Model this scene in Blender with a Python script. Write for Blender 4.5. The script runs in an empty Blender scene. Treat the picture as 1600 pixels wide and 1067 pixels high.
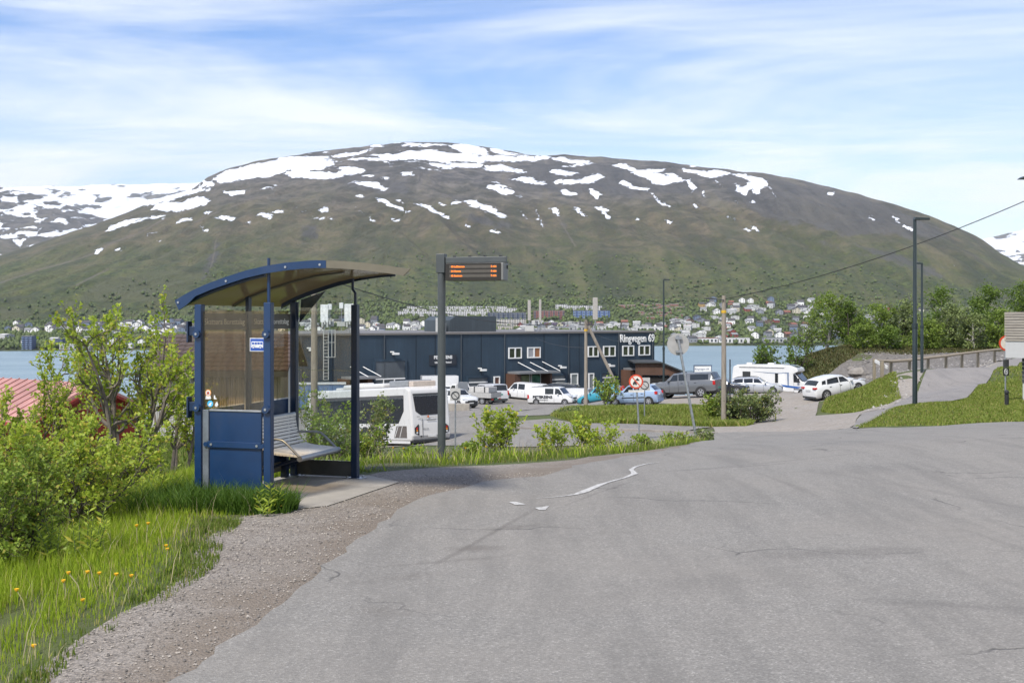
import bpy, bmesh, math, random
import numpy as np
from mathutils import Vector, Matrix, geometry
R = math.radians
scene = bpy.context.scene
COL = scene.collection
# ---------------------------------------------------------------- camera
F = 1800.0; CX = 800.0; HY = 497.0; EYE = 1.75      # focal length, centre column and horizon row in photo pixels
cam_d = bpy.data.cameras.new('camera'); cam = bpy.data.objects.new('camera', cam_d); COL.objects.link(cam)
cam.location = (0, 0, EYE); cam.rotation_euler = (R(90), 0, 0)
cam_d.sensor_width = 36; cam_d.lens = 36 * F / 1600; cam_d.shift_y = (HY - 533.5) / 1600
cam_d.clip_start = 0.1; cam_d.clip_end = 40000
scene.camera = cam
# ---------------------------------------------------------------- sky and sun
SUN_EL, SUN_AZ = 51.0, 209.0        # azimuth clockwise from +Y (the view direction)
world = bpy.data.worlds.new('World'); scene.world = world; world.use_nodes = True
wn = world.node_tree; wn.nodes.clear()
def wnode(t, **k):
    n = wn.nodes.new(t)
    for a, b in k.items(): setattr(n, a, b)
    return n
sky = wnode('ShaderNodeTexSky', sky_type='NISHITA', sun_disc=False, sun_elevation=R(SUN_EL), sun_rotation=R(SUN_AZ),
            altitude=50, air_density=1.0, dust_density=0.4, ozone_density=1.2)
tc = wnode('ShaderNodeTexCoord')
sep = wnode('ShaderNodeSeparateXYZ'); wn.links.new(tc.outputs['Generated'], sep.inputs[0])
def wmath(op, a, b=None, c=None):
    n = wnode('ShaderNodeMath', operation=op)
    for i, v in enumerate((a, b, c)):
        if v is None: continue
        if isinstance(v, (int, float)): n.inputs[i].default_value = v
        else: wn.links.new(v, n.inputs[i])
    return n.outputs[0]
zc = wmath('ADD', wmath('MAXIMUM', sep.outputs[2], 0.0), 0.09)
cu, cv = wmath('DIVIDE', sep.outputs[0], zc), wmath('DIVIDE', sep.outputs[1], zc)
comb = wnode('ShaderNodeCombineXYZ'); wn.links.new(cu, comb.inputs[0]); wn.links.new(cv, comb.inputs[1])
def wmap(rot, sc, loc=(0, 0, 0)):
    m = wnode('ShaderNodeMapping'); m.inputs['Rotation'].default_value = (0, 0, R(rot)); m.inputs['Scale'].default_value = sc
    m.inputs['Location'].default_value = loc; wn.links.new(comb.outputs[0], m.inputs[0]); return m.outputs[0]
def wnoise(vec, scale, detail, rough, dist):
    n = wnode('ShaderNodeTexNoise'); wn.links.new(vec, n.inputs['Vector'])
    n.inputs['Scale'].default_value = scale; n.inputs['Detail'].default_value = detail
    n.inputs['Roughness'].default_value = rough; n.inputs['Distortion'].default_value = dist
    return n.outputs[0]
def wramp(v, a, b):
    n = wnode('ShaderNodeMapRange', interpolation_type='SMOOTHSTEP'); wn.links.new(v, n.inputs[0])
    n.inputs[1].default_value = a; n.inputs[2].default_value = b; return n.outputs[0]
c1 = wramp(wnoise(wmap(24, (0.7, 1.25, 1), (1.3, 0.4, 0)), 0.7, 8, 0.58, 0.9), 0.32, 0.72)      # broad veils
c2 = wramp(wnoise(wmap(-32, (0.5, 2.0, 1), (4.1, 2.2, 0)), 1.5, 10, 0.64, 1.4), 0.38, 0.78)       # streaks
veil = wramp(sep.outputs[2], 0.24, 0.03)                                                          # paler towards the horizon all round
cl = wmath('MINIMUM', wmath('ADD', wmath('ADD', wmath('MULTIPLY', c1, 0.78), wmath('MULTIPLY', c2, 0.17)), wmath('MULTIPLY', veil, 0.42)), 0.93)
mix = wnode('ShaderNodeMix', data_type='RGBA'); wn.links.new(cl, mix.inputs[0])
hs = wnode('ShaderNodeHueSaturation'); hs.inputs['Saturation'].default_value = 1.38; hs.inputs['Hue'].default_value = 0.515; hs.inputs['Value'].default_value = 1.3
wn.links.new(sky.outputs[0], hs.inputs['Color'])
wn.links.new(hs.outputs[0], mix.inputs[6]); mix.inputs[7].default_value = (8.2, 8.5, 8.8, 1)
bg = wnode('ShaderNodeBackground'); bg.inputs[1].default_value = 0.10
wn.links.new(mix.outputs[2], bg.inputs[0])
wo = wnode('ShaderNodeOutputWorld'); wn.links.new(bg.outputs[0], wo.inputs[0])
sun_d = bpy.data.lights.new('sun', 'SUN'); sun = bpy.data.objects.new('sun', sun_d); COL.objects.link(sun)
sun_d.energy = 3.8; sun_d.angle = R(9); sun_d.color = (1.0, 0.95, 0.87)
_s = Vector((math.sin(R(SUN_AZ)) * math.cos(R(SUN_EL)), math.cos(R(SUN_AZ)) * math.cos(R(SUN_EL)), math.sin(R(SUN_EL))))
sun.rotation_euler = _s.to_track_quat('Z', 'Y').to_euler(); sun.location = _s * 100
vs = scene.view_settings
vs.view_transform = 'Standard'; vs.look = 'None'; vs.gamma = 1; vs.use_curve_mapping = False; vs.exposure = 0.5
scene.cycles.max_bounces = 6; scene.cycles.diffuse_bounces = 3; scene.cycles.glossy_bounces = 3
scene.cycles.transmission_bounces = 6; scene.cycles.transparent_max_bounces = 16
scene.cycles.caustics_reflective = False; scene.cycles.caustics_refractive = False
scene.cycles.use_denoising = True; scene.cycles.sample_clamp_indirect = 6
# ---------------------------------------------------------------- helpers
rnd = random.Random(7)
def wpt(px, py, Y): return Vector(((px - CX) * Y / F, Y, EYE - (py - HY) * Y / F))
def tag(o, label=None, cat=None, group=None, kind=None):
    if label: o['label'] = label
    if cat: o['category'] = cat
    if group: o['group'] = group
    if kind: o['kind'] = kind
    return o
def thing(name, label, cat, loc=(0, 0, 0), rz=0.0, group=None, rot=None):
    o = bpy.data.objects.new(name, None); COL.objects.link(o); o.empty_display_size = 0.2
    o.location = loc; o.rotation_euler = rot if rot else (0, 0, rz)
    return tag(o, label, cat, group)
def link(name, me, parent=None):
    o = bpy.data.objects.new(name, me); COL.objects.link(o)
    if parent: o.parent = parent
    return o
def copy_tree(o, parent=None):
    c = o.copy(); COL.objects.link(c)
    if parent: c.parent = parent
    for ch in list(o.children): copy_tree(ch, c)
    return c
class MB:
    "collects faces into one mesh"
    def __init__(s): s.v = []; s.f = []; s.m = []
    def add(s, vs, fs, mi=0):
        b = len(s.v); s.v += [tuple(p) for p in vs]
        for f in fs: s.f.append([b + i for i in f]); s.m.append(mi)
        return s
    def box(s, x0, x1, y0, y1, z0, z1, mi=0, M=None):
        vs = [Vector(p) for p in ((x0,y0,z0),(x1,y0,z0),(x1,y1,z0),(x0,y1,z0),(x0,y0,z1),(x1,y0,z1),(x1,y1,z1),(x0,y1,z1))]
        if M: vs = [M @ p for p in vs]
        return s.add(vs, [(3,2,1,0),(4,5,6,7),(0,1,5,4),(1,2,6,5),(2,3,7,6),(3,0,4,7)], mi)
    def bar(s, p, q, w, h, mi=0, up=(0, 0, 1)):
        p, q = Vector(p), Vector(q); d = (q - p).normalized(); u = Vector(up)
        if abs(d.dot(u)) > .99: u = Vector((1, 0, 0))
        a = d.cross(u).normalized(); b = a.cross(d).normalized()
        vs = [e + a * sx * w / 2 + b * sz * h / 2 for e in (p, q) for sx, sz in ((-1,-1),(1,-1),(1,1),(-1,1))]
        return s.add(vs, [(3,2,1,0),(4,5,6,7),(0,1,5,4),(1,2,6,5),(2,3,7,6),(3,0,4,7)], mi)
    def tube(s, pts, rad, n=8, mi=0, caps=True):
        pts = [Vector(p) for p in pts]
        if not hasattr(rad, '__len__'): rad = [rad] * len(pts)
        b = len(s.v); prev = None
        for i, p in enumerate(pts):
            d = (pts[min(i + 1, len(pts) - 1)] - pts[max(i - 1, 0)])
            d = d.normalized() if d.length > 1e-9 else Vector((0, 0, 1))
            if prev is None: a = d.cross(Vector((0, 1, 0)) if abs(d.y) < .9 else Vector((1, 0, 0))).normalized()
            else: a = (prev - d * prev.dot(d)).normalized()
            prev = a; c = d.cross(a)
            for k in range(n):
                t = 2 * math.pi * k / n; q = p + (a * math.cos(t) + c * math.sin(t)) * rad[i]; s.v.append(tuple(q))
        for i in range(len(pts) - 1):
            for k in range(n):
                s.f.append([b + i*n + k, b + i*n + (k+1) % n, b + (i+1)*n + (k+1) % n, b + (i+1)*n + k]); s.m.append(mi)
        if caps:
            s.f.append([b + k for k in range(n)][::-1]); s.m.append(mi)
            e = b + (len(pts) - 1) * n; s.f.append([e + k for k in range(n)]); s.m.append(mi)
        return s
    def prism(s, poly, d0, d1, ax='y', mi=0):
        "poly of (a,b) extruded along ax: y -> (a,d,b), x -> (d,a,b), z -> (a,b,d)"
        f = {'y': lambda a, b, d: (a, d, b), 'x': lambda a, b, d: (d, a, b), 'z': lambda a, b, d: (a, b, d)}[ax]
        n = len(poly); vs = [f(a, b, d0) for a, b in poly] + [f(a, b, d1) for a, b in poly]
        fs = [tuple(range(n)), tuple(range(2*n - 1, n - 1, -1))] + [(i + n, (i+1) % n + n, (i+1) % n, i) for i in range(n)]
        return s.add(vs, fs, mi)
    def disc(s, c, nrm, r, n=20, th=0.0, mi=0):
        c, d = Vector(c), Vector(nrm).normalized()
        return s.tube([c, c + d * max(th, .001)], r, n, mi)
    def build(s, name, mats, parent=None, smooth=False, bevel=0):
        me = bpy.data.meshes.new(name); me.from_pydata(s.v, [], s.f)
        for m in (mats if isinstance(mats, (list, tuple)) else [mats]): me.materials.append(m)
        if any(s.m): me.polygons.foreach_set('material_index', s.m)
        bm = bmesh.new(); bm.from_mesh(me); bmesh.ops.recalc_face_normals(bm, faces=bm.faces)
        bm.to_mesh(me); bm.free()
        if smooth: me.polygons.foreach_set('use_smooth', [True] * len(me.polygons)); me.set_sharp_from_angle(angle=R(40))
        me.update(); o = link(name, me, parent)
        if bevel:
            b = o.modifiers.new('edges', 'BEVEL'); b.width = bevel; b.segments = 2; b.limit_method = 'ANGLE'
        return o
def np_mesh(name, V, faces, mats, parent=None, smooth=False, mi=None):
    "V (n,3); faces: list of int arrays (m,k)"
    me = bpy.data.meshes.new(name); V = np.ascontiguousarray(V, dtype=np.float32)
    me.vertices.add(len(V)); me.vertices.foreach_set('co', V.ravel())
    loops = np.concatenate([f.ravel() for f in faces]).astype(np.int32)
    tot = np.concatenate([np.full(len(f), f.shape[1]) for f in faces]).astype(np.int32)
    me.loops.add(len(loops)); me.loops.foreach_set('vertex_index', loops)
    me.polygons.add(len(tot)); me.polygons.foreach_set('loop_start', np.concatenate([[0], np.cumsum(tot)[:-1]]).astype(np.int32))
    for m in (mats if isinstance(mats, (list, tuple)) else [mats]): me.materials.append(m)
    if mi is not None: me.polygons.foreach_set('material_index', np.asarray(mi, dtype=np.int32))
    if smooth: me.polygons.foreach_set('use_smooth', np.ones(len(tot), dtype=bool))
    me.update(calc_edges=True); me.validate()
    return link(name, me, parent)
def _hash(i, j, s):
    h = np.sin(i * 127.1 + j * 311.7 + s * 74.7) * 43758.5453; return h - np.floor(h)
def vnoise(x, y, s=0):
    i, j = np.floor(x), np.floor(y); u, v = x - i, y - j; u = u*u*(3-2*u); v = v*v*(3-2*v)
    return (_hash(i,j,s)*(1-u) + _hash(i+1,j,s)*u)*(1-v) + (_hash(i,j+1,s)*(1-u) + _hash(i+1,j+1,s)*u)*v
def fbm(x, y, o=5, s=0, g=0.5):
    a, t, w = 1.0, 0.0, 0.0
    for k in range(o): t = t + a * vnoise(x * 2**k + 13.7*k, y * 2**k - 7.3*k, s + k); w += a; a *= g
    return t / w
def inside(poly, x, y):
    c = np.zeros(np.shape(x), dtype=bool); n = len(poly)
    for i in range(n):
        (x0, y0), (x1, y1) = poly[i], poly[(i+1) % n]
        if y0 == y1: continue
        c ^= ((y0 > y) != (y1 > y)) & (x < (x1 - x0) * (y - y0) / (y1 - y0) + x0)
    return c
def seg_dist(pts, x, y, closed=True):
    d = np.full(np.shape(x), 1e9); n = len(pts)
    for i in range(n if closed else n - 1):
        (x0, y0), (x1, y1) = pts[i], pts[(i+1) % n]; dx, dy = x1 - x0, y1 - y0
        t = np.clip(((x - x0)*dx + (y - y0)*dy) / max(dx*dx + dy*dy, 1e-9), 0, 1)
        d = np.minimum(d, np.hypot(x - x0 - t*dx, y - y0 - t*dy))
    return d
# ---------------------------------------------------------------- materials
def nodes(name):
    m = bpy.data.materials.new(name); m.use_nodes = True; nt = m.node_tree; nt.nodes.clear()
    return m, nt
def nd(nt, t, ins=None, **props):
    n = nt.nodes.new(t)
    for a, b in props.items(): setattr(n, a, b)
    for k, v in (ins or {}).items():
        if isinstance(v, bpy.types.NodeSocket): nt.links.new(v, n.inputs[k])
        else: n.inputs[k].default_value = v
    return n
def c4(c): return (c[0], c[1], c[2], 1.0)
def mixc(nt, f, a, b, blend='MIX'):
    n = nd(nt, 'ShaderNodeMix', data_type='RGBA', blend_type=blend)
    for i, v in ((0, f), (6, a), (7, b)):
        if isinstance(v, bpy.types.NodeSocket): nt.links.new(v, n.inputs[i])
        else: n.inputs[i].default_value = v if i == 0 else c4(v)
    return n.outputs[2]
def ntex(nt, vec, scale, detail=4, rough=.55, dist=0.0):
    n = nd(nt, 'ShaderNodeTexNoise', {'Scale': scale, 'Detail': detail, 'Roughness': rough, 'Distortion': dist})
    if vec is not None: nt.links.new(vec, n.inputs['Vector'])
    return n.outputs[0]
def ramp(nt, v, a, b, lo=0.0, hi=1.0):
    return nd(nt, 'ShaderNodeMapRange', {0: v, 1: a, 2: b, 3: lo, 4: hi}).outputs[0]
def mth(nt, op, a, b=0.0):
    return nd(nt, 'ShaderNodeMath', {0: a, 1: b}, operation=op).outputs[0]
def finish(nt, col, rough=.6, bump=None, bump_s=.3, bump_d=.01, **k):
    ins = {'Base Color': col if isinstance(col, bpy.types.NodeSocket) else c4(col), 'Roughness': rough}
    ins.update({a.replace('_', ' '): b for a, b in k.items()})
    p = nd(nt, 'ShaderNodeBsdfPrincipled', ins)
    if bump is not None:
        bn = nd(nt, 'ShaderNodeBump', {'Height': bump, 'Strength': bump_s, 'Distance': bump_d}); nt.links.new(bn.outputs[0], p.inputs['Normal'])
    o = nd(nt, 'ShaderNodeOutputMaterial'); nt.links.new(p.outputs[0], o.inputs[0]); return p
def objc(nt): return nd(nt, 'ShaderNodeTexCoord').outputs['Object']
def worldc(nt): return nd(nt, 'ShaderNodeNewGeometry').outputs['Position']
_mc = {}
def pm(name, col, rough=.6, metal=0.0, var=.15, scale=6.0, bump=0.0, dirt=0.0, **k):
    "principled with mottling, optional dirt and relief"
    if name in _mc: return _mc[name]
    m, nt = nodes(name); oc = objc(nt)
    n1 = ntex(nt, oc, scale, 5, .6)
    c = mixc(nt, ramp(nt, n1, .3, .7), [x * (1 - var) for x in col], [min(1, x * (1 + var)) for x in col])
    if dirt: c = mixc(nt, ramp(nt, ntex(nt, oc, scale * .6, 7, .7), .52, .75, 0, dirt), c, (.12, .105, .085))
    b = ntex(nt, oc, scale * 12, 3) if bump else None
    ro = ramp(nt, n1, .2, .8, max(0, rough - .08), min(1, rough + .1))
    finish(nt, c, ro, b, bump, .01, Metallic=metal, **k); _mc[name] = m; return m
def glass_mat(name, tint, opacity, rough=.02, dirt=.0):
    "thin pane: mostly lets light through, mirrors a little, grime scatters"
    m, nt = nodes(name); oc = objc(nt)
    tr = nd(nt, 'ShaderNodeBsdfTransparent', {'Color': c4(tint)})
    gl = nd(nt, 'ShaderNodeBsdfGlossy', {'Color': (1, 1, 1, 1), 'Roughness': rough})
    lw = nd(nt, 'ShaderNodeLayerWeight', {'Blend': .5}); fr = mth(nt, 'ADD', .035, mth(nt, 'MULTIPLY', .75, mth(nt, 'POWER', lw.outputs['Facing'], 5.0)))
    mx = nd(nt, 'ShaderNodeMixShader', {0: fr, 1: tr.outputs[0], 2: gl.outputs[0]})
    df = nd(nt, 'ShaderNodeBsdfDiffuse', {'Color': (.42, .40, .36, 1)})
    sc = nd(nt, 'ShaderNodeMapping', {'Scale': (9, 9, 1.6)}); nt.links.new(oc, sc.inputs[0])
    streak = ramp(nt, ntex(nt, sc.outputs[0], 3, 6, .65), .42, .75, 0, dirt)
    spots = ramp(nt, ntex(nt, oc, 45, 2, .5), .70, .76, 0, dirt * 1.4)
    fac = mth(nt, 'MINIMUM', mth(nt, 'ADD', mth(nt, 'ADD', streak, spots), opacity), .95)
    m2 = nd(nt, 'ShaderNodeMixShader', {0: fac, 1: mx.outputs[0], 2: df.outputs[0]})
    nt.links.new(m2.outputs[0], nd(nt, 'ShaderNodeOutputMaterial').inputs[0]); return m
def leaf_mat(name, a, b, yellow=None, trans=.42, rough=.5):
    m, nt = nodes(name)
    g = nd(nt, 'ShaderNodeNewGeometry'); r = g.outputs['Random Per Island']
    c = mixc(nt, r, a, b)
    if yellow: c = mixc(nt, ramp(nt, r, .86, .93), c, yellow)
    p = nd(nt, 'ShaderNodeBsdfPrincipled', {'Base Color': c, 'Roughness': rough, 'Specular IOR Level': .35})
    t = nd(nt, 'ShaderNodeBsdfTranslucent', {'Color': c})
    mx = nd(nt, 'ShaderNodeMixShader', {0: trans, 1: p.outputs[0], 2: t.outputs[0]})
    nt.links.new(mx.outputs[0], nd(nt, 'ShaderNodeOutputMaterial').inputs[0]); return m
def wood_mat(name, a, b, rough=.75, along=2, scale=1.0):
    m, nt = nodes(name); oc = objc(nt); s = [14 * scale] * 3; s[along] = 1.2 * scale
    mp = nd(nt, 'ShaderNodeMapping', {'Scale': s}); nt.links.new(oc, mp.inputs[0])
    n = ntex(nt, mp.outputs[0], 2.2, 6, .65, .4)
    c = mixc(nt, ramp(nt, n, .3, .72), a, b)
    finish(nt, c, rough, n, .35, .004); return m
def emit_mat(name, col, s):
    m, nt = nodes(name); e = nd(nt, 'ShaderNodeEmission', {'Color': c4(col), 'Strength': s})
    nt.links.new(e.outputs[0], nd(nt, 'ShaderNodeOutputMaterial').inputs[0]); return m
def text(name, s, size, mat_, parent, loc, rot, depth=.004, align='CENTER', sx=1.0, bold=0.0):
    cu = bpy.data.curves.new(name, 'FONT'); cu.body = s; cu.size = size; cu.align_x = align; cu.align_y = 'CENTER'
    cu.extrude = depth; cu.offset = bold; cu.resolution_u = 2; cu.materials.append(mat_)
    t = bpy.data.objects.new('tmp', cu); COL.objects.link(t); dg = bpy.context.evaluated_depsgraph_get()
    me = bpy.data.meshes.new_from_object(t.evaluated_get(dg)); bpy.data.objects.remove(t); me.name = name
    if not me.materials: me.materials.append(mat_)
    o = link(name, me, parent); o.location = loc; o.rotation_euler = rot; o.scale = (sx, 1, 1); return o
M_WHITE = pm('white_paint', (.72, .72, .70), .35, var=.04, dirt=.12)
M_BLACK = pm('black_plastic', (.018, .018, .019), .5)
M_DGREY = pm('dark_grey_paint', (.045, .048, .05), .5, var=.1)
M_STEEL = pm('galvanised_steel', (.36, .37, .38), .42, .75, var=.18, scale=9)
M_LGREY = pm('light_grey_paint', (.42, .42, .40), .5, var=.08)
M_NAVYLAMP = pm('dark_green_black_lamp_paint', (.016, .026, .027), .4, var=.1)
# ---------------------------------------------------------------- terrain height
_cp = [(-2.5,-14,.3),(8,-14,.6),(8,0,.15),(0,0,0),(0,6,0),(6,6,.05),(3,9,0),(0,10.5,0),(-1.5,8.5,0),(-2.6,7,0),(-2.3,10.7,0),(-3,10.9,0),
 (-1.7,12.5,0),(-2.4,12.7,0),(-.6,12,0),(4,12,0),(8,12,.08),(20,12,.6),(20,0,.6),(-2,3,0),
 (-3.4,8,-.05),(-4.3,8.5,-.4),(-4.2,10.5,-.3),(-5.5,9,-1.0),(-5.3,16,-.8),(-8,12,-2.0),(-12,16,-3.2),(-10,6,-2.4),(-6,3,-1.1),(-4,0,-.4),(-15,0,-3.9),
 (-15,30,-4.0),(-3.5,14.5,-.3),(-2.5,16,-.35),(-3.5,20,-1.5),(-5,26,-2.1),(-9,32,-2.2),(-11,40,-2.5),(-18,45,-4.4),(-25,50,-5.8),(-12,52,-4.4),(-30,30,-6.5),(-30,5,-7)]
for px, Y, z in [(690,16.8,-.31),(560,15,-.15),(900,15.5,-.19),(1000,18,-.36),(1110,27,-1.145),(800,14,-.1),
 (1300,17,-.12),(1500,20,-.36),(1300,27,-1.0),(1300,36,-1.85),(1600,17,.05),(1600,22,-.42),(1600,30,-.98),(1450,38,-1.86),(1330,45,-2.63),(1150,30,-1.35),
 (1430,50,-2.0),(1540,50,-1.89),(1590,38,-1.27),(1400,46,-2.16),(1550,60,-1.68),(1512,53,-2.05),(1750,40,-1.0),(1750,60,-1.2),(1900,90,-1.0),
 (1325,48,-2.81),(1390,56,-2.7),(1440,68,-2.59),(1500,80,-2.38),(1560,98,-2.06),(1650,130,-1.7),
 (1400,74,-1.79),(1340,70,-2.64),(1285,66,-3.49),(1200,66,-4.04),(1250,80,-4.1),(1280,104,-4.95),(1180,99,-4.8),(1070,88,-4.36),(990,82,-4.45),
 (1130,63,-4.1),(1000,72,-4.05),(1090,72,-3.97),(1000,62,-3.98),(900,64,-4.19),(1060,54,-3.62),(900,58,-3.89),(787,70,-4.55),(1150,44,-2.87),(1000,48,-3.4),
 (800,52,-3.83),(740,54,-4.04),(640,62,-5.14),(500,72,-6.25),(400,74,-6.7),(700,75,-5.04),(915,88,-5.1),(850,90,-5.5),(780,85,-5.47),
 (740,21,-.85),(740,31,-2.7),(740,42,-3.5),(850,21,-.8),(850,31,-2.6),(900,42,-3.4),(950,22,-.8),(950,31,-2.3),(1050,25,-1.0),(1050,33,-2.1),(1060,42,-2.85),
 (600,18,-.5),(600,26,-2.1),(600,40,-3.6),(500,18,-.6),(500,26,-1.9),(500,45,-4.2),(1088,36,-1.91),
 (865,122,-7.54),(760,120,-7.0),(800,136,-7.4),(700,100,-6.2),(600,118,-7.0),(500,115,-7.0),(1022,150,-7.5),(955,105,-5.7),(1100,140,-7.3),(700,160,-7.5),(1050,165,-7.6),
 (200,80,-9),(0,80,-11),(300,110,-9),(1290,112,-4.66),(1290,126,-1.96),(1350,130,-1.43),(1450,128,-1.66),(1570,125,-1.58),(1240,128,-3.3),(1215,128,-4.6),
 (1440,110,-3.0),(1370,104,-3.7),(1700,110,-1.5),(1600,160,-2.1),(1300,96,-4.4),(850,108,-6.75),(800,108,-6.85),(760,108,-6.7),(890,106,-6.5),(1268,74,-4.15),(1296,77,-4.0),(930,114,-6.6),(700,112,-6.7)]:
    _cp.append(((px - CX) * Y / F, Y, z))
_A = np.array(_cp); _S = 40.0
def _tps(r2): return np.where(r2 > 1e-12, r2 * np.log(np.maximum(r2, 1e-12)), 0.0)
_n = len(_A); _P = _A[:, :2] / _S
_K = _tps(((_P[:, None] - _P[None]) ** 2).sum(-1)) + np.eye(_n) * 2e-4
_Q = np.hstack([np.ones((_n, 1)), _P])
_W = np.linalg.solve(np.block([[_K, _Q], [_Q.T, np.zeros((3, 3))]]), np.concatenate([_A[:, 2], np.zeros(3)]))
def H(x, y):
    x = np.asarray(x, dtype=float); y = np.asarray(y, dtype=float); shp = x.shape
    p = np.stack([x.ravel(), y.ravel()], -1) / _S; out = np.empty(len(p))
    for i in range(0, len(p), 20000):
        q = p[i:i+20000]; out[i:i+20000] = _tps(((q[:, None] - _P[None]) ** 2).sum(-1)) @ _W[:_n] + _W[_n] + q @ _W[_n+1:]
    z = out.reshape(shp)
    e = np.interp(x, [-90, -40, -26, 5, 17, 24, 30, 36, 75, 120], [40, 60, 150, 165, 152, 118, 124, 140, 150, 150])
    return np.maximum(np.clip(z, -14, 3) - .42 * np.maximum(0, y - e), -47.0)
def h1(x, y): return float(H(np.array([x]), np.array([y]))[0])
def G(px, Y, dz=0.0):
    x = (px - CX) * Y / F; return Vector((x, Y, h1(x, Y) + dz))
# ---------------------------------------------------------------- ground materials
def asphalt(name, base, warm, stains=()):
    m, nt = nodes(name); p = worldc(nt)
    fine = nd(nt, 'ShaderNodeTexVoronoi', {'Vector': p, 'Scale': 95.0, 'Randomness': 1.0})
    grain = nd(nt, 'ShaderNodeSeparateColor', {0: fine.outputs['Color']}).outputs[0]
    c = mixc(nt, grain, [x * .72 for x in base], [x * 1.28 for x in base])
    spk = ramp(nt, grain, .90, .96); c = mixc(nt, mth(nt, 'MULTIPLY', spk, .38), c, (.44, .42, .38))
    big = ntex(nt, p, .35, 6, .6, .3); c = mixc(nt, ramp(nt, big, .35, .7, 0, .55), c, warm)
    st = nd(nt, 'ShaderNodeMapping', {'Scale': (2.6, .35, 1), 'Rotation': (0, 0, R(-14))}); nt.links.new(p, st.inputs[0])
    c = mixc(nt, ramp(nt, ntex(nt, st.outputs[0], 1.0, 6, .65),   .46, .68, 0, .42), c, [x * .55 for x in base])
    mot = ntex(nt, p, 7, 5, .7); c = mixc(nt, ramp(nt, mot, .45, .75, 0, .35), c, [x * .7 for x in base])
    sx = nd(nt, 'ShaderNodeSeparateXYZ', {0: p})
    wob = mth(nt, 'MULTIPLY', mth(nt, 'SUBTRACT', ntex(nt, p, 2.3, 6, .7), .5), 1.9)
    for (x, y, rx, ry, rot, k, col) in stains:        # oil and tar stains where they lie on the road
        ca, sa = math.cos(R(rot)), math.sin(R(rot))
        dx, dy = mth(nt, 'SUBTRACT', sx.outputs[0], x), mth(nt, 'SUBTRACT', sx.outputs[1], y)
        u = mth(nt, 'MULTIPLY', mth(nt, 'ADD', mth(nt, 'MULTIPLY', dx, ca), mth(nt, 'MULTIPLY', dy, sa)), 1 / rx)
        v = mth(nt, 'MULTIPLY', mth(nt, 'SUBTRACT', mth(nt, 'MULTIPLY', dy, ca), mth(nt, 'MULTIPLY', dx, sa)), 1 / ry)
        d = mth(nt, 'ADD', mth(nt, 'SQRT', mth(nt, 'ADD', mth(nt, 'MULTIPLY', u, u), mth(nt, 'MULTIPLY', v, v))), wob)
        c = mixc(nt, ramp(nt, d, 1.15, .2, 0, k * .5), c, col)
    cr = nd(nt, 'ShaderNodeTexVoronoi', {'Scale': .42, 'Randomness': 1.0}, feature='DISTANCE_TO_EDGE')
    wv = nd(nt, 'ShaderNodeVectorMath', {0: p}, operation='ADD')
    nv = nd(nt, 'ShaderNodeTexNoise', {'Vector': p, 'Scale': 1.1, 'Detail': 6.0}); nt.links.new(nv.outputs['Color'], wv.inputs[1])
    nt.links.new(wv.outputs[0], cr.inputs['Vector'])
    ck = mth(nt, 'MULTIPLY', ramp(nt, cr.outputs[0], .007, .002), ramp(nt, ntex(nt, p, .5, 3), .52, .62, 0, .8))
    c = mixc(nt, ck, c, (.035, .033, .03))
    hgt = mth(nt, 'SUBTRACT', fine.outputs['Distance'], mth(nt, 'MULTIPLY', ck, 2))
    finish(nt, c, .88, hgt, .55, .006); return m
def gravel(name, a, b, soil, soil_amt, sc=60.0):
    m, nt = nodes(name); p = worldc(nt)
    v = nd(nt, 'ShaderNodeTexVoronoi', {'Vector': p, 'Scale': sc})
    g = nd(nt, 'ShaderNodeSeparateColor', {0: v.outputs['Color']})
    c = mixc(nt, g.outputs[0], a, b); c = mixc(nt, mth(nt, 'MULTIPLY', g.outputs[1], .35), c, (.27, .225, .18))
    at = nd(nt, 'ShaderNodeAttribute', attribute_name='soil')
    n = ntex(nt, p, 1.6, 6, .65)
    f = mth(nt, 'ADD', ramp(nt, n, .42, .7, 0, soil_amt), mth(nt, 'MULTIPLY', at.outputs['Fac'], ramp(nt, n, .25, .6, .35, 1)))
    f = mth(nt, 'MINIMUM', f, .92); sg = mixc(nt, ntex(nt, p, 40, 4, .7), [x * .7 for x in soil], [x * 1.25 for x in soil])
    c = mixc(nt, f, c, sg)
    finish(nt, c, .95, v.outputs['Distance'], .8, .012); return m
def earth(name, cols, scale=1.2):
    m, nt = nodes(name); p = worldc(nt)
    c = mixc(nt, ramp(nt, ntex(nt, p, scale, 7, .65), .38, .62), cols[0], cols[1])
    c = mixc(nt, ramp(nt, ntex(nt, p, scale * .23, 6, .7), .45, .66), c, cols[2])
    c = mixc(nt, ramp(nt, ntex(nt, p, scale * 22, 4, .7), .3, .75, 0, .5), c, [x * .45 for x in cols[0]])
    finish(nt, c, .95, ntex(nt, p, scale * 9, 6, .7), .7, .06); return m
BASE = (.206, .194, .172)
def g0(px, py): Y = 1750 * 1.8 / (py - HY); return ((px - CX) * Y / F, Y)
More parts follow.
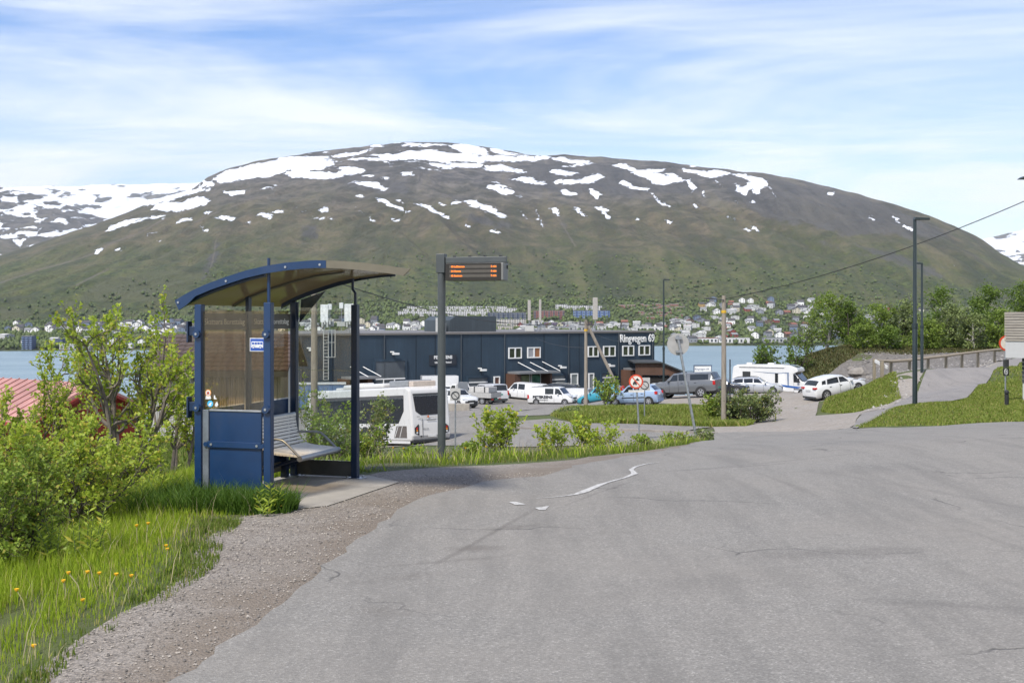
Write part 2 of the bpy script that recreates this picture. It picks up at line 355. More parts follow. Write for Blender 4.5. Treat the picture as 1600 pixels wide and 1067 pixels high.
_st = [(*g0(742, 858), .26, .13, 10, .75, (.07, .055, .043)), (*g0(800, 826), .34, .10, 30, .6, (.06, .05, .04)), (*g0(590, 962), .20, .18, 0, .5, (.085, .07, .055)),
       (*g0(1310, 866), .75, .22, 8, .6, (.085, .075, .066)), (*g0(1500, 952), .55, .12, -18, .6, (.075, .068, .062)), (*g0(1330, 735), .8, .5, 30, .4, (.08, .075, .07)),
       (*g0(690, 880), .5, .06, 25, .5, (.07, .06, .05)), (*g0(1000, 800), 1.6, .5, 60, .25, (.10, .09, .08)), (*g0(640, 905), .5, .10, 35, .35, (.09, .075, .06)),
       (-.2, 9.2, 1.8, .035, 72, .8, (.07, .06, .05)), (.9, 11.6, 1.2, .03, 66, .6, (.07, .06, .05)), (2.6, 13.9, 1.5, .05, 20, .7, (.08, .072, .066)), (3.3, 14.4, 1.8, .04, 28, .7, (.08, .072, .066)), (2.9, 12.3, 1.4, .05, 95, .5, (.09, .08, .072)), (4.4, 11.0, 2.6, .07, 112, .45, (.10, .092, .084)), (3.9, 8.2, 1.6, .06, 100, .4, (.10, .092, .084)), (1.3, 7.6, .9, .3, 20, .3, (.11, .10, .09))]
M_ROAD = asphalt('road_asphalt', BASE, (.238, .215, .183), _st)
M_ROAD2 = asphalt('path_asphalt', (.215, .20, .185), (.25, .225, .195))
M_YARD = asphalt('yard_asphalt', (.20, .185, .165), (.24, .215, .18))
M_GRAVEL = gravel('verge_gravel', (.105, .095, .083), (.34, .305, .262), (.175, .142, .108), .55)
M_LOT = gravel('lot_gravel', (.20, .185, .165), (.33, .30, .26), (.235, .20, .16), .8, 14.0)
M_PIT = gravel('pit_gravel', (.085, .08, .072), (.17, .16, .145), (.10, .088, .072), .85, 5.0)
M_CONC = pm('concrete_slab', (.30, .275, .235), .9, var=.16, scale=2.2, bump=.25, dirt=.55)
M_EARTH = earth('grassy_earth', [(.060, .085, .016), (.10, .12, .03), (.095, .078, .05)])
# ---------------------------------------------------------------- ground sheet
def grid(xs_of_y, ys, k):
    X = np.stack([xs_of_y(y) * k for y in ys]); Y = np.repeat(np.array(ys)[:, None], len(k), 1); return X, Y
_ys = list(np.arange(-16, 5, .6)); y = 5.0
while y < 270: _ys.append(y); y += max(.09, y * .0075)
_k = np.linspace(-1, 1, 361); _gx, _gy = grid(lambda y: abs(y) * .62 + 9, _ys, _k)
_gz = H(_gx, _gy)
_gz = _gz + (fbm(_gx * .9, _gy * .9, 4, 3) - .5) * .02 * np.clip((np.abs(_gx + .2 * _gy) - 1) / 4, 0, 1)
def quads(r, c):
    i = np.arange(r * c).reshape(r, c); return np.stack([i[:-1, :-1], i[:-1, 1:], i[1:, 1:], i[1:, :-1]], -1).reshape(-1, 4)
ground_v = np.stack([_gx, _gy, _gz], -1)
# ---------------------------------------------------------------- draped sheets
def PX(l): return [((px - CX) * Y / F, Y) for px, Y in l]
def drape(name, poly, mat_, dz, dzk=.0003, jit=.0, soil=None, fine=.035):
    pts = []; r = random.Random(len(name))
    for i in range(len(poly)):
        a, b = Vector(poly[i]), Vector(poly[(i+1) % len(poly)]); L = (b - a).length
        st = max(.12, fine * max(1, min(a.y, b.y))); n = max(1, min(200, int(L / st)))
        nrm = Vector((-(b - a).y, (b - a).x)).normalized() if L > 0 else Vector((0, 0))
        for j in range(n):
            p = a.lerp(b, j / n)
            if jit: p = p + nrm * (float(fbm(np.array([p.x * 2.6]), np.array([p.y * 2.6]), 5, 9, .7)[0]) - .5) * 2 * jit * min(3, max(1, p.y / 8))
            pts.append((p.x, p.y))
    nb = len(pts); xs = [p[0] for p in pts]; ysr = [p[1] for p in pts]; inner = []
    y = min(ysr)
    while y < max(ysr):
        st = max(.22, fine * abs(y)); row = np.arange(min(xs), max(xs), st); inner.append(np.stack([row + r.random() * st * .5, np.full_like(row, y)], -1)); y += st
    inner = np.concatenate(inner); ok = inside(pts, inner[:, 0], inner[:, 1])
    inner = inner[ok]; inner = inner[seg_dist(pts, inner[:, 0], inner[:, 1]) > .05]
    vs = [Vector(p) for p in pts] + [Vector(p) for p in inner]
    ov, oe, of, *_ = geometry.delaunay_2d_cdt(vs, [(i, (i+1) % nb) for i in range(nb)], [list(range(nb))], 1, 1e-5)
    V = np.array([(v.x, v.y) for v in ov]); z = H(V[:, 0], V[:, 1]) + dz + dzk * np.maximum(V[:, 1], 0)
    fs = np.array([f if len(f) == 3 else f[:3] for f in of], dtype=np.int32)
    a, b, c = V[fs[:, 0]], V[fs[:, 1]], V[fs[:, 2]]
    flip = ((b - a)[:, 0] * (c - a)[:, 1] - (b - a)[:, 1] * (c - a)[:, 0]) < 0
    fs[flip] = fs[flip][:, ::-1]
    o = np_mesh(name, np.column_stack([V, z]), [fs], mat_, smooth=True)
    at = o.data.attributes.new('soil', 'FLOAT', 'POINT')
    at.data.foreach_set('value', (soil(V[:, 0], V[:, 1]) if soil else np.zeros(len(V))).astype(np.float32))
    return tag(o, kind='structure')
ROAD_L = [(285,5.53),(340,6.02),(400,6.45),(480,7.54),(560,9.05),(620,10.4),(680,11.3),(760,12.3),(840,13.0),(900,14.6),(1000,17),(1060,19.5),(1100,25),(1116,29)]
_rl = [(-2.3, -14), (-1.85, 3)] + PX(ROAD_L)
ROAD = _rl + PX([(1120,33),(1106,39),(1060,42),(1000,45),(900,48),(800,49.5),(730,51.8),(690,53),(640,56),(560,58),(480,62),(400,66),(300,70),
   (250,86),(400,90),(560,88),(690,88),(760,89.5),(800,91),(860,96),(905,99),(945,98),(990,94),(965,80),(920,79.5),(880,76),(855,72),(800,73.5),(787,69.5),
   (800,66),(846,62),(900,58),(1000,55.3),(1060,53.5),(1120,51.5),(1200,51),(1330,46.5),(1335,44.5),(1400,40),(1450,37.5),(1520,34),(1600,30.5),(1750,27),(2000,25)]) + [(30, 23), (30, -14)]
def _near_road(x, y): return np.clip(1.15 - seg_dist(_rl, x, y, False) / (.42 + .02 * y), 0, 1)
GRASS_EDGE = [(30,5.53),(100,6.14),(190,6.8),(255,7.27),(300,8.0),(310,8.8),(340,9.9),(450,10.45)]
VERGE_B = [(560,12.75),(640,13.6),(760,14.6),(900,16),(1000,18.5),(1070,22),(1100,26.5)]
drape('gravel_verge', [(-3.2, -14), (-2.75, 3)] + PX(GRASS_EDGE) + [(-2.9, 11.2), (-2.3, 13.0)] + PX(VERGE_B) + PX([(1110,26),(1072,20),(1010,17),(905,14.4)]) + [(.4, 11.5), (-.6, 9), (-1.0, 6), (-1.4, 3), (-1.9, -14)],
      M_GRAVEL, .004, jit=.10, soil=_near_road)
drape('road', ROAD, M_ROAD, .016, jit=.09, fine=.022)
drape('concrete_pad', [(-2.75, 11.1), (-2.3, 10.72), (-2.02, 10.42), (-1.68, 10.62), (-1.18, 12.2), (-1.60, 12.75), (-2.5, 12.95), (-2.8, 12.2)], M_CONC, .012, jit=.05)
drape('uphill_path', PX([(1330,46),(1350,53),(1390,58),(1420,63),(1453,75),(1523,88),(1568,100),(1640,125),(1700,125),(1593,95),(1565,75),(1540,66),(1512,54.5),(1470,52.4),(1428,52.2),(1400,50.5),(1372,48.5),(1338,45)]), M_ROAD2, .03, jit=.05)
drape('gravel_car_park', PX([(1112,58.3),(1119,51.2),(1200,50.6),(1330,46.6),(1350,53),(1388,59),(1330,59),(1275,63),(1280,70),(1320,78),(1345,84),(1330,92),(1300,104),(1290,112),(1215,117),(1140,113),(1050,102),(985,98),(960,90),(955,78.5),(1000,77),(1090,76.5),(1140,72),(1168,66),(1185,60)]), M_LOT, .012, jit=.12)
drape('yard', PX([(905,99),(985,98),(1010,112),(1030,151),(800,139),(440,121.5),(300,118),(300,90),(400,90.5),(560,88.5),(690,88.5),(760,90),(860,96.5)]), M_YARD, .006, jit=.05)
drape('gravel_bank', PX([(1270,108),(1330,93),(1358,84),(1372,80),(1440,84),(1500,92),(1566,104),(1585,112),(1570,118),(1450,118.5),(1400,120),(1345,123.5),(1310,119.5),(1282,115)]), M_PIT, .03, jit=.5)
drape('path_shoulder', PX([(1340,57),(1385,57.5),(1418,62.5),(1450,74.5),(1520,87.5),(1560,98.5),(1550,103),(1500,92),(1440,83),(1395,75),(1400,68),(1370,63)]), M_LOT, .02, jit=.25)
# pavement with its kerb stones
KERB = PX([(789,69.3),(800,65.8),(846,61.8),(900,57.9),(1000,55.2),(1060,53.4),(1120,51.3)])
drape('pavement', KERB[:-1][::-1] + PX([(858,69),(900,65),(1000,61.6),(1060,59.6),(1112,58)]), M_YARD, .035, jit=.02)
M_KERB = pm('kerb_stone', (.25, .225, .20), .85, var=.2, scale=1.5, bump=.2)
kerb = thing('kerb', None, None); kerb['kind'] = 'structure'
_kl = [0]
for a, b in zip(KERB, KERB[1:]): _kl.append(_kl[-1] + math.dist(a, b))
def along(pts, cum, s):
    for i in range(len(pts) - 1):
        if s <= cum[i+1] or i == len(pts) - 2:
            t = (s - cum[i]) / (cum[i+1] - cum[i]); return (pts[i][0] + (pts[i+1][0] - pts[i][0]) * t, pts[i][1] + (pts[i+1][1] - pts[i][1]) * t)
s = 0.0
while s < _kl[-1] - .5:
    a, b = along(KERB, _kl, s), along(KERB, _kl, min(s + .985, _kl[-1])); b0 = MB()
    za, zb = h1(*a), h1(*b)
    b0.bar((a[0], a[1], za + .03), (b[0], b[1], zb + .03), .15, .22); b0.build('kerb_stone', M_KERB, kerb, bevel=.015); s += 1.0
# the ground drops a few centimetres under the sheets laid on it
g = np_mesh('ground', ground_v.reshape(-1, 3) , [quads(*_gx.shape)], M_EARTH, smooth=True)
for poly, dep in ((ROAD, .035),):
    x, y = ground_v[..., 0].ravel(), ground_v[..., 1].ravel(); ins = inside(poly, x, y); far = np.zeros(len(x), bool)
    idx = np.where(ins)[0]; dd = seg_dist(poly, x[idx], y[idx]); zz = ground_v.reshape(-1, 3).copy(); zz[idx, 2] -= np.clip(dd - .3 - .02 * y[idx], 0, 1) * dep * np.clip(y[idx] / 10, 1, 5)
    g.data.vertices.foreach_set('co', zz.astype(np.float32).ravel()); g.data.update()
tag(g, kind='structure')
M_MARK = pm('worn_road_paint', (.44, .43, .405), .85, var=.3, scale=26, dirt=.85)
def mark(pp):
    drape('worn_road_marking', [g0(*p) if p[1] > 745 else ((p[0] - CX) * p[2] / F, p[2]) for p in pp], M_MARK, .021, jit=.01, fine=.01)
def yz(y): return float(np.interp(y, [700, 706, 709, 716, 726, 738, 748, 760, 775, 800], [20, 18, 17, 16, 15, 13.9, 12.95, 12, 11.33, 10.4]))
def mk(l): drape('worn_road_marking', [((px - CX) * yz(py) / F, yz(py)) for px, py in l], M_MARK, .021, jit=.006, fine=.008)
_cl = [(838,782,.012),(860,780,.02),(880,777.5,.022),(900,774,.035),(912,769.5,.07),(924,764,.05),(938,758,.055),(955,754,.04),(975,749.5,.035),(992,744,.06),(986,738.5,.045),(994,733.5,.035),(1008,730,.03),(1030,726.5,.008)]
_cw = [Vector(((px - CX) * yz(py) / F, yz(py), hw)) for px, py, hw in [(a_, b_, c_ * .62) for a_, b_, c_ in _cl]]; _ul, _lr = [], []
for i, q in enumerate(_cw):
    d = (_cw[min(i + 1, len(_cw) - 1)] - _cw[max(i - 1, 0)]).xy.normalized(); _ul.append((q.x - d.y * q.z, q.y + d.x * q.z)); _lr.append((q.x + d.y * q.z, q.y - d.x * q.z))
drape('worn_road_marking', _ul + _lr[::-1], M_MARK, .021, jit=.012, fine=.006)
mk([(795,788.5),(806,788),(822,792),(805,793)]); mk([(836,797),(858,794),(852,801),(842,802)])
# ---------------------------------------------------------------- sea, far shore and mountains
SEA = -41.0
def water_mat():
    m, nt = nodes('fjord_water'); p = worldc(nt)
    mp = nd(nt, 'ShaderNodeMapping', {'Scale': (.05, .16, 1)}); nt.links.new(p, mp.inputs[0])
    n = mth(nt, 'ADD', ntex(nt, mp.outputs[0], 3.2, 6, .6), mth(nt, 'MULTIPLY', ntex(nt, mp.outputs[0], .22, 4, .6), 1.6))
    c = mixc(nt, ramp(nt, ntex(nt, mp.outputs[0], .12, 5, .6), .35, .7), (.17, .25, .29), (.26, .34, .37))  # base colours brightened to stand in for bright sky reflected off the water
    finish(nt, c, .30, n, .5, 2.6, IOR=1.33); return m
shore_px = np.array([-900, 0, 310, 560, 1060, 1350, 2500]); shore_y = np.array([1420, 1500, 1560, 1680, 1780, 1800, 1900])
def YS(px): return np.interp(px, shore_px, shore_y)
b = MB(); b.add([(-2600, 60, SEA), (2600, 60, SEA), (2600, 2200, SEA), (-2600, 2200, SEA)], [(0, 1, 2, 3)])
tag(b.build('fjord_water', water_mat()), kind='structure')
SKY1 = [(-300,450),(-60,418),(0,399.5),(52,384),(105,364.5),(147,352),(182,338),(224,322),(259,308),(301,296),(329,275),(350,266),(402,252),(448,244),(507,237),(560,230),(629,223),(678,222.5),
        (724,224.5),(780,234),(836,244),(860,244.5),(878,242),(937,245.5),(1007,251),(1060,256),(1110,262),(1197,272),(1250,282),(1302,294),(1355,307),(1390,317),(1442,333),(1495,354),(1530,371),(1565,396),(1600,417),(1700,452),(1900,486)]
SNOW_A = [[(580,190),(660,150),(800,115),(940,80),(1090,75),(1180,100),(1190,125),(1100,150),(960,150),(880,180),(760,195),(650,215),(600,205)],[(940,165),(1000,150),(1180,155),(1350,150),(1270,180),(1130,190),(990,190)],
 [(1190,130),(1290,130),(1360,150),(1250,155)],[(1180,75),(1240,65),(1380,40),(1395,45),(1300,70),(1240,88)],[(1400,70),(1520,55),(1600,50),(1600,105),(1500,95),(1420,85)],[(520,235),(545,200),(580,205),(600,225)],
 [(280,300),(350,270),(480,245),(605,232),(600,240),(450,275),(300,320),(235,335)],[(270,340),(320,315),(420,300),(500,280),(545,285),(580,300),(520,325),(420,350),(370,358)],[(630,250),(690,255),(755,250),(750,262),(680,280)],
 [(805,245),(850,230),(905,230),(900,238)],[(520,365),(550,350),(590,355),(570,368)],[(50,455),(60,425),(150,400),(280,380),(350,375),(330,388),(220,400),(130,430)],[(170,375),(220,362),(200,375)],[(400,415),(440,395),(495,385),(470,405)],
 [(585,385),(640,378),(710,385),(690,402),(620,392)],[(800,372),(830,362),(890,368),(870,385)],[(865,357),(930,350),(925,360)],[(945,335),(1015,328),(1010,338)],[(990,350),(1050,345),(1050,360)],[(1110,345),(1160,332),(1158,355),(1125,360)],
 [(1075,380),(1138,385),(1130,392)],[(1165,382),(1185,388),(1170,395)],[(740,412),(780,410),(775,420)],[(515,435),(540,428),(535,440)],[(535,450),(555,450),(545,460)],[(0,545),(40,540),(20,560),(0,568)],[(85,555),(110,540),(170,532),(150,545)],
 [(250,472),(330,455),(280,472)],[(310,500),(330,496),(325,506)],[(1262,210),(1300,202),(1400,210),(1455,238),(1440,248),(1330,222)],[(1295,278),(1330,270),(1350,285)],[(1395,285),(1420,285),(1500,325),(1580,360),(1560,365),(1480,335),(1410,305)],
 [(1500,297),(1530,298),(1550,315)],[(1320,355),(1335,358),(1350,375)],[(1365,378),(1380,382),(1395,410),(1375,412)],[(1470,392),(1510,400)],[(1315,172),(1385,172),(1360,178)],[(1420,190),(1460,190)],[(1430,100),(1500,115),(1470,125)],[(1520,165),(1580,165),(1560,175)]]
SNOW_B = [[(-10,95),(150,90),(230,80),(330,95),(420,95),(560,110),(820,108),(850,120),(700,135),(520,140),(330,140),(160,130),(-10,125)],[(320,50),(400,45),(500,70),(530,100),(420,95),(340,70)],[(80,45),(240,45),(330,50),(200,65),(100,62)],
 [(530,70),(600,85),(690,105),(560,105)],[(195,145),(300,145),(500,150),(470,165),(330,172),(230,160)],[(830,122),(900,115),(960,130),(1090,150),(1000,155),(860,135)],[(480,165),(620,160),(735,195),(680,195),(560,185)],
 [(620,225),(720,212),(815,240),(790,250),(700,240)],[(825,180),(850,172),(980,195),(910,215),(850,200)],[(840,238),(980,225),(1040,195),(1090,195),(1110,215),(1020,245),(900,250)],[(510,250),(560,255),(640,285),(640,300),(590,300),(520,270)],
 [(510,235),(560,240),(650,275)],[(645,305),(700,308),(690,320)],[(880,280),(910,272),(955,300),(920,310)],[(1030,265),(1060,275),(1095,300),(1085,325),(1045,310)],[(1120,145),(1170,145),(1280,180),(1400,172),(1410,185),(1340,195),(1440,200),(1500,240),(1350,255),(1300,210),(1200,175)],
 [(1170,250),(1190,230),(1260,260),(1330,275),(1320,290),(1260,280)],[(1340,295),(1370,320),(1430,360),(1400,355),(1360,335)],[(1510,230),(1530,230),(1550,270),(1545,290),(1520,260)],[(390,335),(450,325),(540,365),(620,415),(600,422),(550,400),(450,355)],
 [(145,345),(180,340),(260,375),(335,415),(320,425),(240,385)],[(40,360),(100,365),(140,395),(100,390)],[(0,330),(40,350),(20,345)],[(275,345),(325,360),(300,362)],[(830,365),(855,365),(885,410),(870,410)],[(930,375),(960,370),(1025,410),(1010,415)],
 [(1050,365),(1110,375),(1145,425),(1120,420)],[(665,370),(685,385)],[(700,400),(715,418)],[(1260,405),(1280,415),(1270,430)],[(1400,425),(1425,440)],[(760,375),(780,410)],[(70,165),(200,170),(290,182)],[(80,195),(150,203)],[(410,455),(430,465)],
 [(1470,170),(1600,190),(1590,197)],[(30,425),(75,435)],[(540,485),(575,495)],[(340,345),(380,340)],[(780,420),(800,455)]]
SNOW_C = [[(0,205),(30,200),(85,240),(40,248),(0,245)],[(90,240),(110,235),(130,270),(110,290)],[(50,175),(180,190),(215,185),(330,205),(445,225),(460,245),(490,300),(495,320),(460,265),(425,270),(410,305),(385,270),(360,310),(320,285),(300,250),(355,260),(380,235),(300,210),(200,225)],
 [(715,285),(745,280),(750,295),(722,305)],[(275,395),(310,410)],[(120,335),(145,355)],[(0,330),(20,352)],[(1020,395),(1045,420)],[(1065,432),(1105,455)],[(360,445),(380,460)],[(390,440),(415,465)],[(910,395),(930,410)],[(305,325),(325,335)],[(225,240),(245,262)],[(170,285),(182,305)],[(380,328),(400,334)]]
def conv(L, x0, y0, k): return [[(x0 + x * k, y0 + y * k) for x, y in p] for p in L]
SNOW = conv(SNOW_A, 150, 220, .3125) + conv(SNOW_B, 600, 210, .3125) + conv(SNOW_C, 1040, 200, .35)
def paint(polys, px, py, soft, grow=0.0):
    out = np.zeros(px.shape, dtype=np.float32)
    for p in polys:
        xs = [q[0] for q in p]; ys = [q[1] for q in p]; mrg = soft + grow + 3
        sel = (px > min(xs) - mrg) & (px < max(xs) + mrg) & (py > min(ys) - mrg) & (py < max(ys) + mrg)
        if not sel.any(): continue
        x, y = px[sel], py[sel]
        if len(p) == 2: d = seg_dist(p, x, y, False) - 1.4
        else: d = seg_dist(p, x, y) * np.where(inside(p, x, y), -1, 1)
        out[sel] = np.maximum(out[sel], np.clip(.5 - (d - grow) / (2 * soft), 0, 1))
    return out
def mountain_mat(name, snow_lo, snow_hi, far=False):
    m, nt = nodes(name); p = worldc(nt)
    cov = nd(nt, 'ShaderNodeAttribute', attribute_name='cover'); s = nd(nt, 'ShaderNodeSeparateColor', {0: cov.outputs['Color']})
    z = nd(nt, 'ShaderNodeSeparateXYZ', {0: p}).outputs[2]
    n1 = ntex(nt, p, .0035, 7, .62); n2 = ntex(nt, p, .014, 8, .72); n3 = ntex(nt, p, .06, 6, .75)
    st = nd(nt, 'ShaderNodeMapping', {'Scale': (1.0, .12, .12), 'Rotation': (0, 0, R(12))}); nt.links.new(p, st.inputs[0])
    n4 = ntex(nt, st.outputs[0], .022, 8, .7)
    zz = mth(nt, 'ADD', z, mth(nt, 'MULTIPLY', mth(nt, 'SUBTRACT', n1, .5), 300.0))
    forest = mixc(nt, ramp(nt, n3, .42, .60), (.034, .055, .010), (.128, .155, .030)); forest = mixc(nt, ramp(nt, n2, .42, .60, 0, .6), forest, (.125, .118, .040))
    forest = mixc(nt, ramp(nt, n4, .46, .62, 0, .62), forest, (.034, .052, .013)); forest = mixc(nt, ramp(nt, n4, .44, .36, 0, .5), forest, (.15, .15, .05))
    heath = mixc(nt, ramp(nt, n2, .42, .60), (.072, .062, .038), (.19, .15, .09)); heath = mixc(nt, ramp(nt, n3, .45, .62, 0, .5), heath, (.060, .066, .022)); heath = mixc(nt, ramp(nt, n4, .42, .64, 0, .65), heath, (.085, .092, .034))
    top = mixc(nt, ramp(nt, n2, .42, .60), (.085, .080, .076), (.20, .178, .15))
    c = mixc(nt, ramp(nt, zz, 90, 250), forest, heath); c = mixc(nt, ramp(nt, zz, 300, 450), c, top)
    n5 = ntex(nt, st.outputs[0], .009, 7, .68); c = mixc(nt, ramp(nt, n5, .50, .62, 0, .42), c, (.030, .034, .018)); c = mixc(nt, ramp(nt, n5, .46, .36, 0, .38), c, (.20, .17, .085))
    c = mixc(nt, ramp(nt, s.outputs[2], .3, .7), c, mixc(nt, n2, (.075, .095, .025), (.12, .115, .055)))
    rk = mixc(nt, ramp(nt, n4, .35, .65), (.042, .044, .046), (.135, .125, .112))
    c = mixc(nt, ramp(nt, mth(nt, 'ADD', s.outputs[1], mth(nt, 'MULTIPLY', mth(nt, 'ADD', mth(nt, 'SUBTRACT', n2, .5), mth(nt, 'SUBTRACT', n4, .5)), 1.6)), .40, .66, 0, .75), c, rk)
    trk = ramp(nt, cov.outputs['Alpha'], .35, .7, 0, .75); c = mixc(nt, trk, c, (.16, .135, .10))
    sn = mth(nt, 'ADD', s.outputs[0], mth(nt, 'MULTIPLY', mth(nt, 'SUBTRACT', n2, .5), 2.0))
    sn = ramp(nt, mth(nt, 'ADD', sn, mth(nt, 'MULTIPLY', mth(nt, 'SUBTRACT', n3, .5), .7)), .44, .56)
    c = mixc(nt, sn, c, mixc(nt, ramp(nt, n2, .38, .62), (.58, .61, .66), (.82, .83, .84)))
    hgt = mth(nt, 'ADD', mth(nt, 'MULTIPLY', n3, .5), mth(nt, 'MULTIPLY', n2, 2.2)); hgt = mth(nt, 'MULTIPLY', hgt, mth(nt, 'SUBTRACT', 1.0, mth(nt, 'MULTIPLY', sn, .8)))
    finish(nt, c, .95, hgt, 1.0, 16.0); return m
def massif(name, px, rowsY, rowsP, mat_, cover, relief):
    "px columns, rowsY (r,c) depth and rowsP (r,c) photo row of the bare profile; relief adds gullies and knolls"
    PXg = np.repeat(px[None], rowsY.shape[0], 0); X = (PXg - CX) * rowsY / F; Z = EYE - (rowsP - HY) * rowsY / F
    Z = Z + relief(X, rowsY, Z, PXg, rowsP)
    o = np_mesh(name, np.stack([X, rowsY, Z], -1).reshape(-1, 3), [quads(*X.shape)], mat_, smooth=True)
    cv = cover(PXg, HY + (EYE - Z) * F / rowsY, X, rowsY, Z)
    at = o.data.attributes.new('cover', 'FLOAT_COLOR', 'POINT'); at.data.foreach_set('color', cv.reshape(-1, 4).astype(np.float32).ravel())
    return tag(o, kind='structure'), X, rowsY, Z
px1 = np.arange(-200, 1820, 2.1)
ysky = np.interp(px1, [a for a, b in SKY1], [b for a, b in SKY1])
k = np.ones(9) / 9; ysky = np.convolve(np.pad(ysky, 4, 'edge'), k, 'valid')
ysky = ysky + (fbm(px1 * .05, px1 * 0, 5, 3) - .5) * 3.0
Ysh = YS(px1); ysh = HY + (EYE - SEA) * F / Ysh
yft = np.interp(px1, [-200, 0, 300, 600, 900, 1250, 1500, 1800], [505, 508, 498, 476, 470, 474, 486, 490]); Yft = Ysh + np.interp(px1, [0, 600, 1500], [420, 700, 700])
Yrd = 3300 + 1300 * np.exp(-((px1 - 760) / 650.0) ** 2)
rY, rP = [Ysh - 25], [ysh + 4.0]
for t in np.linspace(0, 1, 30): rY.append(Ysh + (Yft - Ysh) * t); rP.append(ysh - 2 + (yft - ysh + 2) * (t ** .85))
for t in np.linspace(0, 1, 190)[1:]: rY.append(Yft + (Yrd - Yft) * (t * .55 + t ** 3 * .45)); rP.append(yft + (ysky - yft) * t)
zr = EYE - (ysky - HY) * Yrd / F
for t in (1, 2, 3, 5, 8): Yb = Yrd + 60 * t; rY.append(Yb); rP.append(HY + (EYE - (zr - 9 * t - 1.5 * t * t)) * F / Yb)
rY, rP = np.array(rY), np.array(rP); NT = len(rY)
def relief1(X, Y, Z, P, Q):
    r = np.arange(NT)[:, None]; t = np.clip((r - 31) / 188.0, 0, 1); env = np.clip(t * 5, 0, 1) * np.clip((1 - t) * 4, .05, 1); env[r[:, 0] > 219] = .05
    u = X + 1.1 * (Y - 2500) * np.sign(X + 300) * .35
    gul = (np.abs(fbm(u / 130, Y / 1500, 4, 11) - .5) * 2); kn = fbm(X / 260, Y / 260, 5, 21) - .5
    return env * ((gul - .25) * 46 + kn * 52) + (fbm(X / 45, Y / 45, 4, 5) - .5) * 7 * np.clip(env * 3, .25, 1)
ROCK = [[(1105,268),(1200,276),(1300,300),(1390,322),(1440,345),(1490,372),(1420,372),(1385,362),(1330,372),(1260,350),(1200,345),(1150,310)],[(1340,385),(1400,392),(1470,430),(1440,425)],[(722,338),(760,335),(775,350),(740,352)],[(772,345),(798,348),(800,357),(778,356)],
        [(470,355),(495,350),(500,375),(475,380)],[(335,375),(345,372),(342,400),(330,425),(318,438),(322,410)],[(840,255),(1000,262),(1090,275),(1100,300),(980,305),(860,300),(790,285)],[(480,265),(620,280),(640,300),(560,300)],[(1270,375),(1330,390),(1420,412),(1380,405)],[(870,330),(880,350),(886,365)]]
MEAD = [[(0,483),(30,484),(52,490),(40,497),(0,502)],[(90,472),(122,470),(110,481),(95,480)],[(620,507),(690,495),(690,505),(640,512)],[(965,506),(1010,505),(1040,510),(980,513)],[(150,440),(260,420),(330,430),(260,470),(120,470)]]
TRACK = [[(0,442),(60,422),(105,410),(147,396)],[(147,396),(175,380),(224,361),(259,340)],[(300,350),(330,336),(390,312),(440,301),(485,287)],[(118,446),(150,430),(170,420)],[(338,372),(334,400),(330,418)],[(868,336),(890,370),(900,385)],[(835,330),(848,345),(852,360)]]
def cover1(P, Q, X, Y, Z):
    d = (fbm(P * .06, Q * .11, 4, 2) - .5); P2 = P + d * 10 + (fbm(P * .25, Q * .5, 3, 6) - .5) * 8; Q2 = Q + (fbm(P * .05, Q * .12, 4, 8) - .5) * 6 + (fbm(P * .2, Q * .5, 3, 16) - .5) * 4
    sn = paint(SNOW, P2, Q2, 3.0, .0); sn = np.maximum(sn, np.clip(.5 + (fbm(P * .02, Q * .16, 5, 31) - .66) * 5, 0, .62) * (Q < 262) * (P > 330))
    rk = paint(ROCK, P2, Q2, 9); md = paint(MEAD, P2, Q2, 4)
    tr = np.zeros_like(P)
    for l in TRACK: tr = np.maximum(tr, np.clip(1.1 - seg_dist(l, P + d * 5, Q, False) / 2.2, 0, 1))
    return np.stack([sn, rk, md, tr], -1)
M_MOUNT = mountain_mat('mountain_slope', 0, 0)
_, mX, mY, mZ = massif('mountain', px1, rY, rP, M_MOUNT, cover1, relief1)
def far_mountain(name, px, ysk, ybase, Y0, Y1, amount, seed):
    ysk = ysk + (fbm(px * .04, px * 0, 4, seed) - .5) * 4
    t = np.linspace(0, 1, 80)[:, None]; Y = Y0 + (Y1 - Y0) * t + 0 * px[None]; P = ybase[None] + (ysk - ybase)[None] * t
    Y = np.vstack([Y, Y[-1:] + 400]); P = np.vstack([P, P[-1:] + 12])
    def rel(X, Y, Z, A, B):
        e = np.clip(np.linspace(0, 81, 81)[:, None] / 20, 0, 1) * np.clip((78 - np.arange(81)[:, None]) / 20, 0.05, 1); return e * ((np.abs(fbm(X / 300, Y / 900, 4, seed) - .5)) * 110 + (fbm(X / 160, Y / 160, 4, seed + 3) - .5) * 60)
    def cov(A, B, X, Y, Z):
        tt = np.linspace(0, 1, 81)[:, None]
        n = fbm(A * .035 - B * .05, B * .14 + A * .02, 5, seed + 9); sn = np.clip(.5 + (n - (1 - amount) + (tt - .5) * .22) * 5, 0, 1)
        return np.stack([sn, np.full_like(sn, .35), 0 * sn, 0 * sn], -1)
    return massif(name, px, Y, P, M_MOUNT, cov, rel)
p2 = np.arange(-260, 420, 2.6)
far_mountain('mountain', p2, np.interp(p2, [-260, -80, 0, 21, 60, 110, 150, 200, 260, 420], [270, 285, 293, 297, 305, 322, 338, 352, 370, 410]), np.full(len(p2), 440.0), 5000, 6600, .40, 41)
far_mountain('mountain', np.arange(-260, 560, 3.0), np.interp(np.arange(-260, 560, 3.0), [-260, 20, 120, 200, 260, 330, 560], [290, 292.5, 290, 288.5, 287, 284, 280]), np.full(274, 420.0), 8000, 11500, .57, 57)
p3 = np.arange(1450, 1950, 2.6)
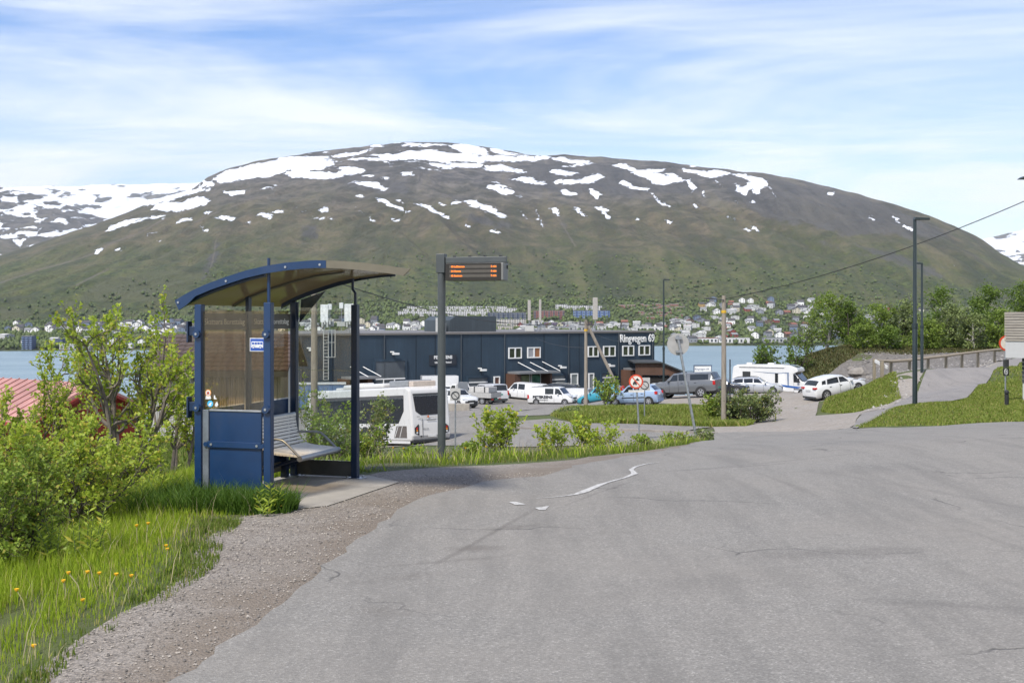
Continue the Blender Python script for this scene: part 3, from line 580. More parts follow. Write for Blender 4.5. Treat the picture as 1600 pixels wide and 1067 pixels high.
far_mountain('mountain', p3, np.interp(p3, [1450, 1500, 1545, 1600, 1700, 1950], [396, 385, 371, 358, 340, 318]), np.full(len(p3), 480.0), 6500, 9500, .60, 77)
# surface lookup on the far shore: depth and height at a photo column and row of the lower slope
def shore_pt(px, Y):
    j = int(np.clip((px - px1[0]) / 2.1, 0, len(px1) - 1)); z = float(np.interp(Y, mY[:, j], mZ[:, j])); return ((px - CX) * Y / F, Y, z)
def shore_y(px, py):
    j = int(np.clip((px - px1[0]) / 2.1, 0, len(px1) - 1)); q = HY + (EYE - mZ[:, j]) * F / mY[:, j]
    i = int(np.argmin(np.abs(q[:200] - py))); return float(mY[i, j])
# ---------------------------------------------------------------- town on the far shore
M_TREEFAR = leaf_mat('far_tree_leaf', (.065, .092, .022), (.155, .20, .055), trans=.3)
_cells = {}
def NEARH(X, Y):
    c = (int(X // 30), int(Y // 40))
    return any(abs(X - a) < 9 and -34 < Y - b_ < 8 for i in (-1, 0, 1) for j in (-1, 0, 1) for a, b_ in _cells.get((c[0] + i, c[1] + j), ()))
def far_woodland():
    r = np.random.default_rng(5); V = []; T = []; nb = 0
    base = np.array([(0,0,0),(.5,.1,.35),(-.1,.5,.4),(-.5,-.05,.38),(.05,-.5,.33),(.3,.28,.75),(-.3,.2,.78),(-.2,-.3,.72),(.28,-.25,.74),(0,0,1)])
    tri = np.array([(0,2,1),(0,3,2),(0,4,3),(0,1,4),(1,2,5),(2,6,5),(2,3,6),(3,7,6),(3,4,7),(4,8,7),(4,1,8),(1,5,8),(5,6,9),(6,7,9),(7,8,9),(8,5,9)])
    n = 0
    while n < 15000:
        px = r.uniform(-150, 1780); 
        if px < 0 and r.random() < .4: continue
        j = int((px - px1[0]) / 2.1); up = r.random(); row = int(1 + 29 * r.random()) if up < .90 else int(30 + 60 * r.random() ** 3)
        dens = vnoise(np.array([px * .03]), np.array([row * .25]), 4)[0]
        if r.random() > .25 + dens: continue
        Y = mY[row, j] + (mY[row+1, j] - mY[row, j]) * r.random(); X = (px - CX) * Y / F; z = np.interp(Y, mY[:, j], mZ[:, j])
        if NEARH(X, Y): continue
        h = r.uniform(3.2, 8.5); w = h * r.uniform(.7, 1.1); a = r.random() * 6.28; ca, sa = math.cos(a), math.sin(a)
        q = base * (1 + r.uniform(-.18, .18, base.shape)); 
        V.append(np.stack([X + (q[:,0]*ca - q[:,1]*sa) * w, Y + (q[:,0]*sa + q[:,1]*ca) * w, z - .5 + q[:,2] * h], -1)); T.append(tri + nb); nb += 10; n += 1
    o = np_mesh('far_woodland', np.concatenate(V), [np.concatenate(T)], M_TREEFAR); tag(o, 'birch woodland scattered between the houses on the far shore', 'woodland', kind='stuff')
def house_mesh(w, d, h, rf, wall, roof):
    b = MB(); b.prism([(-w/2, -2), (w/2, -2), (w/2, h), (0, h + rf), (-w/2, h)], -d/2, d/2, 'y', 0)
    for s in (-1, 1):
        b.prism([(s*(w/2 + .4), h - .15), (0, h + rf + .15), (0, h + rf + .4), (s*(w/2 + .4), h + .15)], -d/2 - .4, d/2 + .4, 'y', 1)
    for x in (-w/4, w/4):
        b.box(x - .5, x + .5, -d/2 - .03, -d/2, .9, 2.2, 2)
        if h > 4: b.box(x - .5, x + .5, -d/2 - .03, -d/2, 3.6, 4.9, 2)
    for y in (-d/4, d/4):
        for s in (-1, 1): b.box(min(s*w/2, s*(w/2+.03)), max(s*w/2, s*(w/2+.03)), y - .6, y + .6, .9, 2.2, 2)
    return b
M_PANE = pm('dark_window', (.03, .035, .04), .12)
RW = pm('pale_metal_roof', (.52, .50, .47), .5); RB = pm('dark_roof', (.07, .065, .065), .7); RR = pm('red_roof', (.22, .085, .055), .7); RG = pm('grey_roof', (.22, .22, .22), .6)
kinds = [('white', (.74, .73, .70), RB, 9, 8, 5.2, 2.6), ('white', (.74, .73, .70), RG, 10, 8, 3, 2.2), ('cream', (.55, .50, .38), RB, 9, 8, 5, 2.4), ('grey', (.24, .25, .27), RB, 9, 9, 5, 2), ('blue grey', (.14, .18, .25), RB, 9, 8, 5.4, 2.4),
         ('red', (.26, .06, .04), RG, 8, 9, 3.2, 2.2), ('brown', (.12, .085, .06), RR, 10, 8, 3, 2), ('pale grey', (.46, .46, .45), RW, 14, 9, 5, 1.0), ('ochre', (.40, .26, .10), RB, 9, 8, 5, 2.4)]
protos = []
for nm, c, rf, w, d, h, rh in kinds:
    b = house_mesh(w, d, h, rh, c, rf); o = b.build('house', [pm(nm + '_cladding', c, .7), rf, M_PANE]); protos.append((nm, o.data)); bpy.data.objects.remove(o)
# zones of houses: photo column range, row range, count, weights of kinds
ZONES = [((5, 165), (508, 520), 34, [6,2,2,2,2,0,0,0,1], .95), ((160, 320), (505, 524), 48, [8,3,1,2,2,0,0,0,0], .95), ((0, 310), (528, 541), 16, [3,2,1,1,1,0,0,2,0], 1), ((430, 600), (502, 521), 40, [6,3,1,2,2,0,1,1,0], 1),
         ((585, 690), (506, 520), 16, [5,3,1,2,2,0,0,1,0], 1), ((810, 1040), (507, 519), 40, [1,3,1,2,0,1,2,5,0], 1), ((1040, 1260), (498, 536), 62, [3,4,1,3,1,1,2,4,0], 1), ((1090, 1300), (470, 492), 44, [2,4,1,2,1,1,2,3,1], 1.1),
         ((1240, 1480), (482, 530), 34, [3,3,1,2,1,1,1,3,0], 1.1)]
hr = random.Random(21); placed = []
ZP = ['above the tower block across the fjord', 'in the hillside rows behind the willow bushes', 'by the water near the tower block', 'above the navy roof seen beside the shelter', 'between the shelter and the display post', 'low behind the roof antennas', 'near the water beyond the leaning sign', 'high on the slope beside the lamp pole', 'beyond the hill trees across the fjord']
for zi, ((xa, xb), (ya, yb), n, wts, sc) in enumerate(ZONES):
    k = 0; tries = 0
    while k < n and tries < 900:
        tries += 1; px, py = hr.uniform(xa, xb), hr.uniform(ya, yb); Y = shore_y(px, py)
        X, Y, z = shore_pt(px, Y)
        if any((X - a)**2 + (Y - b_)**2 < 190 for a, b_ in placed): continue
        i = hr.choices(range(len(kinds)), wts)[0]; nm, me = protos[i]
        o = link('house', me); o.location = (X, Y, z); o.rotation_euler = (0, 0, hr.choice([0, math.pi/2]) + hr.uniform(-.35, .35)); s = 1.2 * sc * hr.uniform(.85, 1.2); o.scale = (s, s, s)
        place = ZP[zi]
        tag(o, f'small {nm} gabled house {place}', 'house', f'{nm} houses {place}'); placed.append((X, Y)); _cells.setdefault((int(X // 30), int(Y // 40)), []).append((X, Y)); k += 1
far_woodland()
# apartment blocks
def block(label, px0, px1_, py, w_d, storeys, cols, wall, roofm, yaw=0.0, step=0, balc=None):
    pxm = (px0 + px1_) / 2; Y = shore_y(pxm, py); X, Y, z = shore_pt(pxm, Y); w = (px1_ - px0) * Y / F; h = storeys * 2.9
    t = thing('apartment_block', label, 'apartment block', (X, Y, z), yaw)
    b = MB(); b.box(-w/2, w/2, 0, w_d, -4, h); b.build('wall', wall, t)
    b = MB(); b.box(-w/2 - .3, w/2 + .3, -.3, w_d + .3, h + .002, h + .6); b.build('roof', roofm, t)
    bay = w / cols; win = MB(); pan = MB()
    for s in range(storeys):
        for c in range(cols):
            x = -w/2 + (c + .5) * bay; win.box(x - bay*.27, x + bay*.27, -.05, .0, s*2.9 + .9, s*2.9 + 2.4)
            if balc and c % 2 == 0: pan.box(x - bay*.48, x + bay*.48, -1.2, -.06, s*2.9 + .05, s*2.9 + 1.15)
    o = win.build('window', M_PANE, t); o['kind'] = 'stuff'
    if balc: o = pan.build('balcony', balc, t); o['kind'] = 'stuff'
    return t
CW = pm('terrace_white', (.60, .59, .58), .7); NV = pm('block_navy', (.06, .085, .16), .6); RD = pm('block_red', (.28, .10, .075), .6); BL = pm('block_blue', (.08, .14, .32), .6); GY = pm('block_grey', (.16, .17, .19), .6); PU = pm('block_purple', (.16, .11, .19), .6)
block('long white stepped terrace block, lowest of the stepped rows on the slope', 622, 765, 494, 9, 3, 40, CW, RW, 0, balc=CW)
block('long white stepped terrace block, middle of the stepped rows on the slope', 630, 800, 488.5, 9, 2, 44, CW, RW, 0, balc=CW)
block('long white stepped terrace block, topmost of the stepped rows on the slope', 636, 792, 482.5, 9, 2, 44, CW, RG, 0, balc=CW)
block('pale low terrace at the end of the white stepped rows', 770, 808, 486, 9, 2, 10, CW, RW, .2)
block('dark blue and grey apartment block above the roof box', 762, 822, 500, 11, 5, 16, GY, RG, 0, balc=NV)
block('red and grey apartment block behind the roof antennas', 834, 882, 498.5, 11, 5, 13, RD, RG, 0, balc=GY)
block('bright blue apartment block behind the single roof antenna', 896, 953, 498.5, 11, 5, 16, BL, RG, 0, balc=pm('block_pale_blue', (.30, .38, .50), .6))
block('cream four storey block above the roof edge', 776, 822, 510, 11, 4, 12, pm('block_cream', (.50, .46, .40), .7), RG, 0, balc=CW)
block('cream low block nearer the water beside the roof box', 776, 802, 518, 11, 3, 8, pm('block_cream', (.5, .46, .4), .7), RG)
block('purple low row of flats beyond the roof antennas', 850, 905, 508, 10, 2, 16, PU, RW)
block('dark blue tower block with white end by the water', 34, 50, 545, 14, 6, 5, NV, RG, 0, balc=pm('block_mid_blue', (.16, .22, .34), .6))
block('small blue block by the water beside the tower block', 84, 97, 544, 12, 4, 4, NV, RG, 0)
for i, (a, b_, w) in enumerate([(868, 886, 483), (887, 903, 484.5), (904, 920, 485), (921, 941, 484)]):
    block('white stepped apartment cluster, ' + ['first from the red block', 'second from the red block', 'third from the red block', 'fourth from the red block'][i], a, b_, w, 12, 3, 5, CW, RG, (-.2, .15, -.1, .2)[i], balc=CW)
# rows of red terraces with pale roofs
tm = MB(); tm.box(-9, 9, -4, 4, -3, 3, 0); tm.box(-9.3, 9.3, -4.3, 4.3, 3.002, 3.5, 1)
for x in range(-8, 9, 4): tm.box(x - .9, x + .9, -4.04, -4.0, .8, 2.1, 2)
o = tm.build('terrace_house', [pm('terrace_red', (.26, .11, .08), .7), RW, M_PANE]); tme = o.data; bpy.data.objects.remove(o)
for r_ in range(6):
    for c in range(7):
        px = 972 + c * 13.5 + r_ * 9.0; py = 478 + r_ * 4.0 + (c % 2) * .8
        if px > 1065 or hr.random() < .08: continue
        Y = shore_y(px, py); o = link('terrace_house', tme); o.location = shore_pt(px, Y); o.rotation_euler = (0, 0, hr.uniform(-.2, .1))
        tag(o, 'low red terrace house with pale flat roof in stepped rows', 'terrace house', 'red terrace houses stepping down the slope')
# harbour sheds on the low shore
for i, (px, py, w, c) in enumerate([(905, 517, 40, RG), (850, 519, 34, RW), (690, 520, 30, RW), (1010, 516, 46, RW), (880, 515.5, 40, GY), (1150, 536, 40, RW), (1210, 535, 36, RG), (1105, 533, 30, RR), (120, 545, 40, RW), (190, 543, 34, RG), (560, 521, 34, RW)]):
    Y = shore_y(px, py); b = MB(); b.box(-w/2, w/2, -8, 8, -3, 6, 0); b.box(-w/2 - .4, w/2 + .4, -8.4, 8.4, 6.002, 6.7, 1)
    for x in range(int(-w/2) + 3, int(w/2) - 2, 6): b.box(x - 1.5, x + 1.5, -8.05, -8.0, 0, 4, 2)
    o = b.build('warehouse', [CW if i % 2 else pm('shed_grey', (.35, .35, .35), .7), c, M_PANE]); o.location = shore_pt(px, Y)
    tag(o, 'long low flat roofed warehouse among trees near the far shoreline', 'warehouse', 'low warehouses along the far shore')
# ---------------------------------------------------------------- bus shelter (local u: back to front, v: along the road, z up)
M_BLUE = pm('shelter_blue_paint', (.005, .028, .085), .34, var=.12, scale=5, dirt=.10)
M_NAVYB = pm('shelter_post_blue', (.005, .018, .05), .36, var=.12, scale=5, dirt=.10)
M_BRONZE = glass_mat('bronze_pane', (.80, .72, .58), .0, dirt=.05)
M_CLEAR = glass_mat('dirty_clear_pane', (.90, .93, .92), .0, dirt=.10)
def roof_sheet():
    m, nt = nodes('bronze_roof_sheet'); oc = objc(nt); c = mixc(nt, ntex(nt, oc, 2, 5, .6), (.10, .08, .045), (.16, .125, .07))
    p_ = nd(nt, 'ShaderNodeBsdfPrincipled', {'Base Color': c, 'Roughness': .13, 'Specular IOR Level': .8}); t_ = nd(nt, 'ShaderNodeBsdfTranslucent', {'Color': (.52, .45, .30, 1)})
    mx = nd(nt, 'ShaderNodeMixShader', {0: .26, 1: p_.outputs[0], 2: t_.outputs[0]}); nt.links.new(mx.outputs[0], nd(nt, 'ShaderNodeOutputMaterial').inputs[0]); return m
M_ROOFP = roof_sheet()
M_EDGE = pm('roof_edge', (.13, .115, .08), .5, var=.1)
M_SIGNB = pm('name_board', (.10, .092, .075), .45, var=.08)
M_LET = pm('board_lettering', (.90, .88, .82), .6)
M_SLAT = wood_mat('grey_bench_slat', (.66, .63, .57), (.82, .79, .73), .65, 0)
M_STRIP = pm('bare_steel_strip', (.20, .22, .25), .38, .5, var=.25, scale=8, dirt=.2)
SA = Vector((-2.96, 10.92, 0.0)); SROT = math.atan2(-.302, .953); SW, SL = .736, 1.86
sh = thing('bus_shelter', 'blue steel bus shelter with curved roof and bronze panes beside the road', 'bus shelter', SA, SROT)
def part(name, mb, m, parent=None, **k): return mb.build(name, m, parent or sh, **k)
# posts
for (u, v, m, top) in ((0, 0, M_BLUE, 1.88), (SW, 0, M_BLUE, 1.895), (0, SL, M_NAVYB, 1.93), (SW, SL, M_NAVYB, 1.895)):
    b = MB(); b.box(u - .036, u + .036, v - .036, v + .036, .0, top); p = part('post', b, m, bevel=.006)
    f = MB(); f.box(u - .10, u + .10, v - .08, v + .08, .002, .025); f.disc((u - .07, v - .05, .025), (0, 0, 1), .014, 8, .02); f.disc((u + .07, v + .05, .025), (0, 0, 1), .014, 8, .02)
    f.build('foot_plate', M_STEEL, p)
b = MB(); b.tube([(SW, -.0, 1.896), (SW, -.0, 2.305)], .015, 10); part('mast', b, M_BLUE)
b = MB(); b.tube([(SW, SL, 1.896), (SW, SL, 2.02), (SW - .03, SL, 2.06), (SW - .03, SL, 2.185)], .015, 10); part('roof_strut', b, M_NAVYB)
# roof: arched sheet, its front edge cut on the skew
PU = [-.22, -.1, 0, .15, .331, .53, .736, .95, 1.15, 1.263, 1.45, 1.7, 1.95, 2.18]
PZ = [1.885, 1.945, 1.99, 2.045, 2.10, 2.155, 2.195, 2.222, 2.236, 2.24, 2.235, 2.215, 2.185, 2.15]
def roof_z(u): return float(np.interp(u, PU, PZ))
V0, V1 = -.06, SL + .10
def umax(v): return 2.18 + (1.16 - 2.18) * (v - V0) / (V1 - V0)
b = MB(); nu, nv = 28, 8; rows = []
for j in range(nv + 1):
    v = V0 + (V1 - V0) * j / nv
    for i in range(nu + 1):
        u = -.22 + (umax(v) + .22) * i / nu; rows.append((u, v, roof_z(u)))
n = len(rows); b.v = rows + [(x, y, z - .012) for x, y, z in rows]
for j in range(nv):
    for i in range(nu):
        a = j * (nu + 1) + i; b.f.append([a, a + 1, a + nu + 2, a + nu + 1]); b.f.append([n + a, n + a + nu + 1, n + a + nu + 2, n + a + 1]); b.m += [0, 0]
part('roof', b, M_ROOFP, smooth=True)
# blue arched fascia at the near end, bare profile beyond it
def strip(us, tops, bots, v0, v1, mat_, name):
    b = MB(); poly = list(zip(us, tops)) + list(zip(us[::-1], bots[::-1]))
    for i in range(len(us) - 1):
        b.prism([(us[i], bots[i]), (us[i+1], bots[i+1]), (us[i+1], tops[i+1]), (us[i], tops[i])], v0, v1, 'y')
    bm = bmesh.new(); o = part(name, b, mat_); me = o.data; bm.from_mesh(me); bmesh.ops.remove_doubles(bm, verts=bm.verts, dist=1e-4)
    seen = {}
    for f in bm.faces: seen.setdefault(tuple(sorted(v.index for v in f.verts)), []).append(f)
    bmesh.ops.delete(bm, geom=[f for l in seen.values() if len(l) > 1 for f in l], context='FACES_ONLY'); bm.to_mesh(me); bm.free(); return o
us = [-.22, -.18, -.1, 0, .15, .331, .53, .736, .95, 1.15, 1.263, 1.36]
tops = [roof_z(u) + .035 for u in us]
fas = strip(us, tops, [tops[0] - .015, tops[1] - .115, roof_z(-.1) - .075] + [roof_z(u) - .035 - .0 for u in us[3:]], -.075, -.058, M_BLUE, 'fascia')
for u in (-.185, .331, .95, 1.30):
    c = MB(); c.disc((u, -.075, roof_z(u) - .005), (0, -1, 0), .011, 10, .008); c.build('bolt', M_STEEL, fas)
us2 = [1.362, 1.5, 1.7, 1.95, 2.12, 2.18]
strip(us2, [roof_z(u) + .034 for u in us2], [roof_z(u) - .034 for u in us2[:-1]] + [roof_z(2.18) + .03], -.074, -.06, M_EDGE, 'edge_profile')
uu = [i * (1.16 + .22) / 14 - .22 for i in range(15)]
strip(uu, [roof_z(u) + .012 for u in uu], [roof_z(u) - .035 for u in uu], SL + .101, SL + .115, M_NAVYB, 'edge_profile')
for v in (0.0, SL):          # arched ribs under the roof with gusset plates
    us3 = [-.15, 0, .15, .331, .53, .70]
    strip(us3, [roof_z(u) - .014 for u in us3], [roof_z(u) - .055 for u in us3], v - .02, v + .02, M_NAVYB, 'roof_rib')
    if v == 0.0: continue
    g_ = MB(); g_.prism([(.04, 1.70), (.06, roof_z(.06) - .06), (.36, roof_z(.36) - .06)], v + .042, v + .052, 'y'); part('gusset', g_, M_NAVYB)
us4 = [-.2, 0, .2, .45, .75, 1.05]
strip(us4, [roof_z(u) - .013 for u in us4], [roof_z(u) - .03 for u in us4], .90, .96, M_SIGNB, 'roof_batten')
# near end: lower steel panel and tinted pane above it
b = MB(); b.box(.115, .665, -.012, .012, .05, .872); part('end_panel', b, M_BLUE, bevel=.004)
b = MB(); b.box(.115, .665, -.02, .02, .874, .892); part('panel_cap', b, M_STEEL, bevel=.003)
b = MB(); b.box(.045, .108, -.022, -.006, .02, .886); part('cover_strip', b, M_STRIP, bevel=.003)
b = MB(); b.box(.10, .67, -.034, -.013, .535, .592); cb = part('cross_bar', b, M_BLUE, bevel=.003)
for u in (.145, .63):
    c = MB(); c.disc((u, -.034, .563), (0, -1, 0), .012, 12, .008); c.build('bolt', M_STEEL, cb)
for u in (.085, .685):
    c = MB(); c.tube([(u, -.04, .563), (u, .02, .563)], .022, 12); part('clamp', c, M_BLUE)
b = MB(); b.box(.04, .695, -.004, .004, .893, 1.815); part('end_pane', b, M_BRONZE)
for (u, z) in ((0, 1.60), (SW, 1.60), (0, .905), (SW, .905)):
    c = MB(); c.disc((u, -.037, z), (0, -1, 0), .036, 20, .03); k_ = part('pane_clamp', c, M_BLUE, smooth=True)
    d = MB(); d.disc((u, -.067, z), (0, -1, 0), .012, 10, .006); d.build('bolt', M_STEEL, k_)
for z in (1.62, .905):
    c = MB(); c.box(-.125, -.036, -.02, .02, z - .035, z + .05); c.box(-.125, -.105, -.035, .035, z - .10, z + .10); part('back_bracket', c, M_NAVYB, bevel=.004)
# back wall: two tinted panes, two name boards, low steel panel
for k in range(2):
    v0, v1 = .05 + k * .92, .87 + k * .92
    b = MB(); b.box(-.045, -.037, v0, v1, .885, 1.83); part('back_pane', b, M_BRONZE)
    b = MB(); b.box(-.03, -.012, v0, v1, 1.635, 1.795); nb_ = part('name_board', b, M_SIGNB)
    text('lettering', 'Skattøra Borettslag', .082, M_LET, nb_, (-.0095, (v0 + v1) / 2, 1.712), (R(90), 0, R(90)), .0015, sx=1.16)
    b = MB(); b.box(-.05, -.036, v0, v1, .12, .87); part('back_panel', b, M_BLUE, bevel=.003)
    b = MB(); b.box(-.035, -.012, v0, v1, .10, .20); part('kick_board', b, M_EDGE)
b = MB(); b.box(-.036, .0, .89, .95, .0, 1.98); part('back_mullion', b, M_NAVYB)
# far end: clear pane over a dark kick plate
b = MB()
zt = [(u, roof_z(u) - .06) for u in (.05, .2, .35, .5, .69)]
b.prism([(.05, .205), (.69, .205)] + zt[::-1], SL - .004, SL + .004, 'y'); part('far_pane', b, M_CLEAR)
b = MB(); b.box(.04, .70, SL - .012, SL + .012, .035, .2); part('kick_plate', b, pm('kick_plate_grey', (.06, .058, .05), .6, var=.2, dirt=.3))
b = MB(); b.box(.05, .69, SL - .02, SL - .006, 1.175, 1.19); part('pane_rail', b, M_CLEAR)
# stickers and the bus symbol
S_OR = pm('sticker_orange', (.62, .26, .05), .5); S_BL = pm('sticker_cyan', (.05, .38, .62), .5); S_WH = pm('sticker_white', (.62, .62, .60), .6, var=.15, scale=30); M_SIGNBLUE = pm('sign_blue', (.012, .065, .33), .4)
b = MB(); b.disc((.095, -.005, 1.045), (0, -1, 0), .032, 22, .0008); st_ = part('sticker', b, S_OR)
c = MB(); c.disc((.095, -.0062, 1.045), (0, -1, 0), .024, 18, .0006); c.disc((.095, -.0072, 1.043), (0, -1, 0), .014, 14, .0005, 1); c.build('sticker_print', [S_WH, pm('sticker_red', (.35, .06, .04), .5)], st_)
b = MB(); b.disc((.117, -.005, .972 - .03), (0, -1, 0), .031, 22, .0008); st_ = part('sticker', b, S_BL)
c = MB(); c.prism([(.095, .925), (.11, .947), (.128, .957), (.137, .948), (.124, .94), (.13, .928), (.115, .92)], -.0068, -.006, 'y'); c.build('sticker_print', S_WH, st_)
for poly in ([(.065, .985), (.072, 1.02), (.118, 1.022), (.128, .99), (.10, .984)], [(.155, .988), (.158, 1.024), (.17, 1.02), (.172, 1.0), (.19, .992), (.18, .985)], [(.165, .925), (.172, .945), (.19, .965), (.198, .95), (.205, .93), (.185, .915)]):
    b = MB(); b.prism(poly, -.0056, -.0045, 'y'); part('torn_sticker', b, S_WH)
b = MB(); b.box(.545, .70, -.014, -.0095, 1.44, 1.565); sg = part('bus_symbol', b, S_WH)
c = MB(); c.box(.552, .693, -.016, -.0145, 1.447, 1.558); c.build('blue_field', M_SIGNBLUE, sg)
c = MB(); c.prism([(.562, 1.475), (.562, 1.523), (.568, 1.533), (.68, 1.533), (.686, 1.523), (.686, 1.475)], -.0178, -.0165, 'y')
c.build('bus_pictogram', S_WH, sg)
c = MB()
for k in range(4): c.box(.570 + k * .029, .593 + k * .029, -.0192, -.018, 1.505, 1.524, 0)
for x in (.585, .658): c.disc((x, -.0181, 1.476), (0, -1, 0), .0135, 14, .0012, 0); c.disc((x, -.0195, 1.476), (0, -1, 0), .008, 12, .001, 1)
c.build('pictogram_detail', [M_SIGNBLUE, S_WH], sg)
# ---------------------------------------------------------------- bench inside the shelter
bn = thing('bench', 'slatted bench with grey slats and tubular steel arms inside the blue shelter', 'bench', SA, SROT)
VB0, VB1 = .86, 1.72
prof = [(.085, .70), (.083, .665), (.088, .63), (.094, .595), (.102, .56), (.112, .525), (.126, .49), (.146, .455), (.174, .423)]
seat = [(.225, .393), (.265, .384), (.305, .378), (.345, .374), (.385, .371), (.425, .369), (.465, .367), (.505, .365), (.545, .362), (.585, .356)]
full = prof + seat
for i, (u, z) in enumerate(full):
    a = full[max(i - 1, 0)]; c = full[min(i + 1, len(full) - 1)]; ang = math.atan2(c[1] - a[1], c[0] - a[0])
    b = MB(); M = Matrix.Translation((u, (VB0 + VB1) / 2, z)) @ Matrix.Rotation(-ang, 4, 'Y'); w = .0145 if i < 9 else .0185
    b.box(-w, w, -(VB1 - VB0) / 2, (VB1 - VB0) / 2, -.011, .011, M=M); o = b.build('slat', M_SLAT, bn, bevel=.003)
b = MB(); b.tube([(.60, VB0 - .01, .338), (.60, VB1 + .01, .338)], .03, 12); b.build('seat_front_tube', M_STEEL, bn, smooth=True)
b = MB(); b.tube([(.075, VB0 - .005, .715), (.075, VB1 + .005, .715)], .016, 10); b.build('back_top_rail', M_STEEL, bn, smooth=True)
for v in (VB0 + .01, VB1 - .01):
    b = MB(); b.tube([(.055, v, .71), (.06, v, .60), (.085, v, .53), (.12, v, .52), (.33, v, .525), (.40, v, .515), (.45, v, .48), (.60, v, .345)], .0125, 10); b.build('arm', M_STEEL, bn, smooth=True)
for v in (VB0 + .16, VB1 - .10):
    b = MB(); b.tube([(.07, v, .70), (.085, v, .60), (.115, v, .49), (.17, v, .405), (.24, v, .368), (.42, v, .348), (.60, v, .325)], .014, 8); b.tube([(.02, v, .16), (.10, v, .18), (.52, v, .33)], .016, 8)
    b.box(-.02, .05, v - .03, v + .03, .03, .30); b.build('bracket', M_NAVYB, bn, smooth=False)
# ---------------------------------------------------------------- departure display
DP = G(690, 16.8)
dp = thing('departure_display', 'dark grey post with hanging departure board of orange letters', 'information sign', DP, R(-15))
M_POST = pm('display_post_grey', (.055, .062, .062), .45, var=.1, dirt=.05)
TOP = 1.75 + 100 * 16.8 / 1800 - DP.z
b = MB(); b.tube([(0, 0, .02), (0, 0, TOP - .28)], .058, 20); pp = b.build('post', M_POST, dp, smooth=True)
b = MB(); b.box(-.065, .065, -.065, .065, TOP - .278, TOP); b.build('post_head', M_POST, dp, bevel=.008)
b = MB(); b.box(-.15, .15, -.15, .15, 0, .02); [b.disc((x, y, .02), (0, 0, 1), .018, 8, .03) for x in (-.11, .11) for y in (-.11, .11)]; b.build('base_plate', M_STEEL, dp)
b = MB(); b.box(.066, .985, -.035, .035, TOP - .135, TOP - .05); arm = b.build('arm', M_POST, dp, bevel=.006)
for x in (.2, .43, .66, .89):
    c = MB(); c.box(x - .015, x + .015, -.03, .03, TOP - .049, TOP - .03); c.build('clamp', M_BLACK, arm)
zb = TOP - .14 - .255
b = MB(); b.box(.10, .97, -.13, .13, zb, zb + .252); bx_ = b.build('display_case', pm('display_case_grey', (.16, .16, .15), .5), dp, bevel=.01)
b = MB(); b.box(.105, .935, -.139, -.131, zb + .004, zb + .248); scr = b.build('screen', pm('screen_glass', (.012, .008, .007), .12), bx_)
b = MB(); b.prism([(.052, zb + .17), (.052, zb + .22), (.07, zb + .225), (.07, zb + .175)], .971, .985, 'x'); b.build('lock', M_BLACK, bx_)
M_BAND = pm('screen_row', (.075, .065, .052), .3); M_LED = emit_mat('amber_led', (1.0, .21, .03), 1.6)
for k, (l, r_) in enumerate((('40 Lufthavnen', '2 min'), ('24 Hamna', '6 min'), ('42 Sentrum', '9 min'))):
    z = zb + .200 - k * .0655
    b = MB(); b.box(.165, .88, -.1425, -.1395, z - .021, z + .021); b.build('screen_row', M_BAND, scr)
    text('led_text', l, .036, M_LED, scr, (.19, -.144, z), (R(90), 0, 0), .0006, 'LEFT', bold=.0016)
    text('led_text', r_, .036, M_LED, scr, (.87, -.144, z), (R(90), 0, 0), .0006, 'RIGHT', bold=.0016)
# ---------------------------------------------------------------- long navy workshop building; facade runs from the near end to the far corner
FDIR = Vector((18.5, 13.0, 0)).normalized(); FA0 = Vector((0, 137.0, 0)); FANG = math.atan2(FDIR.y, FDIR.x)
def fac(px, py):
    k = (px - CX) / F; Y = 137.0 / (1 - .7027 * k); s = (Vector((k * Y, Y, 0)) - FA0).dot(FDIR); return s, EYE - (py - HY) * Y / F
def corr(name, col, sc=5.0, rough=.55):
    m, nt = nodes(name); oc = objc(nt); w = nd(nt, 'ShaderNodeTexWave', {'Vector': oc, 'Scale': sc}, wave_type='BANDS', bands_direction='X')
    n = ntex(nt, oc, .25, 5, .6); c = mixc(nt, ramp(nt, n, .35, .7), [x * .8 for x in col], [x * 1.2 for x in col]); vm = nd(nt, 'ShaderNodeMapping', {'Scale': (2.2, 2.2, .12)}); nt.links.new(oc, vm.inputs[0]); c = mixc(nt, ramp(nt, ntex(nt, vm.outputs[0], 1.0, 6, .7), .5, .75, 0, .35), c, [x * 1.9 + .012 for x in col])
    finish(nt, c, rough, w.outputs[0], .5, .05); return m
M_NAVYCLAD = corr('navy_cladding', (.021, .042, .066))
M_BROWNCLAD = corr('brown_board_cladding', (.085, .042, .026), 2.0, .7)
M_FLASH = pm('roof_flashing', (.15, .14, .13), .6)
S0, S1 = fac(436, 525)[0], fac(1022.5, 520)[0]; ZB, ZT = -7.6, -.12
bd = thing('workshop_building', 'long dark navy workshop building with white lettering near its roof corner', 'building', (FA0.x, FA0.y, 0), FANG)
b = MB(); b.box(S0, S1, 0, 26, ZB, ZT); b.build('wall', M_NAVYCLAD, bd)
b = MB(); b.box(S0 - .15, S1 + .15, -.15, 26.15, ZT + .002, ZT + .22); rf = b.build('roof', M_FLASH, bd)
x0, x1 = -4.95, 1.2
b = MB(); b.prism([(x0, ZT + .224), (x1 + .6, ZT + .224), (x1 + .6, ZT + 2.1), (x0 + .8, ZT + 2.1), (x0, ZT + 1.6)], 6, 12, 'y'); b.build('roof_house', corr('grey_blue_cladding', (.045, .058, .068), 4), rf)
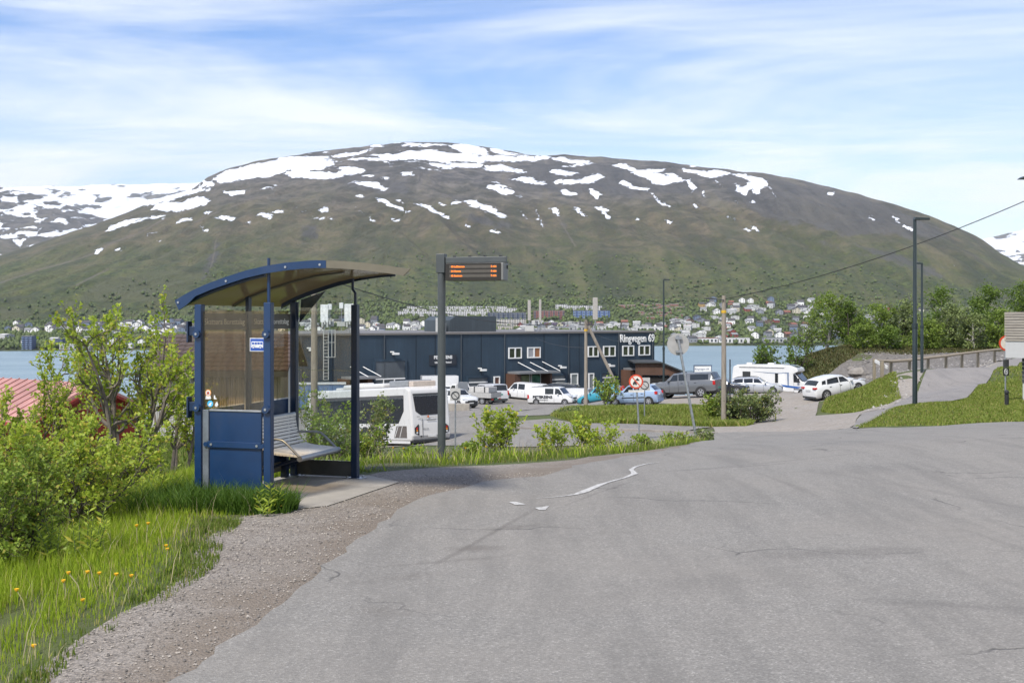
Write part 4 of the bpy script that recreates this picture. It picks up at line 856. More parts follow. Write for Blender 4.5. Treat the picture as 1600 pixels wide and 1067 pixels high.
b = MB(); b.tube([(x0 - .5, 6.5, ZT + .25), (x0 - .5, 6.5, ZT + 1.3)], .25, 8); b.box(x0 - 1.4, x0 - .8, 6, 7, ZT + .23, ZT + 1.9); b.build('roof_vent', M_LGREY, rf)
for px_ in (470, 600, 720, 788, 888, 966, 1019):
    s_ = fac(px_, 560)[0]; b = MB(); b.tube([(s_, -.09, ZB), (s_, -.09, ZT)], .06, 8); b.build('downpipe', pm('downpipe_grey', (.05, .06, .07), .5), bd)
for px_ in (520, 560, 650, 680, 752, 850, 905):
    s_ = fac(px_, 560)[0]; b = MB(); b.box(s_ - .04, s_ + .04, -.03, -.003, ZB, ZT - .01); b.build('cladding_joint', pm('joint_dark', (.012, .02, .03), .6), bd)
b = MB(); b.box(S0, S1, -.05, -.004, ZB, ZB + .45); b.build('plinth', pm('plinth_grey', (.11, .11, .11), .8), bd)
# lettering
s_, z_ = fac(995, 529); t_ = text('lettering', 'Ringvegen 69', 1.42, pm('white_lettering', (.75, .75, .73), .5), bd, (s_, -.12, z_), (R(90), 0, 0), .05, sx=.78, bold=.02)
s_, z_ = fac(691.5, 560); b = MB(); wS = fac(712.5, 556)[0] - fac(670.5, 556)[0]
b.box(s_ - wS/2, s_ + wS/2, -.12, -.02, z_ - .78, z_ + .42); ps = b.build('sign_panel', pm('sign_dark', (.02, .025, .035), .5), bd)
text('lettering', 'PETERSENS', .50, M_WHITE, ps, (s_, -.13, z_ + .12), (R(90), R(0), 0), .01, sx=1.0, bold=.02); text('lettering', 'bilskadeverksted', .30, M_WHITE, ps, (s_, -.13, z_ - .45), (R(90), 0, 0), .01, sx=1.1, bold=.008)
# windows
M_FRAME = pm('window_frame_white', (.72, .72, .70), .45, var=.03)
M_PANEG = pm('office_pane', (.045, .055, .035), .08, var=.4, scale=.9, Specular_IOR_Level=.8)
M_BLIND = pm('grey_blind', (.30, .30, .31), .7); M_ORANGE = pm('orange_blind', (.28, .12, .05), .7)
for i, (xa, xb, ya, yb) in enumerate([(794, 814.5, 543, 560), (823.5, 844, 542.5, 559), (918, 934.5, 541, 557.5), (942, 961, 540.5, 556.8), (972, 990, 540, 556), (997.5, 1015, 539.5, 555)]):
    sa, za = fac(xa, ya); sb, zb_ = fac(xb, yb); b = MB(); w = .13
    b.box(sa, sb, -.14, -.0, zb_, zb_ + w); b.box(sa, sb, -.14, -.0, za - w, za); b.box(sa, sa + w, -.14, 0, zb_ + w, za - w); b.box(sb - w, sb, -.14, 0, zb_ + w, za - w)
    mid = (sa + sb) / 2; b.box(mid - w * .7, mid + w * .7, -.14, 0, zb_ + w, za - w); fr = b.build('window', M_FRAME, bd)
    for q, (a, c) in enumerate(((sa + w, mid - w * .7), (mid + w * .7, sb - w))):
        b = MB(); b.box(a, c, -.06, -.02, zb_ + w, za - w); b.build('pane', (M_BLIND, M_ORANGE)[q] if i == 1 else M_PANEG, fr)
# ground floor doors and glazed fronts
M_SHUT = corr('grey_roller_door', (.075, .088, .10), 4)
def gate(xa, xb, ya, mat_=M_SHUT, name='roller_door'):
    sa, za = fac(xa, ya); sb, _ = fac(xb, ya); b = MB(); b.box(sa, sb, -.10, -.02, ZB, za); o = b.build(name, mat_, bd)
    f = MB(); f.box(sa - .25, sa, -.16, 0, ZB, za + .25); f.box(sb, sb + .25, -.16, 0, ZB, za + .25); f.box(sa, sb, -.16, 0, za, za + .25); f.build('door_frame', M_NAVYCLAD, o); return o, sa, sb, za
o, sa, sb, za = gate(586, 632, 565)
b = MB(); zm = fac(600, 593)[1]; b.box(sa, sb, -.16, -.11, zm, zm + .14)
for q in (.25, .62): b.box(sa + (sb - sa) * q, sa + (sb - sa) * q + .12, -.16, -.11, ZB, zm)
b.build('door_rail', M_FRAME, o)
for xa, xb, ya in ((731, 761, 591), (860, 882, 587), (940, 957, 584)):
    o, sa, sb, za = gate(xa, xb, ya); b = MB()
    for z in (za - 1.1, za - .55): b.box(sa, sb, -.15, -.11, z, z + .12)
    b.build('door_rail', M_FRAME, o)
for xa, xb, ya, c in ((891, 902.5, 583.5, 0), (919, 927.5, 583, 0), (771, 780.5, 588, 1)):
    sa, za = fac(xa, ya); sb, _ = fac(xb, ya); b = MB(); w = .14; b.box(sa, sb, -.14, 0, ZB + .2, ZB + .34); b.box(sa, sb, -.14, 0, za - w, za); b.box(sa, sa + w, -.14, 0, ZB + .34, za - w); b.box(sb - w, sb, -.14, 0, ZB + .34, za - w); f = b.build('glazed_door', M_FRAME, bd)
    b = MB(); b.box(sa + w, sb - w, -.05, -.02, ZB + .34, za - w); b.build('pane', pm('brown_door', (.11, .05, .035), .5) if c else pm('pale_pane', (.20, .22, .22), .12), f)
# canopies with stays; timber porches under them
def canopy(xa, xb, py, stays, cheek):
    sa, z = fac(xa, py); sb, _ = fac(xb, py); t = MB(); t.box(sa, sb, -2.4, 0, z - .12, z + .12); c = t.build('canopy', pm('canopy_grey', (.17, .175, .18), .6), bd)
    for x, ytop in stays:
        s2, z2 = fac(x, ytop); b = MB(); b.tube([(s2, -.05, z2), (s2 + 1.0, -2.3, z + .13)], .045, 6); b.build('stay', M_WHITE, c)
    for a, e in cheek:
        s2 = fac(a, py)[0]; s3 = fac(e, py)[0]; b = MB(); b.box(s2, s3, -1.9, -.02, ZB, z - .125); b.build('porch_side', M_BROWNCLAD, c)
    return c, sa, sb, z
c, sa, sb, z = canopy(793, 857, 582, ((809, 566), (828, 566), (847, 565)), ((790, 800), (845, 848)))
for xa, xb, col in ((801, 809, (.06, .07, .07)), (812, 826, (.22, .26, .16)), (830, 843, (.10, .25, .17))):
    a, e = fac(xa, 585)[0], fac(xb, 585)[0]; b = MB(); b.box(a, e, -.12, -.02, ZB + .4, z - .4); f = b.build('shop_pane', pm('shop_pane_%d' % xa, col, .12, var=.5, scale=1.4), c)
    d = MB(); d.box(a - .1, a, -.16, -.02, ZB + .3, z - .3); d.box(e, e + .1, -.16, -.02, ZB + .3, z - .3); d.build('frame', M_FRAME, f)
canopy(533, 579, 590, ((547, 573), (567, 573)), ((527, 534), (562, 569)))
canopy(974, 1004, 576, (), ((970, 979),))
for x, y in ((611, 551), (748, 576.5), (873, 572.5), (949, 570), (481, 545)):
    s_, z_ = fac(x, y); b = MB(); b.box(s_ - .12, s_ + .12, -.5, -.02, z_ + .02, z_ + .16); b.box(s_ - .05, s_ + .65, -.75, -.3, z_ - .22, z_); b.build('wall_lamp', M_WHITE, bd)
# caged ladder
s_, z0_ = fac(507, 593); z1_ = fac(507, 515)[1]; b = MB()
for d in (-.28, .28): b.bar((s_ + d, -.35, z0_), (s_ + d, -.35, z1_), .07, .07)
zz = z0_
while zz < z1_: b.bar((s_ - .28, -.35, zz), (s_ + .28, -.35, zz), .06, .06); zz += .35
for d in (.62, 1.0): b.bar((s_ + d, -.5, fac(507, 558)[1]), (s_ + d, -.5, z1_), .08, .06)
for y in (558, 535, 516): zz = fac(507, y)[1]; b.bar((s_, -.4, zz), (s_ + 1.0, -.5, zz), .08, .08)
b.build('ladder', M_LGREY, bd)
# antennas stand on the roof: things of their own
def antenna(label, px, py0, py1, Y, w, h_leg, extra=0):
    p = wpt(px, py1, Y); t = thing('mobile_antenna', label, 'antenna', (p.x, p.y, p.z)); hh = (py1 - py0) * Y / F
    b = MB(); b.tube([(0, 0, 0), (0, 0, hh * .95)], .06, 8)
    for a in (0, 2.1, 4.2): b.tube([(math.cos(a) * 1.1, math.sin(a) * 1.1, 0), (0, 0, h_leg)], .04, 6)
    b.build('mast', M_STEEL, t)
    b = MB(); b.box(-w/2, w/2, -.2, .12, h_leg + .3, hh); b.build('antenna_panel', pm('antenna_cover', (.33, .31, .28), .6), t, bevel=.04)
    if extra: b = MB(); b.box(-.55, .55, -.7, -.1, .3, .95); b.box(.3, .7, -.5, -.2, 1.0, 1.6); b.build('radio_box', M_LGREY, t)
    return t
zr_ = HY + (EYE - (ZT + .22)) * F / 140
antenna('grey panel antenna with radio boxes, near the roof box', 827, 469, 521, 142, .38, 1.3, 1)
antenna('slim panel antenna between the other two roof antennas', 844, 468, 520, 144, .30, 1.0)
antenna('pale panel antenna on tripod behind the timber A-frame pole', 930, 465, 520, 150, .64, 1.4)
for px, y0, w, lab in ((507, 476, .42, 'tall white panel antenna beside the wooden pole, seen through shelter glass'), (545.5, 475, .5, 'tall white panel antenna close to the shelter post, seen through its glass')):
    p = wpt(px, 521, 127); t = thing('mobile_antenna', lab, 'antenna', p); b = MB(); b.tube([(0, 0, 0), (0, 0, 3)], .07, 8); b.tube([(-.5, 0, .3), (.9, 0, 1.2)], .05, 6); b.build('mast', M_STEEL, t)
    hh = (521 - y0) * 127 / F; b = MB(); b.box(-w, w, -.2, .15, hh - 1.95, hh); b.build('antenna_panel', pm('antenna_white', (.66, .66, .65), .5), t, bevel=.04)
    b = MB(); [b.box(-.3 + q * .28, -.12 + q * .28, -.3, .1, .7 + (q % 2) * .3, 1.25 + (q % 2) * .2) for q in range(4)]; b.build('radio_box', M_LGREY, t)
for px, y0, y1, lab in ((515.5, 475, 484, 'small white box antenna right beside the tall panel near the pole'), (533.5, 473, 482, 'small white box antenna midway between two tall panels')):
    p = wpt(px, 521, 128); t = thing('mobile_antenna', lab, 'antenna', p); b = MB(); hh = (521 - y0) * 128 / F; b.tube([(0, 0, 0), (0, 0, hh)], .05, 8); b.build('mast', M_STEEL, t)
    b = MB(); b.box(-.22, .22, -.2, .1, hh - .65, hh); b.build('antenna_panel', pm('antenna_white', (.66, .66, .65), .5), t, bevel=.03)
    b = MB(); b.box(-.45, .45, -.3, .1, .8, 1.3); b.build('radio_box', M_LGREY, t)
# timber shed with dark opening right of the building
p = wpt(1025, 617, 141); ts = thing('timber_shed', 'brown timber open shed with a sloping roof at the end of the navy building', 'shed', (p.x, p.y, -7.6), 0)
w = 76 * 141 / F; hL, hR = (617 - 568) * 141 / F, (617 - 584) * 141 / F
b = MB(); L = -w * .42; b.prism([(L, 0), (L, hL), (w * .1, hL), (w * .6, hR), (w * .6, 0), (w * .28, 0), (w * .28, hL * .62), (L + .8, hL * .62), (L + .8, 0)], 0, .25, 'y'); b.build('front', M_BROWNCLAD, ts)
b = MB(); b.box(L, w * .6, .3, 7, 0, hR * .8); b.build('shade_infill', pm('shed_inside_shade', (.012, .010, .009), .9), ts)  # near-black block behind the opening, colour stands in for the shade inside
b = MB(); b.prism([(L - .3, hL + .01), (w * .1, hL + .01), (w * .63, hR + .01), (w * .63, hR + .16), (w * .1, hL + .18), (L - .3, hL + .18)], -.4, 7, 'y'); b.build('roof', M_DGREY, ts)
# white notice board on legs
p = wpt(1098, 587, 118); t = thing('notice_board', 'white notice board in blue frame behind the grey pickup', 'sign', (p.x, p.y, h1(p.x, p.y)))
zt = p.z + 1.75 - t.location.z + (-0.95); w = 26 * 118 / F
b = MB(); b.box(-w/2, w/2, -.05, .05, zt - .75, zt + .2); b.build('panel', M_WHITE, t); text('lettering', 'Ringvegen 69', .27, pm('sign_text_blue', (.04, .07, .18), .5), t, (-.1, -.055, zt - .12), (R(90), 0, 0), .003)
b = MB(); b.box(-w/2 - .08, w/2 + .08, -.07, .07, zt + .2, zt + .3); b.box(-w/2 - .08, -w/2, -.07, .07, 0, zt + .2); b.box(w/2, w/2 + .08, -.07, .07, 0, zt + .2); b.build('frame', pm('frame_blue', (.06, .09, .16), .5), t)
# ---------------------------------------------------------------- poles, lamps and wires
M_POLE = wood_mat('weathered_pole', (.17, .145, .115), (.31, .27, .22), .85, 2, .6)
def wood_pole(label, px, py_top, Y, r=.12, lean=(0, 0), z=None):
    p = G(px, Y); top = EYE - (py_top - HY) * Y / F; h = top - p.z
    t = thing('utility_pole', label, 'utility pole', p); b = MB(); b.tube([(0, 0, -.3), (lean[0] * .5, lean[1] * .5, h * .5), (lean[0], lean[1], h)], [r * 1.15, r, r * .85], 12); b.build('pole', M_POLE, t, smooth=True); return t, h, top
tA, hA, topA = wood_pole('wooden A-frame pole with a leaning strut at the bank', 915.5, 500, 88, .13)
b = MB(); b.tube([(3.3, -.3, -.3), (.18, -.02, hA * .93)], .12, 12); b.build('strut', M_POLE, tA, smooth=True)
b = MB(); b.tube([(0, 0, hA - .85), (0, 0, hA - .7)], .145, 12); b.build('yellow_band', pm('band_yellow', (.55, .33, .02), .5), tA)
b = MB(); b.bar((-.5, 0, hA - .35), (.5, 0, hA - .35), .1, .1); [b.tube([(x, 0, hA - .3), (x, 0, hA - .05)], .05, 8) for x in (-.45, 0.2, .45)]; b.build('crossarm', M_DGREY, tA)
tB, hB, topB = wood_pole('wooden lamp pole beside the round bush', 1131, 462, 63, .135)
b = MB(); b.tube([(-.02, -.15, hB - .25), (-.55, -.2, hB - .18), (-.62, -.2, hB - .17)], .03, 8); br = b.build('lamp_arm', M_DGREY, tB)
b = MB(); b.prism([(-1.12, hB - .13), (-1.05, hB - .19), (-.6, hB - .22), (-.55, hB - .14), (-.75, hB - .10)], -.28, -.10, 'y'); b.build('lamp_head', M_DGREY, br, bevel=.02)
b = MB(); b.tube([(0, 0, hB - .95), (0, 0, hB - .8)], .14, 12); b.build('yellow_band', pm('band_yellow', (.55, .33, .02), .5), tB)
b = MB(); b.tube([(.3, -.2, 0), (.3, -.2, 3.6)], .035, 8); b.build('cable_pipe', M_BLACK, tB)
tC, hC, topC = wood_pole('wooden pole with peeling bark seen through the shelter glass', 491, 425, 50, .145)
wood_pole('short wooden pole among the trees on the hill', 1330.5, 470, 150, .16)
def lamp_post(label, px, py_top, Y, r, arm, hd):
    p = G(px, Y); top = EYE - (py_top - HY) * Y / F; h = top - p.z; t = thing('street_lamp', label, 'street lamp', p)
    b = MB(); b.tube([(0, 0, -.1), (0, 0, h * .42), (0, 0, h * .43), (0, 0, h)], [r * 1.25, r * 1.25, r, r * .85], 14); b.build('pole', M_NAVYLAMP, t, smooth=True)
    b = MB(); b.tube([(0, 0, h * .415), (0, 0, h * .44)], r * 1.5, 14); b.build('collar', M_NAVYLAMP, t)
    b = MB(); d = 1 if arm > 0 else -1; b.prism([(min(-.05*d, arm), h + .0), (max(-.05*d, arm), h + .0), (max(-.02*d, arm * .96), h + .09), (min(-.02*d, arm * .96), h + .12)], -hd, hd, 'y'); hdp = b.build('lamp_head', M_NAVYLAMP, t, bevel=.015)
    b = MB(); b.box(min(arm * .35, arm * .92), max(arm * .35, arm * .92), -hd * .8, hd * .8, h - .012, h - .001); b.build('lens', pm('lamp_lens', (.30, .29, .27), .3), hdp); return t
lamp_post('tall dark street lamp on the grass knoll, its head pointing right', 1429.5, 344, 50, .085, .62, .14)
lamp_post('dark street lamp standing behind the wooden guard rail', 1440.5, 413, 72, .075, -.42, .10)
lamp_post('slender dark street lamp in front of the timber shed', 1037, 438, 112, .085, .6, .12)
b = MB(); tl = thing('street_lamp', 'street lamp head reaching in at the right edge beside the sky', 'street lamp', (14.6, 29, h1(14.6, 29))); hh = EYE + (HY - 279) * 29 / F - tl.location.z
b.tube([(0, 0, -.1), (0, 0, hh)], .085, 14); b.build('pole', M_NAVYLAMP, tl, smooth=True)
b = MB(); xh = (1592 - CX) * 29 / F - 14.6; b.prism([(xh, hh - .02), (.05, hh - .02), (0, hh + .12), (xh + .1, hh + .05)], -.14, .14, 'y'); b.build('lamp_head', M_NAVYLAMP, tl, bevel=.015)
def wire(label, a, c, sag, r=.014, n=24, group=None):
    a, c = Vector(a), Vector(c); m = (a + c) / 2; b = MB(); pts = [a.lerp(c, i / n) - Vector((0, 0, sag * (1 - (2 * i / n - 1) ** 2))) for i in range(n + 1)]
    o = b.tube([p - a for p in pts], r, 6).build('overhead_wire', M_BLACK, smooth=True); o.location = a; tag(o, label, 'wire', group)
pB = Vector(tB.location) + Vector((0, 0, hB - .2)); pA = Vector(tA.location) + Vector((0, 0, hA - .1)); pC = Vector(tC.location) + Vector((0, 0, hC - .1))
wire('long black wire climbing from the lamp pole across the mountain', pB, wpt(1660, 288, 52), .55, .02)
wire('thin wire running from behind the shelter roof to the A-frame pole', pC, pA, 1.0, .022)
wire('thin wire sagging from the wooden lamp pole to the A-frame pole', pB - Vector((0, 0, .5)), pA - Vector((0, 0, .2)), .5, .013)
M_BLK = M_BLACK; s_, z_ = fac(838, 528)
fp = FA0 + FDIR * s_ + Vector((-.1, -.25, z_)); wire('pale service cable from the A-frame pole to the navy wall', pA - Vector((0, 0, 2.0)), fp, .3, .02)
s_, z_ = fac(968, 533); wire('service cable from the A-frame pole to the corner lettering', pA - Vector((0, 0, .6)), FA0 + FDIR * s_ + Vector((-.1, -.3, z_)), .2, .018)
# ---------------------------------------------------------------- traffic signs
M_SIGNBACK = pm('sign_back', (.36, .35, .33), .5, .2, var=.1, dirt=.1); M_RED = pm('sign_red', (.55, .06, .02), .5, var=.1)
p = G(1089, 36); t = thing('round_sign', 'leaning round traffic sign seen from its grey back', 'traffic sign', p); Hs = EYE - (538 - HY) * 36 / F - p.z; dx = (1060 - 1089) * 36 / F
b = MB(); b.tube([(0, 0, -.2), (dx * 1.05, 0, Hs + .28)], .042, 12); b.build('post', M_STEEL, t, smooth=True)
d = Vector((dx, 0, Hs)).normalized(); b = MB(); b.tube([(dx, -.045 - .0, Hs), (dx, -.075, Hs)], .345, 36); 
o = MB().tube([(dx, .046, Hs), (dx, .062, Hs)], .345, 36).build('sign_disc', M_SIGNBACK, t, smooth=True)
b = MB(); b.box(dx - .10, dx + .10, -.05, .05, Hs + .16, Hs + .24); b.box(dx - .08, dx + .12, -.05, .05, Hs - .26, Hs - .19); b.build('bracket', M_STEEL, t)
def disc_sign(t, x, z, r, y=-.05):
    MB().tube([(x, y, z), (x, y - .02, z)], r, 36).build('sign_disc', M_RED, t); MB().tube([(x, y - .0205, z), (x, y - .024, z)], r * .78, 36).build('sign_face', pm('sign_face_white', (.60, .57, .50), .5), t)
p = G(998, 49); t = thing('prohibition_sign', 'round red ringed sign barring motor vehicles above a small plate', 'traffic sign', p); z = EYE - (596 - HY) * 49 / F - p.z; dx = -.12
b = MB(); b.tube([(.05, 0, -.2), (dx, 0, z + .25)], .038, 12); b.build('post', M_STEEL, t, smooth=True); disc_sign(t, dx, z, .305)
b = MB(); b.bar((dx - .16, -.078, z + .19), (dx + .17, -.078, z - .19), .045, .004, up=(0, 1, 0)); b.build('slash', M_RED, t)
b = MB(); b.box(dx - .13, dx + .02, -.079, -.0745, z - .10, z - .02); b.box(dx - .09, dx - .02, -.079, -.0745, z - .02, z + .03); b.disc((dx - .10, -.0745, z - .11), (0, -1, 0), .035, 12, .004); b.disc((dx + .0, -.0745, z - .11), (0, -1, 0), .035, 12, .004)
b.prism([(dx - .03, z + .06), (dx + .05, z + .16), (dx + .09, z + .12), (dx + .16, z + .04), (dx + .03, z + .04)], -.079, -.0745, 'y'); b.build('pictogram', M_BLACK, t)
b = MB(); b.box(dx - .32, dx + .34, -.06, -.04, z - .46, z - .36); b.build('sub_plate', pm('plate_white', (.55, .53, .49), .5), t)
def square_sign(label, px, py, Y, s, ring=True):
    p = G(px, Y); t = thing('square_sign', label, 'traffic sign', p); z = EYE - (py - HY) * Y / F - p.z
    b = MB(); b.tube([(0, 0, -.2), (0, 0, z + s * .4)], .034, 12); b.build('post', M_STEEL, t, smooth=True)
    b = MB(); b.box(-s/2, s/2, -.06, -.04, z - s * .6, z + s * .6); b.build('sign_plate', pm('sign_plate_grey', (.42, .41, .39), .5, var=.1, dirt=.15), t)
    b = MB(); N_ = 26; r = s * .36; b.tube([(r * math.cos(a), -.064, z - s * .1 + r * math.sin(a)) for a in [2 * math.pi * i / N_ for i in range(N_ + 1)]], .025, 6, caps=False); b.bar((-r * .7, -.064, z - s*.1 + r * .7), (r * .7, -.064, z - s*.1 - r * .7), .03, .004, up=(0, 1, 0)); b.build('ring_pictogram', M_DGREY, t); return t
square_sign('small faded square sign with a crossed ring, beside the display post', 711.5, 616, 51, .46)
square_sign('faded square sign with a ring partly behind the red ringed sign', 1007, 600, 66, .62)
# sign cluster at the right edge
p = G(1571, 45); t = thing('road_sign', 'dark pictogram sign post with a red rimmed disc at the pale house corner', 'traffic sign', p); z = EYE - (577 - HY) * 45 / F - p.z
b = MB(); b.tube([(0, 0, -.1), (0, 0, z + 1.1)], .03, 10); b.build('post', M_STEEL, t)
disc_sign(t, .02, z + 1.02, .30)
b = MB(); b.box(-.11, .11, -.06, -.035, z + .08, z + .38); b.build('time_plate', pm('plate_dark', (.05, .052, .055), .5), t)
b = MB(); b.box(-.11, .11, -.06, -.035, z - .24, z + .06); pl = b.build('pictogram_plate', M_BLACK, t)
b = MB(); b.tube([(.06 * math.cos(a), -.063, z - .09 + .11 * math.sin(a)) for a in [2 * math.pi * i / 20 for i in range(21)]], .011, 6, caps=False); b.disc((0, -.062, z - .05), (0, -1, 0), .022, 12, .004); b.box(-.012, .012, -.066, -.062, z - .15, z - .07); b.build('pictogram', M_WHITE, pl)
p = G(1573, 42); t = thing('bollard', 'short black bollard with a rounded cap on the knoll grass', 'bollard', p); b = MB(); b.tube([(0, 0, -.05), (0, 0, .42)], .075, 14); b.build('post', M_BLACK, t); b = MB(); b.tube([(0, 0, .42), (0, 0, .46), (0, 0, .53), (0, 0, .58)], [.05, .085, .08, .03], 14); b.build('cap', M_BLACK, t, smooth=True)
# ---------------------------------------------------------------- wooden guard rail along the path
M_RAIL = wood_mat('rail_timber', (.22, .175, .12), (.36, .30, .22), .8, 0, .4); M_RPOST = wood_mat('rail_post_timber', (.17, .14, .10), (.28, .24, .17), .85, 2, .6)
gl = [(1366, 75, 560), (1392, 77.5, 564), (1421, 80, 562), (1450, 83, 558.5), (1478, 86.5, 555.5), (1503, 90, 552), (1528, 94, 549), (1554, 98.5, 546), (1567, 101, 545)]
base = G(1366, 75); gr = thing('guard_rail', 'weathered wooden guard rail along the uphill path', 'guard rail', base); pts = []
for px, Y, py in gl:
    q = G(px, Y); top = EYE - (py - HY) * Y / F; pts.append(Vector(((px - CX) * Y / F, Y - .16, top - .02)) - base)
    if px == 1567: continue
    b = MB(); b.box(-.09, .09, -.09, .09, -.2, max(.55, top - q.z - .02)); o = b.build('post', M_RPOST, gr, bevel=.01); o.location = q - base
for a, c in zip(pts, pts[1:]):
    if a is pts[0]: continue
    b = MB(); b.tube([a, c], .10, 10); b.build('rail', M_RAIL, gr, smooth=True)
q = G(1378, 73.5); b = MB(); b.box(-.1, .1, -.1, .1, -.2, 1.15); o = b.build('post', M_RPOST, gr, bevel=.01); o.location = q - base
b = MB(); b.bar(Vector(((1368 - CX) * 74.5 / F, 74.6, EYE - (564 - HY) * 74.5 / F)) - base, Vector(((1386 - CX) * 73.3 / F, 73.2, EYE - (574 - HY) * 73.3 / F)) - base, .06, .2); b.build('end_board', pm('end_board_white', (.60, .59, .56), .6), gr)
b = MB(); b.tube([pts[0] + Vector((0, 0, -.12)), pts[1]], .09, 10); b.build('rail', M_RAIL, gr, smooth=True)
# ---------------------------------------------------------------- houses close by
def gable_house(): pass
# pale house corner at the right edge: slatted parapet on a white box, slim wall below
p0 = wpt(1571, 487, 44); hs_ = thing('house_corner', 'pale house corner with a grey slatted parapet beside the road sign', 'house', (p0.x, p0.y, 0), R(-32)); pxm = 44 / F
zt, zm_, zl = p0.z, EYE - (533 - HY) * pxm, EYE - (559 - HY) * pxm
b = MB(); b.box(0, 7, 0, 8, zl, zm_); b.build('wall', pm('pale_render', (.40, .40, .395), .7, var=.04), hs_)
M_BOARD = wood_mat('grey_parapet_slat', (.20, .175, .145), (.36, .33, .285), .85, 0, .5)
n = 11; hh = (zt - zm_) / n
for i in range(n):
    b = MB(); b.box(-.03, 7, -.03, 0 - .004, zm_ + i * hh + .004, zm_ + (i + 1) * hh - .018); b.build('slat', M_BOARD, hs_)
b = MB(); b.box(0.02, 7, .002, .10, zm_ + .002, zt - .03); b.box(.02, .10, .102, 8, zm_ + .002, zt - .03); b.build('parapet', M_DGREY, hs_)
b = MB(); xw = (1593 - CX) * pxm - p0.x; b.box(xw, 7, .5, 8, h1(16.5, 44) - .6, zl - .002); b.build('lower_wall', pm('pale_render', (.40, .40, .395), .7, var=.04), hs_)
for i in range(6): b = MB(); b.box(xw - .02, 7, .46, .495, zl - .16 * i - .14, zl - .16 * i - .03); b.build('louvre_slat', M_DGREY, hs_)
# red boarded house below the bank
def boards(name, col, sc): return corr(name, col, sc, .7)
M_REDB = boards('red_board_cladding', (.30, .035, .022), 3.2); M_PINKROOF = corr('faded_red_metal_roof', (.42, .215, .185), 1.6, .6)
rh = thing('red_house', 'red boarded house with faded pink metal roof below the bushes', 'house', (-18.4, 44.5, -4.95), R(-35))
W_, D_ = 9.0, 5.0; eave, ridge = 2.84, 3.95
b = MB(); b.prism([(0, -1.5), (D_, -1.5), (D_, eave), (D_/2, ridge), (0, eave)], -W_, 0, 'x'); b.build('wall', M_REDB, rh)
b = MB()
for s in (-1, 1): b.prism([(D_/2 + s * (D_/2 + .45), eave - .2), (D_/2, ridge + .02), (D_/2, ridge + .14), (D_/2 + s * (D_/2 + .45), eave - .08)], -W_ - .4, .35, 'x')
rf = b.build('roof', M_PINKROOF, rh); M_TRIM = pm('red_trim', (.26, .03, .02), .6)
for i in range(17):
    x = -W_ - .3 + i * (W_ + .6) / 16; b = MB(); b.prism([(-.45, eave - .078), (D_/2, ridge + .142), (D_/2, ridge + .19), (-.45, eave - .03)], x - .03, x + .03, 'x'); b.build('roof_rib', M_PINKROOF, rf)
b = MB(); b.box(-.5, -.05, D_/2 - .25, D_/2 + .25, ridge - .2, ridge + .75); b.build('chimney', pm('red_brick_chimney', (.28, .06, .04), .8), rf)
b = MB(); b.prism([(-.5, eave - .34), (D_/2, ridge - .12), (D_ + .5, eave - .34), (D_ + .5, eave - .22), (D_/2, ridge + .0), (-.5, eave - .22)], .36, .42, 'x'); b.build('barge_board', M_TRIM, rf)
for i in range(36): b = MB(); x = -W_ + .12 + i * .25; b.box(x, x + .17, -.03, -.004, -1.2, eave - .16); b.build('board', M_REDB, rh)
for x in (-1.0, -4.2):
    b = MB(); b.box(x - .55, x + .55, -.08, -.034, .75, 1.9); f = b.build('window', M_TRIM, rh); b = MB(); b.box(x - .40, x + .40, -.095, -.082, .89, 1.76); b.build('pane', pm('cool_pane', (.12, .14, .16), .1), f)
b = MB(); b.box(.01, .06, 2.6, 3.6, .8, 2.0); f = b.build('window', M_TRIM, rh); b = MB(); b.box(.065, .075, 2.72, 3.48, .92, 1.88); b.build('pane', pm('cool_pane', (.12, .14, .16), .1), f)
b = MB(); b.box(-W_ - .4, .35, -.56, -.46, eave - .30, eave - .18); b.build('gutter', M_TRIM, rh)
# grey white shed with brown tiled roof behind the shelter
M_GREYB = boards('weathered_white_boards', (.40, .385, .36), 4.0); M_TILE = pm('brown_roof_tile', (.075, .052, .042), .7, var=.25, scale=3)
gs = thing('board_shed', 'weathered white board shed with brown tiled roof behind the shelter', 'shed', (-10.35, 40.2, -2.75), R(4))
W_, D_ = 4.5, 5.6; eave, ridge = 2.72, 3.75
b = MB(); b.prism([(0, -1), (D_, -1), (D_, eave), (D_/2, ridge), (0, eave)], -W_/2, W_/2, 'x'); b.build('wall', M_GREYB, gs)
for i in range(15):
    x = -W_/2 + .1 + i * .29; b = MB(); b.box(x, x + .22, -.03, -.004, -.8, eave - .12); b.build('board', M_GREYB, gs)
b = MB(); b.prism([(-.45, eave - .16), (D_/2, ridge + .02), (D_ + .45, eave - .16), (D_ + .45, eave - .06), (D_/2, ridge + .12), (-.45, eave - .06)], -W_/2 - .3, W_/2 + .3, 'x'); rf = b.build('roof', pm('roof_felt', (.05, .04, .035), .8), gs)
sl = Vector((D_/2 + .45, ridge - eave + .18)); ang = math.atan2(sl.y, sl.x); L_ = sl.length; rows_ = 9; tmesh = None
cols_ = 17; tw = (W_ + .6) / cols_
